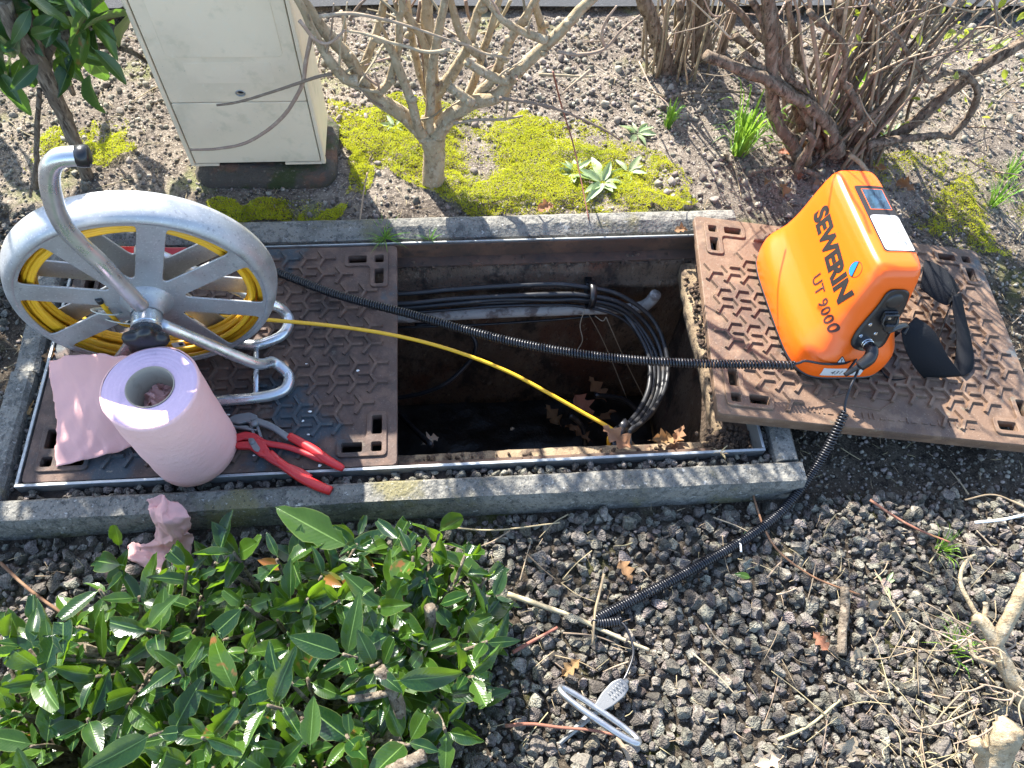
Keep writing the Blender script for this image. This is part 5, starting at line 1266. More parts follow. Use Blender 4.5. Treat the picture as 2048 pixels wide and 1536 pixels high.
# ================================================================== PAPER ROLL
pr_ = Vector((-.412, .064, .0062)); R1, R0, PH = .085, .0415, .252
roll = thing('paper_roll', 'pink paper towel roll standing upright on the iron cover', 'paper roll', tuple(pr_))
PM = Matrix.Translation(pr_)
n_ = 96; vs = []; fs = []; lv = [(0, -.003), (.002, 0), (.03, .0006), (.06, -.0004), (.1, .0008), (.14, 0), (.18, .0007), (.22, -.0003), (.246, 0), (.2505, -.001), (PH, -.004)]
for z, e in lv:
    for k in range(n_):
        t = 2 * math.pi * k / n_; r = R1 + e + .0011 * math.sin(3 * t + z * 20) + .0007 * noise.noise((math.cos(t) * 4, math.sin(t) * 4, z * 30))
        if .55 < t < 3: r += .0005
        vs.append(pr_ + Vector((r * math.cos(t), r * math.sin(t), z)))
for i in range(len(lv) - 1):
    for k in range(n_): fs.append((i * n_ + k, i * n_ + (k + 1) % n_, (i + 1) * n_ + (k + 1) % n_, (i + 1) * n_ + k))
b = MB(); b.add(vs, fs).build('outer_layer', 'paper_roll', roll)
b = MB(); prof = [(R1 - .0035, PH - .0005)] + [(R0 + (R1 - .005 - R0) * k / 14, PH - .001 + .0006 * math.sin(k * 2.3)) for k in range(14, -1, -1)]
b.lathe(prof, 72, PM); b.build('rolled_end', 'paper_end', roll)
b = MB(); b.lathe([(R0 + .0004, PH + .001), (R0 - .0018, PH + .0012), (R0 - .0022, 0.0)], 64, PM); b.build('core', 'cardboard', roll)
# loose first sheet, fallen to the left
TLc, BLc = Vector((-0.6884,0.2264,0.1000)), Vector((-0.6774,0.0360,0.0060)); TRc, BRc = pr_ + Vector((-.050, .070, PH - .004)), pr_ + Vector((-.084, .016, .004))
mid_t = Vector((-0.5653,0.1943,0.1800)); mid_b = Vector((-0.5774,0.0416,0.0350)); n_, m_ = 46, 40; vs = []; fs = []
for i in range(n_ + 1):
    u = i / n_
    tp = TLc * (1 - u) ** 2 + mid_t * 2 * u * (1 - u) + TRc * u * u; bt = BLc * (1 - u) ** 2 + mid_b * 2 * u * (1 - u) + BRc * u * u
    for j in range(m_ + 1):
        v = j / m_; p = tp.lerp(bt, v)
        sag = -.012 * math.sin(math.pi * v) * (1 - u * .8)
        p = p + Vector((0, 0, max(sag, -p.z + .006))) + Vector((0, 0, 1)) * (.010 * noise.noise((u * 3, v * 3, 1)) + .006 * noise.noise((u * 7 + v * 3, v * 5, 4)) + .004 * abs(noise.noise((u * 12 - v * 4, v * 4, 8))) + .0045 * math.sin(v * 9 + u * 5) * (1 - v))
        if i == 0: p += Vector((random.uniform(-.0012, .0012), random.uniform(-.001, .001), 0))
        p.z = max(p.z, .0065 + .0015 * noise.noise((u * 8, v * 8, 3)))
        vs.append(p)
for i in range(n_):
    for j in range(m_): a = i * (m_ + 1) + j; fs.append((a, a + 1, a + m_ + 2, a + m_ + 1))
b = MB(); o = b.add(vs, fs).build('loose_sheet', 'paper', roll); md = o.modifiers.new('s', 'SOLIDIFY'); md.thickness = .0004
def crumple(name, label, pts, amp, m, seed, n=40, fq=14, cat='paper'):
    """a sheet through a grid of points, folded by ridged noise"""
    G = [[Vector(p) for p in row] for row in pts]; R_ = [cr(row, 18) for row in G]; C_ = []
    for k in range(len(R_[0])): C_.append(cr([r[k] for r in R_], 12))
    vs = []; fs = []; nu = len(C_); nv = len(C_[0])
    for col in C_:
        for p in col:
            d = Vector((0, 0, 0)); q = p * fq + Vector((seed, 0, 0))
            for ax in range(3):
                s = 0; a = 1
                for oc in range(4):
                    s += a * (abs(noise.noise(q * (2 ** oc) + Vector((ax * 17, oc * 5, 0)))) * 2 - .5); a *= .55
                d[ax] = s * amp
            vs.append(p + d)
    for i in range(nu - 1):
        for j in range(nv - 1): a = i * nv + j; fs.append((a, a + 1, a + nv + 1, a + nv))
    b = MB(); o = b.add(vs, fs).build(name, m, origin=tuple(G[len(G) // 2][len(G[0]) // 2]), smooth='auto'); md = o.modifiers.new('s', 'SOLIDIFY'); md.thickness = .0004
    return tag(o, label, cat)
crumple('crumpled_paper', 'crumpled pink paper towel lying against the front kerb behind the laurel', [
 [(-0.4871,-0.0586,0.0350), (-0.4472,-0.0616,0.0500), (-0.4115,-0.0618,0.0400)],
 [(-0.4720,-0.0899,0.0300), (-0.4345,-0.0974,0.0450), (-0.3959,-0.1006,0.0200)],
 [(-0.4753,-0.1094,-0.0200), (-0.4328,-0.1166,0.0000), (-0.4034,-0.1183,-0.0300)],
 [(-0.5212,-0.1165,-0.0300), (-0.4564,-0.1317,-0.0350), (-0.4072,-0.1395,-0.0450)],
 [(-0.5355,-0.1325,-0.0400), (-0.4507,-0.1683,-0.0200), (-0.4175,-0.1628,-0.0450)],
 [(-0.4811,-0.1786,-0.0450), (-0.4358,-0.2075,-0.0200), (-0.4158,-0.1986,-0.0400)]], .0125, 'paper', 3, fq=11)
crumple('crumpled_paper', 'small wad of crumpled pink paper inside the roll core', [[tuple(pr_ + Vector((x, y,   .17 + z))) for x, z in ((-.036, .012), (-.012, .03), (.012, .015), (.036, .008))] for y in (-.034, -.01, .012, .036)], .012, 'paper', 8, fq=38)

# ================================================================== PLIERS
def plier_handle(root, pts, r, m, flat=.7, nm='handle'):
    b = MB(); b.tube(cr(pts, 6), r, 12, flat=flat, up=(0, 0, 1)); return b.build(nm, m, root)
pl = thing('water_pump_pliers', 'red painted slip joint pliers with open red handles in front of the roll', 'pliers', (-0.2616,0.0430,0.0000))
slab('upper_jaw', round_poly([p[:2] for p in [(-0.3396,0.0752,0.0120),(-0.3327,0.0861,0.0120),(-0.3112,0.0919,0.0120),(-0.2906,0.0863,0.0120),(-0.2713,0.0716,0.0120),(-0.2663,0.0601,0.0120),(-0.2844,0.0610,0.0120),(-0.2972,0.0707,0.0120),(-0.3135,0.0738,0.0120),(-0.3308,0.0668,0.0120)]], .003), .006, .017, 'red_paint', pl, .0025)
lj = slab('lower_jaw', round_poly([p[:2] for p in [(-0.3391,0.0605,0.0120),(-0.3229,0.0675,0.0120),(-0.3010,0.0686,0.0120),(-0.2856,0.0746,0.0120),(-0.2707,0.0648,0.0120),(-0.2570,0.0428,0.0120),(-0.2618,0.0287,0.0120),(-0.2781,0.0339,0.0120),(-0.2995,0.0517,0.0120),(-0.3214,0.0529,0.0120)]], .004), .0075, .0195, 'red_paint', pl, .0025)
slab('slot_plate', round_poly([p[:2] for p in [(-0.3024,0.0737,0.0205),(-0.2924,0.0731,0.0205),(-0.2764,0.0488,0.0205),(-0.2805,0.0401,0.0205),(-0.2889,0.0450,0.0205),(-0.3016,0.0646,0.0205)]], .003), .0197, .0212, 'steel_grey', pl, .0005)
b = MB(); c = Vector((-0.2943,0.0638,0.0215)); b.lathe([(.0, .003), (.0045, .003), (.006, .0015), (.006, -.001)], 16, Matrix.Translation(c)); b.build('pivot', 'steel_grey', pl)
plier_handle(pl, [(-0.2809,0.0676,0.0120),(-0.2605,0.0620,0.0120),(-0.2248,0.0534,0.0120),(-0.1888,0.0381,0.0120),(-0.1631,0.0245,0.0120),(-0.1417,0.0156,0.0120)], [.008, .0068, .0066, .0066, .0066, .005], 'red_paint', .75)
plier_handle(pl, [(-0.2707,0.0431,0.0130),(-0.2526,0.0277,0.0130),(-0.2266,0.0110,0.0130),(-0.1961,-0.0037,0.0130),(-0.1736,-0.0169,0.0130)], [.0095, .009, .0085, .008, .006], 'red_paint', .75)
plier_handle(pl, [(-0.2587,0.0424,0.0130),(-0.2371,0.0192,0.0130),(-0.1955,-0.0135,0.0130),(-0.1589,-0.0359,0.0130),(-0.1329,-0.0479,0.0130)], [.007, .009, .0105, .0105, .0095], 'red_plastic', .8)
p2 = thing('water_pump_pliers', 'grey steel jawed pliers with dipped red handle behind the red pliers', 'pliers', (-0.2449,0.0875,0.0000))
slab('upper_jaw', round_poly([p[:2] for p in [(-0.3515,0.1216,0.0120),(-0.3373,0.1314,0.0120),(-0.3072,0.1357,0.0120),(-0.2912,0.1279,0.0120),(-0.2843,0.1066,0.0120),(-0.2960,0.1014,0.0120),(-0.3101,0.1126,0.0120),(-0.3269,0.1088,0.0120),(-0.3477,0.1145,0.0120)]], .003), .006, .018, 'steel_grey', p2, .0025)
slab('lower_jaw', round_poly([p[:2] for p in [(-0.3485,0.1122,0.0120),(-0.3287,0.1066,0.0120),(-0.3106,0.1068,0.0120),(-0.2988,0.0993,0.0120),(-0.2872,0.0929,0.0120),(-0.3033,0.0938,0.0120),(-0.3240,0.0994,0.0120),(-0.3426,0.1038,0.0120)]], .002), .006, .016, 'steel_grey', p2, .0025)
slab('neck', round_poly([p[:2] for p in [(-0.3086,0.1288,0.0120),(-0.2855,0.1206,0.0120),(-0.2591,0.1088,0.0120),(-0.2184,0.0780,0.0120),(-0.2246,0.0647,0.0120),(-0.2578,0.0914,0.0120),(-0.2894,0.1069,0.0120),(-0.3048,0.1100,0.0120)]], .006), .0085, .0185, 'steel_grey', p2, .003)
b = MB(); c = Vector((-0.2950,0.1085,0.0185)); b.lathe([(.0, .004), (.006, .004), (.008, .002), (.008, -.001)], 18, Matrix.Translation(c)); b.build('pivot', 'steel_grey', p2)
b = MB(); b.box((-.0025, -.02, .006), (.0025, .02, .014), Matrix.Translation((-0.2997,0.0995,0.0000)) @ Matrix.Rotation(.35, 4, 'Z')); b.build('slide', 'steel_grey', p2, smooth=False)
b = MB(); b.box((-.0025, -.02, .006), (.0025, .02, .014), Matrix.Translation((-0.2862,0.0965,0.0000)) @ Matrix.Rotation(.35, 4, 'Z')); b.build('slide', 'steel_grey', p2, smooth=False)
plier_handle(p2, [(-0.2230,0.0772,0.0140),(-0.1999,0.0624,0.0140),(-0.1686,0.0406,0.0140),(-0.1426,0.0192,0.0140),(-0.1190,0.0037,0.0140),(-0.1109,-0.0022,0.0140)], [.0085, .0095, .0100, .0098, .0085, .006], 'red_plastic', .85)

# ================================================================== CABLES IN THE PIT
rr = random.Random(6)
main = [(-0.1277,0.5000,-0.1016),(-0.0069,0.5000,-0.1190),(0.1177,0.5000,-0.1112),(0.2426,0.5000,-0.1054),(0.3685,0.5000,-0.1039),(0.4521,0.5000,-0.1127)] + [(0.5452,0.4910,-0.1400),(0.6125,0.4550,-0.1800),(0.6472,0.3805,-0.2100),(0.6378,0.2972,-0.2200),(0.5973,0.2167,-0.2000),(0.5396,0.1463,-0.1500),(0.4969,0.1054,-0.1100)]
main = [Vector(p) for p in main] + [Vector((.49, .055, -.13)), Vector((.47, .05, -.3))]
lab = ['topmost black cable of the curved bundle in the pit', 'upper black cable of the curved bundle in the pit', 'middle black cable of the curved bundle in the pit', 'lower black cable of the curved bundle in the pit', 'lowest black cable of the curved bundle in the pit', 'thin black cable along the inside of the curved bundle']
for i in range(6):
    off = [Vector((0, .012, .022)), Vector((0, -.008, .012)), Vector((0, -.012, -.004)), Vector((.0, -.006, -.018)), Vector((0, .004, -.03)), Vector((-.01, -.016, -.024))][i]
    P = []
    for k, p in enumerate(main):
        w = 1 if k < 7 else 1 - .35 * min(1, (k - 6) / 6)
        o = off.copy()
        if k >= 7: o = Vector((off.z * 1.05, off.y * .5, off.y))
        P.append(p + o * w + rv(.003))
    b = MB(); b.tube(cr(P, 7),   .0060 if i < 5 else .0038, 9)
    tag(b.build('black_cable', 'cable_black', origin=tuple(P[3])), lab[i], 'cable', 'black cables bundled in the pit')
b = MB(); P = cr([(-0.0313,0.5200,-0.2586),(0.1816,0.5200,-0.2602),(0.3833,0.5200,-0.2491),(0.5042,0.5200,-0.2376)], 6); b.tube(P, .0035, 7); tag(b.build('black_cable', 'cable_black', origin=tuple(P[0])), 'thin black cable just below the white pipe in the pit', 'cable', 'black cables bundled in the pit')
b = MB(); P = cr([(-0.0947,0.4347,-0.5000),(0.0077,0.4240,-0.4600),(0.0938,0.4330,-0.4200),(0.1587,0.4712,-0.3800),(0.1836,0.4991,-0.3400),(0.1683,0.5245,-0.3100),(0.1146,0.5330,-0.2800),(0.0216,0.5267,-0.2600)], 7); b.tube(P, .0065, 8); tag(b.build('black_cable', 'cable_black', origin=tuple(P[0])), 'dark cable looping low against the shadowed left of the pit', 'cable', 'black cables bundled in the pit')
for i, (A, Bm, Cc) in enumerate((((0.4561,0.3846,-0.5500), (0.4974,0.3662,-0.6000), (0.5052,0.3148,-0.6500)), ((0.5283,0.4209,-0.5000), (0.6269,0.4266,-0.5500), (0.6905,0.3817,-0.6000)), ((-0.0377,0.3833,-0.5000), (0.0100,0.2838,-0.4000), (0.0569,0.1665,-0.2500)))):
    b = MB(); b.tube(cr([A, Bm, Cc], 8), .008, 8); tag(b.build('black_cable', 'cable_black', origin=A), ['short dark cable end standing on the pit floor', 'dark cable lying among leaves on the pit floor', 'dark cable with a pale torn end in the near left of the pit'][i], 'cable', 'black cables bundled in the pit')
b = MB(); P = cr([(-.1, .515, -.19)] + [(-0.0140,0.5150,-0.2081),(0.1811,0.5150,-0.2017),(0.3785,0.5150,-0.1998),(0.5385,0.5150,-0.2001),(0.6124,0.5150,-0.1998)] , 6); b.tube(P, .0135, 12); pipe = thing('white_pipe', 'dirty white pipe fixed along the back wall of the pit', 'pipe', (.3, .515, -.19)); b.build('tube', 'white_pipe', pipe)
b = MB(); b.tube(cr([(0.5951,0.5150,-0.2011),(0.6247,0.5150,-0.1937),(0.6405,0.5150,-0.1721),(0.6497,0.5150,-0.1396)], 5), [.015, .016, .015], 12); b.build('elbow', 'white_pipe', pipe)
# tie round the bundle and clamp where rod and cables cross the sill
def ring(name, c, r, ax, wd, m, label, cat):
    b = MB(); M_ = Matrix.Translation(c) @ Vector(ax).to_track_quat('Z', 'Y').to_matrix().to_4x4(); b.lathe([(r, -wd), (r + .0022, -wd), (r + .0022, wd), (r, wd)], 24, M_, closed=True); b.box((r * .8, -.005, -wd), (r + .02, .005, wd), M_); o = b.build(name, m, origin=tuple(c)); tag(o, label, cat)
ring('cable_clip', main[5] + Vector((.02, 0, 0)), .033, (1, 0, -.1), .008, 'black_plastic', 'black plastic clip strapping the cable bundle at the bend', 'clip')
ring('cable_clip', Vector((0.4810,0.0965,-0.0850)), .016, (.6, -.6, -.4), .011, 'black_plastic', 'black tape collar where the yellow rod passes the sill', 'clip')
for nm, P in (('pull_string', [(0.4604,0.4800,-0.1460),(0.4534,0.4700,-0.2036),(0.4660,0.4600,-0.2610),(0.4585,0.4600,-0.3105)]), ('pull_string', [(0.4724,0.5106,-0.1900),(0.5573,0.5290,-0.4000),(0.6473,0.4528,-0.6000)]), ('pull_string', [(0.5244,0.4899,-0.2000),(0.6133,0.4880,-0.4200),(0.7015,0.4502,-0.6000)]), ('pull_string', [(0.4942,0.4900,-0.1938),(0.5143,0.4800,-0.2035),(0.5244,0.4900,-0.2002)])):
    b = MB(); P = cr(P, 6); b.tube(P, .0013, 5); i = len([o for o in bpy.data.objects if o.name.startswith('pull_string')])
    tag(b.build(nm, 'string', origin=tuple(P[0])), ['knotted pale string hanging from the cable bundle', 'left of two taut strings dropping into the pit', 'right of two taut strings dropping into the pit', 'short slack string looped below the white pipe'][i], 'string', 'pale strings tied in the pit')

# ================================================================== TRANSMITTER on the lifted cover
BMx = HM @ Matrix.Translation((.258, .300, .0062)) @ Matrix.Rotation(math.radians(8.0), 4, 'Z')
tx = thing('line_transmitter', 'bright orange cable locator transmitter standing on the lifted cover', 'transmitter', M=BMx, worldspace=False)
LV = [(.010, .114, .187, 4.5), (.03, .1172, .190, 4.5), (.055, .1155, .188, 4.8), (.072, .1090, .183, 5), (.088, .0985, .1765, 5), (.105, .0885, .170, 5.4), (.13, .0800, .164, 5.8), (.16, .0735, .1590, 6), (.20, .0665, .1545, 6.5), (.235, .0590, .1495, 7), (.252, .0545, .1465, 7), (.262, .0500, .142, 7), (.2675, .0440, .136, 7), (.2700, .034, .127, 7), (.2708, .012, .10, 7)]
hs = [l[0] for l in LV]
def shell_at(h):
    return [float(np.interp(h, hs, [l[i] for l in LV])) for i in (1, 2, 3)]
hh = []
for a_, b_ in zip(hs, hs[1:]): hh += list(np.linspace(a_, b_, 4, endpoint=False))
hh.append(hs[-1])
# smooth the interpolated profile
prof = np.array([shell_at(h) for h in hh]); 
for _ in range(3):
    q = prof.copy(); q[1:-1] = .25 * prof[:-2] + .5 * prof[1:-1] + .25 * prof[2:]; prof = q
def shell_ring(a, bb, n, h, N=120):
    lean = Vector((.024, .036)) * (h / .27) ** 1.15
    o = []
    for k in range(N):
        t = 2 * math.pi * k / N; c, s = math.cos(t), math.sin(t)
        o.append(Vector((a * abs(c) ** (2 / n) * (1 if c >= 0 else -1) + lean.x, bb * abs(s) ** (2 / n) * (1 if s >= 0 else -1) + lean.y, h)))
    return o
vs = []; fs = []; N = 120
for (a_, b_, n2), h in zip(prof, hh): vs += shell_ring(a_, b_, n2, h)
for i in range(len(hh) - 1):
    for k in range(N): fs.append((i * N + k, i * N + (k + 1) % N, (i + 1) * N + (k + 1) % N, (i + 1) * N + k))
fs.append(tuple((len(hh) - 1) * N + k for k in range(N)))
b = MB(); b.add(vs, fs); shell = b.build('housing', 'orange_shell', tx)
bvh = BVHTree.FromPolygons([tuple(v) for v in vs], fs)
b = MB(); rg = []
for h, e in ((0, -.006), (.003, .001), (.009, .002), (.0105, -.004)): rg += [Vector((p.x, p.y, h)) for p in shell_ring(.113 + e, .186 + e, 4.5, 0)]
f2 = []
for i in range(3):
    for k in range(N): f2.append((i * N + k, i * N + (k + 1) % N, (i + 1) * N + (k + 1) % N, (i + 1) * N + k))
f2.append(tuple(range(N - 1, -1, -1))); b.add(rg, f2).build('base', 'black_plastic', tx)

def decal(name, me, frame_M, m, parent=shell, lift=.0007, sub=2):
    """wrap a flat mesh (xy plane, facing +z of frame_M) on to the housing"""
    bm = bmesh.new(); bm.from_mesh(me); bmesh.ops.triangulate(bm, faces=bm.faces)
    for _ in range(sub):
        ed = [e for e in bm.edges if e.calc_length() > .009]
        if ed: bmesh.ops.subdivide_edges(bm, edges=ed, cuts=1)
        bmesh.ops.triangulate(bm, faces=bm.faces)
    d = -(frame_M.to_3x3() @ Vector((0, 0, 1))).normalized()
    for v in bm.verts:
        p = frame_M @ v.co; hit = bvh.ray_cast(p - d * .2, d, .5)
        v.co = (hit[0] + hit[1] * lift * (1 if hit[1].dot(d) < 0 else -1)) if hit[0] else p
    out = bpy.data.meshes.new(name); bm.to_mesh(out); bm.free()
    return link(name, out, m, parent)
def face_frame(y, h, side=-1, spin=0.0):
    """frame on the long sloping face: local x runs along the face towards the near end, local y up the slope"""
    hit = bvh.ray_cast(Vector((side * .4, y, h)), Vector((-side, 0, 0)), 1)
    n = hit[1] if hit[1].x * side > 0 else -hit[1]
    xd = Vector((0, -1, 0)); xd = (xd - n * xd.dot(n)).normalized(); yd = n.cross(xd)
    M_ = Matrix((xd, yd, n)).transposed().to_4x4(); M_.translation = hit[0]
    return M_ @ Matrix.Rotation(spin, 4, 'Z')
F1 = face_frame(.004, .190, spin=-.13)
decal('lettering', text_mesh('SEWERIN', .0545, .0029, spacing=1.02), F1, 'ink_black')
F2 = face_frame(-.078, .130, spin=-.13)
decal('lettering', text_mesh('UT 9000', .0345, .0008, spacing=1.12), F2, 'ink_brown')
F3 = F1 @ Matrix.Translation((.068, .045, 0))
cir = [(.0165 * math.cos(t), .0165 * math.sin(t)) for t in np.linspace(0, 2 * math.pi, 40, endpoint=False)]
decal('emblem_ring', curve_plate(cir, [[(p[0] * .93, p[1] * .93) for p in cir][::-1]], 0, 0), F3, 'ink_brown')
half = [(.0152 * math.cos(t), .0152 * math.sin(t)) for t in np.linspace(-.35, math.pi - .35, 22)][::-1]
decal('emblem_half', curve_plate([(p[0], p[1]) for p in [(.0152 * math.cos(t), .0152 * math.sin(t)) for t in np.linspace(-.9, math.pi - .9, 22)]], [], 0, 0), F3 @ Matrix.Rotation(math.radians(180), 4, 'Z'), 'ink_blue', lift=.0009)
decal('emblem_bar', curve_plate([(-.0155, -.0009), (.0155, -.0009), (.0155, .0009), (-.0155, .0009)], [], 0, 0), F3 @ Matrix.Rotation(-.9, 4, 'Z'), 'ink_black', lift=.0011)
# top panel with display and keypad
TM = Matrix(((0, 1.12, 0, .033), (-1, 0, 0, .018), (0, 0, 1, .29), (0, 0, 0, 1)))     # x towards the near end, y towards the right
pan = decal('panel', curve_plate(rrect(-.104, -.031, .082, .033, .008), [], 0, 0), TM, 'ink_black', lift=.0008, sub=3)
decal('panel_trim', curve_plate(rrect(-.1055, -.0325, .0835, .0345, .009), [rrect(-.1042, -.0312, .0822, .0332, .008)[::-1]], 0, 0), TM, 'orange_shell', lift=.0005, sub=3)
decal('display', curve_plate(rrect(-.093, -.019, -.035, .023, .002), [], 0, 0), TM, 'screen', pan, .0013)
decal('display_rim', curve_plate(rrect(-.0942, -.0202, -.0338, .0242, .002), [rrect(-.093, -.019, -.035, .023, .002)[::-1]], 0, 0), TM, 'orange_shell', pan, .0011)
decal('keypad', curve_plate(rrect(-.018, -.028, .079, .030, .009), [], 0, 0), TM, 'white_sticker', pan, .0012, 3)
def arcs(cx, cy, r, a0, a1, w=.0008):
    o = [(cx + r * math.cos(t), cy + r * math.sin(t)) for t in np.linspace(a0, a1, 12)]; i = [(cx + (r - w) * math.cos(t), cy + (r - w) * math.sin(t)) for t in np.linspace(a1, a0, 12)]
    return o + i
for cx_, cy_ in ((.000, -.010), (.060, .012)):
    for r_, a0, a1 in ((.0065, .5, 2.6), (.0065, 3.6, 5.7), (.0035, 0, 5.6)): decal('key_mark', curve_plate(arcs(cx_, cy_, r_, a0, a1), [], 0, 0), TM, 'ink_black', pan, .0016, 1)
for cx_, cy_ in ((.03, -.012), (.03, .01)): decal('key_mark', curve_plate(arcs(cx_, cy_, .003, 0, 5.8, .0006), [], 0, 0), TM, 'steel_grey', pan, .0016, 1)
# near end: connector plate, strap lug, plug, warning mark, number sticker
def end_frame(x, h):
    hit = bvh.ray_cast(Vector((x, -.5, h)), Vector((0, 1, 0)), 1)
    n = hit[1] if hit[1].y < 0 else -hit[1]
    xd = Vector((1, 0, 0)); xd = (xd - n * xd.dot(n)).normalized(); yd = n.cross(xd)
    M_ = Matrix((xd, yd, n)).transposed().to_4x4(); M_.translation = hit[0]; return M_
E1 = end_frame(.030, .15)
shape = round_poly([(-.052, -.060), (-.020, -.072), (.026, -.062), (.030, -.02), (.034, .03), (.026, .078), (-.022, .080), (-.030, .034), (-.052, -.03)], .016, 5)
me = curve_plate(shape, [], .004, .001); me.transform(E1 @ Matrix.Translation((0, 0, .001))); me.name = 'connector_plate'
cp = decal('connector_plate', curve_plate(shape, [], 0, 0), E1, 'black_plastic', tx, .0016, 3)
md = cp.modifiers.new('s', 'SOLIDIFY'); md.thickness = .003; md.offset = 1
def cyl(M_, prof, m, nm, par=tx, n=20):
    b = MB(); b.lathe(prof, n, M_); return b.build(nm, m, par, smooth='auto')
def on_end(x, y, dz=0):
    p = E1 @ Vector((x, y, 0)); d = -(E1.to_3x3() @ Vector((0, 0, 1))); hit = bvh.ray_cast(p - d * .2, d, .5)
    M_ = E1.copy(); M_.translation = (hit[0] if hit[0] else p) - d * (.004 + dz); return M_
for x, y in ((-.026, -.006), (-.036, -.034), (-.005, -.028), (.012, -.016)): cyl(on_end(x, y), [(.0, .002), (.0028, .002), (.0042, .0006), (.0042, -.001)], 'steel_bright', 'screw', cp, 12)
cyl(on_end(.002, .052), [(.0, .003), (.012, .003), (.016, .0022), (.0185, .0005), (.0185, -.002)], 'black_plastic', 'cover_cap', cp, 28)
Mb = on_end(.004, .018)
b = MB(); b.box((-.016, -.012, 0), (.016, .012, .007), Mb); lug = b.build('strap_lug', 'black_plastic', cp, smooth=False); lug.modifiers.new('b', 'BEVEL').width = .0025
b = MB(); b.tube([Mb @ Vector(p) for p in ((-.014, .006, .010), (-.016, -.012, .013), (-.006, -.022, .015), (.010, -.022, .015), (.018, -.012, .013), (.014, .006, .010))], .003, 8, closed=True); b.build('strap_ring', 'black_plastic', lug)
cyl(on_end(.0045, .014, .006), [(.0, .002), (.003, .002), (.004, 0)], 'steel_bright', 'rivet', lug, 12)
b = MB(); b.box((-.009, -.030, .010), (.012, -.012, .020), Mb); o = b.build('strap_hook', 'black_plastic', lug, smooth=False); o.modifiers.new('b', 'BEVEL').width = .003
Mp = on_end(-.018, -.050)
cyl(Mp, [(.0125, -.004), (.0125, .004), (.0115, .005), (.0115, .0065), (.0125, .0075), (.0125, .010), (.0115, .011), (.0115, .013)], 'steel_bright', 'socket_ring', cp, 28)
pg_d = (E1.to_3x3() @ Vector((0, 0, 1)))
q0 = Mp @ Vector((0, 0, .013)); q1 = Mp @ Vector((0, -.001, .026)); q2 = Mp @ Vector((-.006, -.014, .036)); q3 = Mp @ Vector((-.020, -.034, .036)); q4 = Mp @ Vector((-.030, -.046, .034)); q5 = Mp @ Vector((-.040, -.060, .032))
b = MB(); b.tube(cr([q0, q1, q2, q3], 5), [.0115, .0125, .013, .0115], 18); b.build('plug', 'black_plastic', cp)
b = MB(); b.tube(cr([q3, q4, q5], 5), [.007, .0055, .005], 12); b.build('cable_boot', 'steel_grey' if False else 'black_plastic', cp)
YJ = BMx @ q5
def on_low(x, h, M2=None): return end_frame(x, h)
tri = round_poly([(-.014, -.010), (.014, -.010), (0, .013)], .003, 3)
W1 = end_frame(-.028, .062) @ Matrix.Rotation(.12, 4, 'Z')
decal('warning_mark', curve_plate(tri, [], 0, 0), W1, 'ink_black', lift=.0006)
decal('warning_field', curve_plate([(p[0] * .8, p[1] * .8 - .0004) for p in tri], [], 0, 0), W1, 'white_sticker', lift=.0010)
decal('warning_glyph', text_mesh('!', .016, .0004), W1, 'ink_black', lift=.0014)
N1 = end_frame(-.012, .030)
decal('number_sticker', curve_plate(rrect(-.046, -.0125, .046, .0115, .001), [], 0, 0), N1, 'white_sticker', lift=.0006, sub=4)
decal('number_print', text_mesh('431195', .0165, -.0001, shear=.25, spacing=1.1), N1 @ Matrix.Translation((.0, -.001, 0)), 'ink_black', lift=.0011)
# webbing strap
st = thing('shoulder_strap', 'black webbing shoulder strap looped on the cover beside the transmitter', 'strap', (1.2280,0.2106,0.0300))
b = MB(); b.ribbon([((1.0470,0.1801,0.1650), (1.0900,0.2134,0.1650)), ((1.0623,0.1642,0.1350), (1.1383,0.1987,0.1350)), ((1.1006,0.1461,0.0850), (1.1850,0.1676,0.0850)), ((1.1592,0.1439,0.0220), (1.2435,0.1417,0.0300))], .0022); b.build('webbing', 'webbing', st)
b = MB(); b.ribbon([((1.2282,0.1574,0.0200), (1.2501,0.1437,0.0260)), ((1.2394,0.1761,0.0250), (1.2814,0.1640,0.0200)), ((1.2497,0.2065,0.0350), (1.2937,0.2021,0.0260)), ((1.2562,0.2435,0.0500), (1.2966,0.2421,0.0350)), ((1.2544,0.2915,0.0700), (1.2983,0.2933,0.0450)), ((1.2540,0.3197,0.0850), (1.3029,0.3498,0.0550))], .0022); b.build('webbing', 'webbing', st)
b = MB(); b.ribbon([((1.2524,0.3108,0.0820), (1.3020,0.3570,0.0550)), ((1.2401,0.3024,0.0750), (1.2877,0.3810,0.0700)), ((1.2168,0.3201,0.0750), (1.2525,0.4018,0.0900)), ((1.1873,0.3463,0.0850), (1.2146,0.4128,0.1000))], .0022); b.build('webbing', 'webbing', st)
b = MB(); b.ribbon([((1.2855,0.3327,0.0400), (1.2580,0.3184,0.0750)), ((1.2562,0.2950,0.0350), (1.2375,0.2812,0.0700)), ((1.2333,0.2578,0.0300), (1.2169,0.2453,0.0600)), ((1.2219,0.2375,0.0200), (1.2088,0.2260,0.0450))], .0022); b.build('webbing', 'webbing', st)
b = MB(); b.ribbon([((1.1154,0.2564,0.0500), (1.0962,0.2239,0.0900)), ((1.0841,0.2167,0.0200), (1.0672,0.2020,0.0550)), ((1.0679,0.1761,0.0120), (1.0538,0.1597,0.0450)), ((1.0868,0.1453,0.0100), (1.0771,0.1390,0.0350)), ((1.1260,0.1408,0.0100), (1.1226,0.1446,0.0260)), ((1.1665,0.1467,0.0100), (1.1699,0.1586,0.0160))], .0022); b.build('webbing', 'webbing', st)
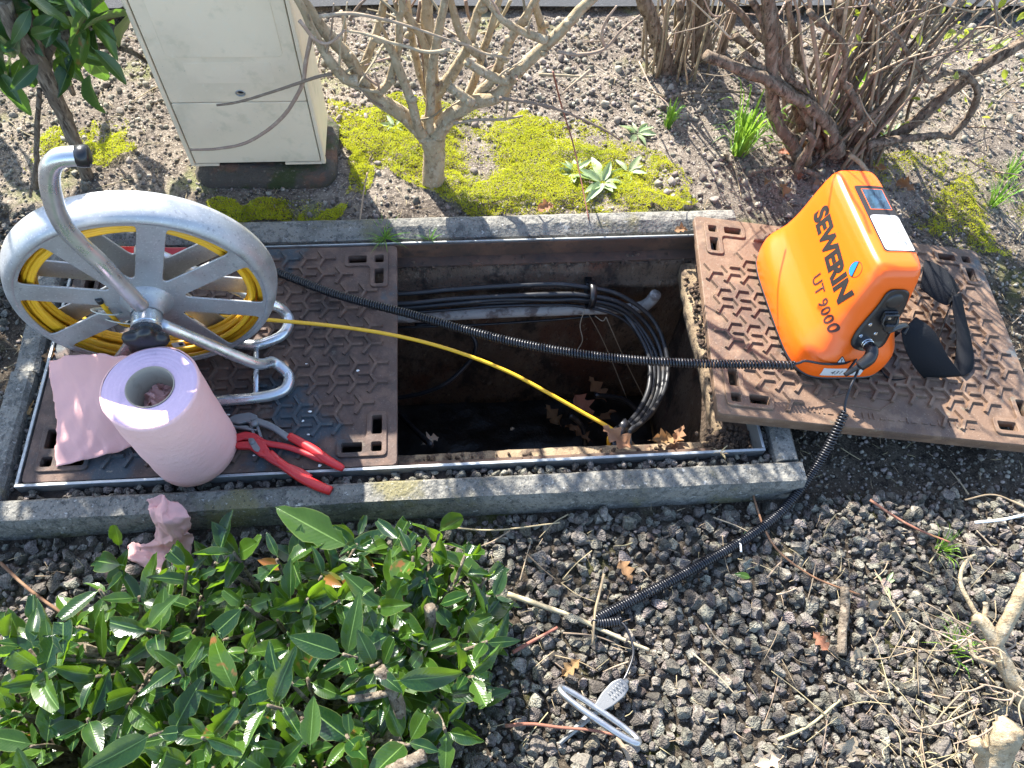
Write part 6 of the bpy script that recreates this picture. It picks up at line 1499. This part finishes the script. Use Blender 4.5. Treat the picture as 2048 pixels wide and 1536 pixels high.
b = MB(); b.tube(cr([BMx @ (Mb @ Vector((.002, -.03, .014))), (1.0580,0.1912,0.1700), (1.0549,0.1789,0.1550)], 4), .007, 8, flat=.6); b.build('swivel', 'black_plastic', st)

# ================================================================== SPIRAL LEADS
c1 = cr([(-0.2816,0.5005,0.0180),(-0.2227,0.4663,0.0240),(-0.1516,0.4235,0.0340),(-0.0603,0.3808,0.0440),(0.0285,0.3444,0.0520),(0.1367,0.2946,0.0620),(0.2628,0.2420,0.0750),(0.3856,0.2006,0.0900),(0.5062,0.1699,0.1050),(0.6264,0.1492,0.1180),(0.7289,0.1396,0.1220),(0.8230,0.1353,0.1180)], 10)
sp1 = thing('spiral_lead', 'black coiled lead stretched across the open pit to the transmitter', 'cable', (0.2265,0.3052,0.0000))
b = MB(); b.tube(helix(c1, .0062, .0078, .0024, per=12, pitch_fn=lambda s: .0060 + .0022 * sstep(s, .86, 1)), .0025, 5); b.build('coil', 'coil_plastic', sp1)
e1 = Vector(c1[-1])
b = MB(); b.tube(cr([e1 + Vector((-.004, 0, .004)), e1 + Vector((.012, .004, .004)), (0.8491,0.1426,0.1220), (0.8943,0.1405,0.1100), (0.9410,0.1438,0.1050), (0.9696,0.1555,0.1100), YJ], 6), .0028, 7); b.build('lead', 'coil_plastic', sp1)
s1 = Vector(c1[0]); 
sp2 = thing('spiral_lead', 'black coiled lead hanging off the lifted cover down to the earth spike', 'cable', (0.6928,-0.1778,-0.0600))
c2 = cr([(0.9244,0.0438,0.0750),(0.9068,0.0131,0.0500),(0.8884,-0.0189,0.0150),(0.8565,-0.0590,-0.0200),(0.7982,-0.1143,-0.0420),(0.7358,-0.1562,-0.0460),(0.6644,-0.1923,-0.0460),(0.5955,-0.2236,-0.0450),(0.5181,-0.2572,-0.0450),(0.4539,-0.2827,-0.0450),(0.3959,-0.3066,-0.0430),(0.3759,-0.3153,-0.0410),(0.3703,-0.3206,-0.0410),(0.3818,-0.3246,-0.0430),(0.4192,-0.3237,-0.0450)], 12)
b = MB(); b.tube(helix(c2, .0056, .0082, .0024, per=12, pitch_fn=lambda s: .0066 - .0014 * sstep(s, .03, .2)), .0025, 5); b.build('coil', 'coil_plastic', sp2)
b = MB(); b.tube(cr([YJ, (0.9583,0.1223,0.1150), (0.9372,0.0875,0.1000), (0.9240,0.0573,0.0850), Vector(c2[0])], 6), .0028, 7); b.build('lead', 'coil_plastic', sp2)
b = MB(); b.tube(cr([c2[-1]] + [(0.4276,-0.3362,-0.0420),(0.4345,-0.3648,-0.0400),(0.4323,-0.3896,-0.0380),(0.4185,-0.4158,-0.0360),(0.4063,-0.4329,-0.0340)], 6), .0026, 7); b.build('lead', 'coil_plastic', sp2)

# ================================================================== EARTH SPIKE
gs = thing('earth_spike', 'grey steel earth spike with oval handle ring lying on the gravel', 'earth spike', (0.3557,-0.4845,-0.0600))
A = Vector((0.4018,-0.4416,-0.0320)); Bq = Vector((0.2809,-0.5278,-0.0500))
dv = (Bq - A).normalized(); sd = dv.cross(Vector((0, 0, 1))).normalized(); upv = sd.cross(dv)
b = MB()
for s_ in (-1, 1):          # angle-section spike, two thin webs
    w0, w1 = .0085, .003
    P0 = A.lerp(Bq, .34); b.add([P0, P0 + sd * s_ * w0 - upv * w0 * .8, Bq + sd * s_ * w1 - upv * w1, Bq, P0 - upv * .003, P0 + sd * s_ * w0 - upv * (w0 * .8 + .003), Bq + sd * s_ * w1 - upv * (w1 + .003), Bq - upv * .003], [(0, 1, 2, 3), (7, 6, 5, 4), (0, 4, 5, 1), (1, 5, 6, 2), (2, 6, 7, 3), (3, 7, 4, 0)])
b.build('spike', 'steel_grey', gs, smooth=False)
cc = Vector((0.3519,-0.4884,-0.0240)); ux = (Vector((0.4156,-0.5356,-0.0200)) - Vector((0.2863,-0.4370,-0.0280))) * .5; uy = Vector((-.004, -.010, .012))
b = MB(); b.tube([cc + ux * (1.0 * abs(math.cos(t)) ** .8 * (1 if math.cos(t) > 0 else -1)) + uy * (abs(math.sin(t)) ** .8 * (1 if math.sin(t) > 0 else -1)) for t in np.linspace(0, 2 * math.pi, 56, endpoint=False)], .0060, 12, closed=True); b.build('handle_ring', 'steel_tube', gs)
me = curve_plate(round_poly([(-.012, -.009), (.014, -.015), (.040, -.0165), (.056, -.012), (.060, -.006), (.060, .006), (.056, .012), (.040, .017), (.014, .015), (-.012, .008)], .005, 4), [], .009, .002)
CM = Matrix((-dv, sd, upv)).transposed().to_4x4(); CM.translation = A.lerp(Bq, .33) + upv * .003
me.transform(Matrix.Translation(-Vector(gs['_w'])) @ CM); cl = link('clamp', me, 'steel_grey', gs, smooth=False)
for k in range(6):
    for j in (-1, 1):
        c = CM @ Vector((.022 + k * .006, j * .005, .0048)); b = MB(); b.tube([c - sd * .0035, c + sd * .0035], .0011, 6); b.build('grip_rib', 'steel_grey', cl)
b = MB(); b.tube([A - dv * .016, A - dv * .004, A.lerp(Bq, .02), A.lerp(Bq, .08)], [.0045, .006, .0078, .0085], 12); b.build('cable_boot', 'steel_grey', gs)

# ================================================================== GRASS, WEEDS, LITTER
def grass_tuft(pos, n, hgt, spread, label, m='grass', wd=.0022, seed=0, droop=.5):
    r = random.Random(seed + 500); b = MB(); pos = Vector(pos)
    for k in range(n):
        a = r.uniform(0, 6.28); s = pos + Vector((math.cos(a), math.sin(a), 0)) * r.uniform(0, spread * .25)
        d = Vector((math.cos(a), math.sin(a), 0)) * r.uniform(.1, 1) * spread; h = hgt * r.uniform(.45, 1)
        w = Vector((-math.sin(a), math.cos(a), 0)) * wd * r.uniform(.6, 1.2)
        p = [s, s + d * .3 + Vector((0, 0, h * .55)), s + d * .7 + Vector((0, 0, h * .95)), s + d * (1 + droop * .3) + Vector((0, 0, h * (1 - droop * .3)))]
        P = cr(p, 3); vs = []
        for i, q in enumerate(P):
            t = 1 - (i / (len(P) - 1)) ** 1.6
            vs += [q - w * t, q + w * t + Vector((0, 0, .0004))]
        b.add(vs, [(2 * i, 2 * i + 1, 2 * i + 3, 2 * i + 2) for i in range(len(P) - 1)])
    return tag(b.build('grass_tuft', m, origin=tuple(pos)), label, 'grass', 'grass tufts around the pit')
def gz(p, dz=0): return (p[0], p[1], ground_z(p[0], p[1]) + dz)
grass_tuft(gz((0.9198,0.9009,-0.0200)), 70, .19, .10, 'tall bright green grass clump left of the brown shrub', wd=.0042, seed=1)
grass_tuft(gz((0.7371,0.9923,-0.0200)), 34, .085, .035, 'small upright grass clump at the edge of the moss', wd=.003, seed=2, droop=.2)
grass_tuft((-0.0332,0.6072,0.0000), 60, .018, .06, 'fringe of fine grass on the back rim beside the iron cover', wd=.0012, seed=3)
grass_tuft((0.0752,0.5971,0.0000), 14, .016, .035, 'few short grass blades on the back rim above the pit', wd=.0012, seed=4)
grass_tuft(gz((1.1168,-0.2156,-0.0700)), 36, .05, .045, 'thin grass tuft growing in the gravel at right', wd=.0014, seed=5)
grass_tuft(gz((1.6003,0.7170,-0.0500)), 30, .09, .07, 'loose grass tuft at the right edge beyond the lifted cover', wd=.002, seed=6)
grass_tuft(gz((1.0654,-0.4138,-0.0700)), 26, .08, .07, 'grass blades under the bare cut branch at right', wd=.0022, seed=7)
grass_tuft((0.6708,-0.0006,0.0000), 10, .02, .025, 'tiny yellow grass sprig on the front rim', m='dry_grass', wd=.0012, seed=8)
grass_tuft(gz((1.2144,1.0317,-0.0200)), 30, .13, .07, 'green grass showing between the brown stems', wd=.003, seed=9)
grass_tuft(gz((1.2915,1.0922,-0.0200)), 24, .12, .07, 'grass behind the thick brown stems', wd=.003, seed=19)
grass_tuft(gz((1.6737,0.8064,-0.0400)), 26, .06, .06, 'short grass at the far right edge', wd=.0018, seed=10)
grass_tuft(gz((-0.7267,0.2846,-0.0300)), 6, .03, .02, 'single green blades beside the left kerb', wd=.0022, seed=11)
WL = leaf_set('weed', 8, 'weed', 600)
def weed(pos, n, size, label, seed):
    r = random.Random(seed); t = thing('weed', label, 'weed', tuple(pos), 'rosette weeds on the bed')
    for k in range(n):
        a = k * 2.4 + r.uniform(-.3, .3); d = Vector((math.cos(a), math.sin(a), r.uniform(.05, .5)))
        o = bpy.data.objects.new('leaf', r.choice(WL)[3]); COL.objects.link(o); o.parent = t
        o.matrix_local = Matrix.Translation(d * .006) @ orient(d, (0, 0, 1), r.uniform(-.4, .4)).to_4x4() @ Matrix.Scale(size * r.uniform(.6, 1.1), 4)
weed(gz((0.5256,0.7827,-0.0100), .004), 15, .075, 'pale rosette weed in the bright moss near the back kerb', 1)
weed(gz((0.4576,0.8201,-0.0100), .004), 10, .05, 'smaller weed rosette left of the pale one', 2)
weed(gz((0.6473,0.9696,-0.0100), .004), 10, .045, 'flat weed rosette at the upper edge of the moss', 3)
weed(gz((0.5966,0.8162,-0.0100), .004), 9, .05, 'weed rosette right of the pale one', 4)
weed(gz((-0.0106,0.9984,-0.0100), .004), 8, .035, 'small weed between the cabinet and the pale shrub', 5)
weed(gz((0.9719,-0.2778,-0.0600), .006), 4, .03, 'tiny weed among the stones at right', 6)
weed(gz((-0.7205,-0.2909,-0.0600), .006), 12, .03, 'low green weed at the left edge', 7)
weed(gz((1.3718,0.9478,-0.0200), .004), 8, .045, 'leafy weed at the foot of the brown shrub', 8)

# ---- twigs lying about
def twig(path, r, label, m='twig', nm='twig', side=6, group=None, z=True):
    P = [Vector(p) for p in path]; Q = cr(P, 6); Q = [q + Vector((0, 0, 1)) * .001 * noise.noise(q * 50) for q in Q]
    b = MB(); b.tube(Q, r, side, jitter=.08); return tag(b.build(nm, m, origin=tuple(P[0])), label, 'twig', group)
twig([(0.2056,-0.2577,-0.0450),(0.2670,-0.2827,-0.0450),(0.3322,-0.3106,-0.0450),(0.3778,-0.3352,-0.0450),(0.4318,-0.3637,-0.0450),(0.4659,-0.3796,-0.0450)], [.0055, .0045, .003], 'long pale stick across the gravel under the coiled lead')
twig([(0.3977,-0.2328,-0.0350),(0.3825,-0.2731,-0.0350),(0.3704,-0.3059,-0.0350),(0.3584,-0.3627,-0.0350)], [.0032, .0025], 'thin straw standing beside the end of the coil', 'dry_grass')
twig([(0.2073,-0.3674,-0.0450),(0.2417,-0.3514,-0.0450),(0.2966,-0.3272,-0.0450)], [.004, .003], 'reddish broken twig near the laurel edge', 'twig_red')
tw = thing('cut_stick', 'thick grey cut stick lying on the gravel at right', 'stick', (0.8628,-0.3478,-0.0500))
b = MB(); b.tube(cr([(0.8659,-0.2931,-0.0200),(0.8658,-0.3257,-0.0420),(0.8484,-0.3677,-0.0420),(0.8335,-0.4114,-0.0420)], 5), [.0085, .0092, .0088, .009], 10, jitter=.06); b.build('bark', 'bark_grey', tw)
twig([(0.7623,0.0034,-0.0450),(0.7393,-0.0479,-0.0450),(0.7506,-0.1808,-0.0450),(0.8146,-0.2572,-0.0450),(0.9048,-0.3028,-0.0450)], [.0025, .002], 'long thin reddish runner crossing the gravel right of the kerb', 'twig_red')
twig([(0.9841,-0.1088,-0.0400),(1.0344,-0.1559,-0.0400),(1.0785,-0.1856,-0.0400),(1.1240,-0.2097,-0.0400)], [.003, .002], 'thin brown twig slanting below the lifted cover', 'twig_red')
twig([(0.1843,-0.4933,-0.0400),(0.2293,-0.4931,-0.0400),(0.2825,-0.5026,-0.0400),(0.3359,-0.5104,-0.0400),(0.3798,-0.5216,-0.0400)], [.0035, .0025], 'reddish twig passing under the earth spike', 'twig_red')
twig([(0.3819,-0.5254,-0.0450),(0.3951,-0.5467,-0.0450),(0.4037,-0.5793,-0.0450)], [.0045, .004], 'white barked twig at the lower edge beside the ring', 'twig')
twig([(0.6742,-0.5498,-0.0450),(0.7405,-0.5294,-0.0450),(0.8084,-0.4913,-0.0450)], [.003, .0025], 'straight straw in the lower right gravel', 'dry_grass')
twig([(1.1904,-0.1203,-0.0400),(1.2606,-0.1129,-0.0400),(1.3237,-0.1503,-0.0400)], [.002, .0018], 'fine straw at the right edge below the cover', 'dry_grass')
twig([(1.1933,-0.1705,-0.0400),(1.2494,-0.1682,-0.0400),(1.3060,-0.1604,-0.0400)], [.003, .003], 'white plastic strand at the right edge', 'white_chip')
twig([(0.6844,-0.1786,-0.0400),(0.6847,-0.1912,-0.0400),(0.6829,-0.2036,-0.0400)], [.0025, .0022], 'short white plastic strip beside the coiled lead', 'white_chip')
twig([(-0.7649,-0.1386,-0.0400),(-0.6968,-0.1957,-0.0400),(-0.6017,-0.2620,-0.0400)], [.0035, .003], 'brown straw at the lower left edge', 'twig_red')
twig([(0.1037,-0.1186,-0.0400),(0.1589,-0.1270,-0.0400),(0.2196,-0.1284,-0.0400),(0.3225,-0.1205,-0.0400)], [.0018, .0016], 'pale straw along the foot of the front kerb', 'dry_grass')
twig([(-0.0726,0.7750,0.0500),(-0.0827,0.7363,0.0300),(-0.0919,0.6503,0.0180)], [.002, .0018], 'upright straw beside the cabinet plinth', 'dry_grass')
twig([(0.9202,0.7971,0.0000),(1.0058,0.8128,0.0000),(1.0715,0.8019,0.0000),(1.1064,0.7792,0.0000)], [.006, .007], 'curved grey root piece in front of the brown shrub', 'bark_grey')
twig([(0.7639,1.0891,0.0000),(0.8175,1.1067,-0.0000),(0.9058,1.1133,0.0000),(1.0056,1.1031,0.0000)], [.0055, .004], 'grey stick pointing left beside the tall grass', 'bark_grey')
twig([(1.1661,0.7920,0.0600),(1.1847,0.7647,0.0600),(1.2014,0.7391,0.0500)], [.007, .006], 'pale broken stub behind the transmitter', 'bark_pale')
twig([(-0.8936,0.7649,0.0000),(-0.8411,0.8193,0.1000),(-0.8132,0.8358,0.1600)], [.004, .003], 'upright grey shoot left of the reel', 'bark_grey')
rr = random.Random(41)
def scatter(n, region, lens, rad, m, label, nm, group, cat='twig', zadd=.016):
    k = 0
    while k < n:
        x = rr.uniform(region[0], region[2]); y = rr.uniform(region[1], region[3])
        if -.9 < x < .86 and -.1 < y < .68: continue
        u, v, z_ = to_view((x, y, -.05))
        if abs(u) > 1.02 or abs(v) > 1.02: continue
        a = rr.uniform(0, 6.28); L = rr.uniform(*lens); d = Vector((math.cos(a), math.sin(a), 0)) * L
        ok = True
        for t in (0, .5, 1):
            q = (x + d.x * t, y + d.y * t)
            if -.9 < q[0] < .86 and -.1 < q[1] < .68: ok = False
        if not ok: continue
        s = Vector((x, y, ground_z(x, y) + zadd)); e = Vector((x + d.x, y + d.y, ground_z(x + d.x, y + d.y) + zadd * rr.uniform(.5, 1.3)))
        b = MB(); b.tube(cr([s, s.lerp(e, .5) + Vector((rr.uniform(-1, 1), rr.uniform(-1, 1), .2)) * L * .08, e], 4), [rad * rr.uniform(.7, 1.2), rad * .6], 5)
        o = b.build(nm, m, origin=tuple(s)); tag(o, label, cat, group); k += 1
scatter(22, (.2, -.65, 1.4, -.1), (.025, .10), .0014, 'dry_grass', 'short dry straw lying loose on the lava gravel', 'straw', 'straws on the gravel', 'straw', .024)
scatter(22, (.2, -.65, 1.4, -.1), (.03, .11), .0020, 'twig', 'small brown twig lying loose on the lava gravel', 'twig', 'twigs on the gravel', 'twig', .024)
scatter(24, (-1.0, .69, 1.8, 1.4), (.03, .14), .0016, 'dry_grass', 'dry straw lying on the soil of the bed', 'straw', 'straws on the bed', 'straw', .006)
scatter(16, (.9, .0, 1.8, .7), (.03, .12), .0016, 'dry_grass', 'dry straw lying on the ground beyond the lifted cover', 'straw', 'straws by the lifted cover', 'straw', .006)
scatter(8, (-1.0, .3, -.83, .8), (.03, .09), .0016, 'twig', 'thin twig on the ground left of the reel', 'twig', 'twigs left of the reel', 'twig', .008)

# ---- fallen leaves
PALE = leaf_set('oak', 6, 'pale_leaf', 450)
def fallen(pos, size, vset, label, ang=None, tilt=.4, group=None, nm='fallen_leaf'):
    o = bpy.data.objects.new(nm, rr.choice(vset)[3]); COL.objects.link(o)
    a = rr.uniform(0, 6.28) if ang is None else ang
    o.matrix_world = Matrix.Translation(pos) @ orient((math.cos(a), math.sin(a), rr.uniform(-tilt, tilt)), (rr.uniform(-tilt, tilt), rr.uniform(-tilt, tilt), 1)).to_4x4() @ Matrix.Scale(size, 4)
    return tag(o, label, 'leaf', group)
fallen((0.4900,0.0322,-0.0250), .075, OAK, 'brown oak leaf caught on the pit sill beside the rod', 2.4)
fallen((0.5367,0.0523,-0.0350), .07, OAK, 'curled brown leaf on the sill right of the oak leaf', .2)
fallen((0.5919,0.0458,-0.0400), .05, OAK, 'small brown leaf on the muddy sill corner', 1.0)
fallen((0.4345,-0.2053,-0.0400), .05, OAK, 'tan leaf on the gravel below the kerb', -1.2)
fallen((0.9122,-0.3303,-0.0350), .065, PALE, 'crumpled pale dry leaf right of the cut stick', .1, .9)
fallen((0.9541,-0.3426,-0.0350), .055, PALE, 'second crumpled pale leaf further right of the cut stick', -.4, .9)
fallen((0.8599,-0.4006,-0.0450), .055, PALE, 'flat yellowish leaf beside the cut stick', -1.3, .2)
fallen((0.8075,-0.5512,-0.0400), .07, PALE, 'pale oak leaf in the lower right gravel', -1.9, .3)
fallen((0.8098,-0.4019,-0.0450), .04, OAK, 'small brown leaf left of the cut stick', 2.0)
fallen((0.2964,-0.4142,-0.0400), .045, OAK, 'red brown leaf above the handle ring', .6)
fallen((0.6176,-0.5868,-0.0400), .06, PALE, 'grey leaf at the lower edge of the gravel', .2, .2)
fallen((0.6975,-0.1830,-0.0450), .032, LAUREL, 'green leaf on the gravel beside the coiled lead', 1.1)
fallen((0.6914,-0.2548,-0.0450), .030, LAUREL, 'green leaf below the coiled lead', 2.8)
fallen((0.6779,0.5942,0.0160), .035, OAK, 'red brown leaf on the back kerb beside the lifted cover', .1)
fallen((0.3461,0.6880,0.0000), .045, OAK, 'reddish curled leaf at the near edge of the moss', .3)
fallen((-0.7524,0.2895,-0.0150), .05, OAK, 'dry brown leaf in the gap by the left rim', 1.5, .3)
fallen((-0.7648,0.1664,-0.0120), .045, OAK, 'dry brown leaf against the left kerb', 1.9, .3)
fallen((-0.7234,0.2728,0.0000), .05, PALE, 'pale dry leaf under the reel edge at left', .4, .3)
fallen((0.8572,0.8694,-0.0100), .05, PALE, 'grey curled leaf below the tall grass', -.3, .6)
for p in ((0.5149,0.3238,-0.6000), (0.4786,0.4509,-0.5500), (0.5778,0.4562,-0.6000), (0.5309,0.3980,-0.6500), (0.6120,0.2867,-0.5000), (0.4458,0.4275,-0.7000)): fallen(p, .085, OAK, 'dark fallen leaf lying deep in the pit', None, .6, 'leaves in the pit')
for _ in range(16):
    x, y = rr.uniform(.95, 1.35), rr.uniform(.78, .98); fallen((x, y, ground_z(x, y) + .012), rr.uniform(.03, .06), OAK, 'dry brown leaf caught at the foot of the brown shrub', None, .6, 'leaves under the brown shrub')
fallen((0.0316,0.2178,-0.3500), .05, PALE, 'torn pale scrap in the near left of the pit', .5, .5, nm='paper_scrap')
fallen((0.2795,0.3690,-0.6000), .02, PALE, 'tiny pale scrap on the dark pit floor', .5, .2, nm='paper_scrap')

# ---- small pale pebbles dropped on the closed cover
for k, p in enumerate(((-0.0882,0.2334,0.0040), (-0.1997,0.2551,0.0040), (-0.1857,0.1374,0.0040), (-0.1858,0.0836,0.0040), (-0.1989,0.1157,0.0040), (-0.1589,0.0124,0.0040), (-0.2925,0.0417,0.0040), (-0.2842,0.0841,0.0040), (-0.3534,0.1387,0.0040), (0.8105,0.3282,0.0040))[:9]):
    o = bpy.data.objects.new('pebble', smesh[k % 14].copy()); COL.objects.link(o); o.data.materials.clear(); o.data.materials.append(MATS['white_chip'])
    o.location = p; s = rr.uniform(.0022, .0034) / .015; o.scale = (s * 1.3, s, s * .8); tag(o, 'tiny white pebble lying on the closed iron cover', 'pebble', 'white pebbles on the cover')

# ---- pale cut branches in the lower right corner
cb = thing('cut_branch', 'pale forked cut branch with thin shoots at the lower right edge', 'branch', (1.1413,-0.4503,-0.0500))
for pts, r in (([(1.1603,-0.5331,-0.0400),(1.1194,-0.4750,0.0000),(1.0903,-0.4237,0.0300),(1.0700,-0.3880,0.0500),(1.0545,-0.3779,0.0500)], [.018, .015, .013, .012, .010]), ([(1.0903,-0.4237,0.0300),(1.1019,-0.4012,0.0600),(1.1228,-0.3581,0.1000),(1.1433,-0.3239,0.1200)], [.013, .012, .012]), ([(1.0659,-0.3859,0.0500),(1.0547,-0.3621,0.0600),(1.0416,-0.3223,0.0700),(1.0500,-0.2927,0.0800),(1.0676,-0.2749,0.0900)], [.005, .004, .003]), ([(1.0745,-0.3837,0.0500),(1.0803,-0.3637,0.0600),(1.0784,-0.3556,0.0650)], [.005, .0045]), ([(1.0845,-0.4585,0.0200),(1.0531,-0.4495,0.0300),(1.0424,-0.4400,0.0300),(1.0393,-0.4152,0.0400)], [.004, .003])): branch_part(cb, 'limb', pts, r, 'bark_pale', 9, 6, .003, .08)
for k in range(26):
    s = Vector((1.0798,-0.4582,0.0200)) + Vector((rr.uniform(-.04, .06), rr.uniform(-.09, .06), rr.uniform(-.05, .03))); e = s + Vector((rr.uniform(-.16, .05), rr.uniform(-.08, .1), rr.uniform(-.02, .05)))
    branch_part(cb, 'shoot', [s, s.lerp(e, .5) + rv(.01), e], [.0022, .0012], 'twig', 5, 4, .003)
st2 = thing('mossy_stump', 'pale mossy cut stump in the lower right corner', 'stump', (1.0797,-0.6094,-0.0700))
branch_part(st2, 'wood', [(1.0390,-0.6393,-0.0700),(1.0499,-0.6099,-0.0300),(1.0534,-0.5818,0.0200),(1.0677,-0.5607,0.0400)], [.030, .026, .024, .022], 'bark_pale', 12, 5, .008, .12)
branch_part(st2, 'side_stub', [(1.0514,-0.6026,-0.0200),(1.0225,-0.5892,-0.0100),(1.0073,-0.5769,0.0000)], [.014, .012], 'bark_pale', 10, 5, .005, .12)
b = MB()
for k in range(150):
    x, y = Vector((0.9795,-0.5368,-0.0500)).xy; s = Vector((x + rr.gauss(.03, .13), y + rr.gauss(-.01, .09), 0)); s.z = ground_z(s.x, s.y) + rr.uniform(.005, .05)
    d = Vector((rr.uniform(-1, 1), rr.uniform(-1, 1), rr.uniform(-.2, .35))).normalized() * rr.uniform(.03, .13); b.tube(cr([s, s + d * .5 + rv(.008), s + d], 3), [rr.uniform(.0006, .0018), .0005], 4)
tag(b.build('dry_brush', 'dry_grass'), 'tangle of dry straw coloured brush in the lower right corner', 'brush', kind='stuff')

# fine litter: short bits of straw and bark nobody could count
b = MB()
for k in range(4200):
    x = rr.uniform(-1.1, 1.8); y = rr.uniform(-.65, 1.4)
    if -.84 < x < .86 and -.1 < y < .67: continue
    if y < 0 and rr.random() < .6: continue
    a = rr.uniform(0, 6.28); L = rr.uniform(.008, .035); s = Vector((x, y, ground_z(x, y) + (.022 if y < -.09 and x < 1 else .005)))
    d = Vector((math.cos(a), math.sin(a), rr.uniform(-.15, .25))) * L; b.tube([s, s + d * .5 + rv(.002), s + d], [.0008, .0005], 4)
tag(b.build('litter', 'dry_grass', ground), None, kind='stuff')
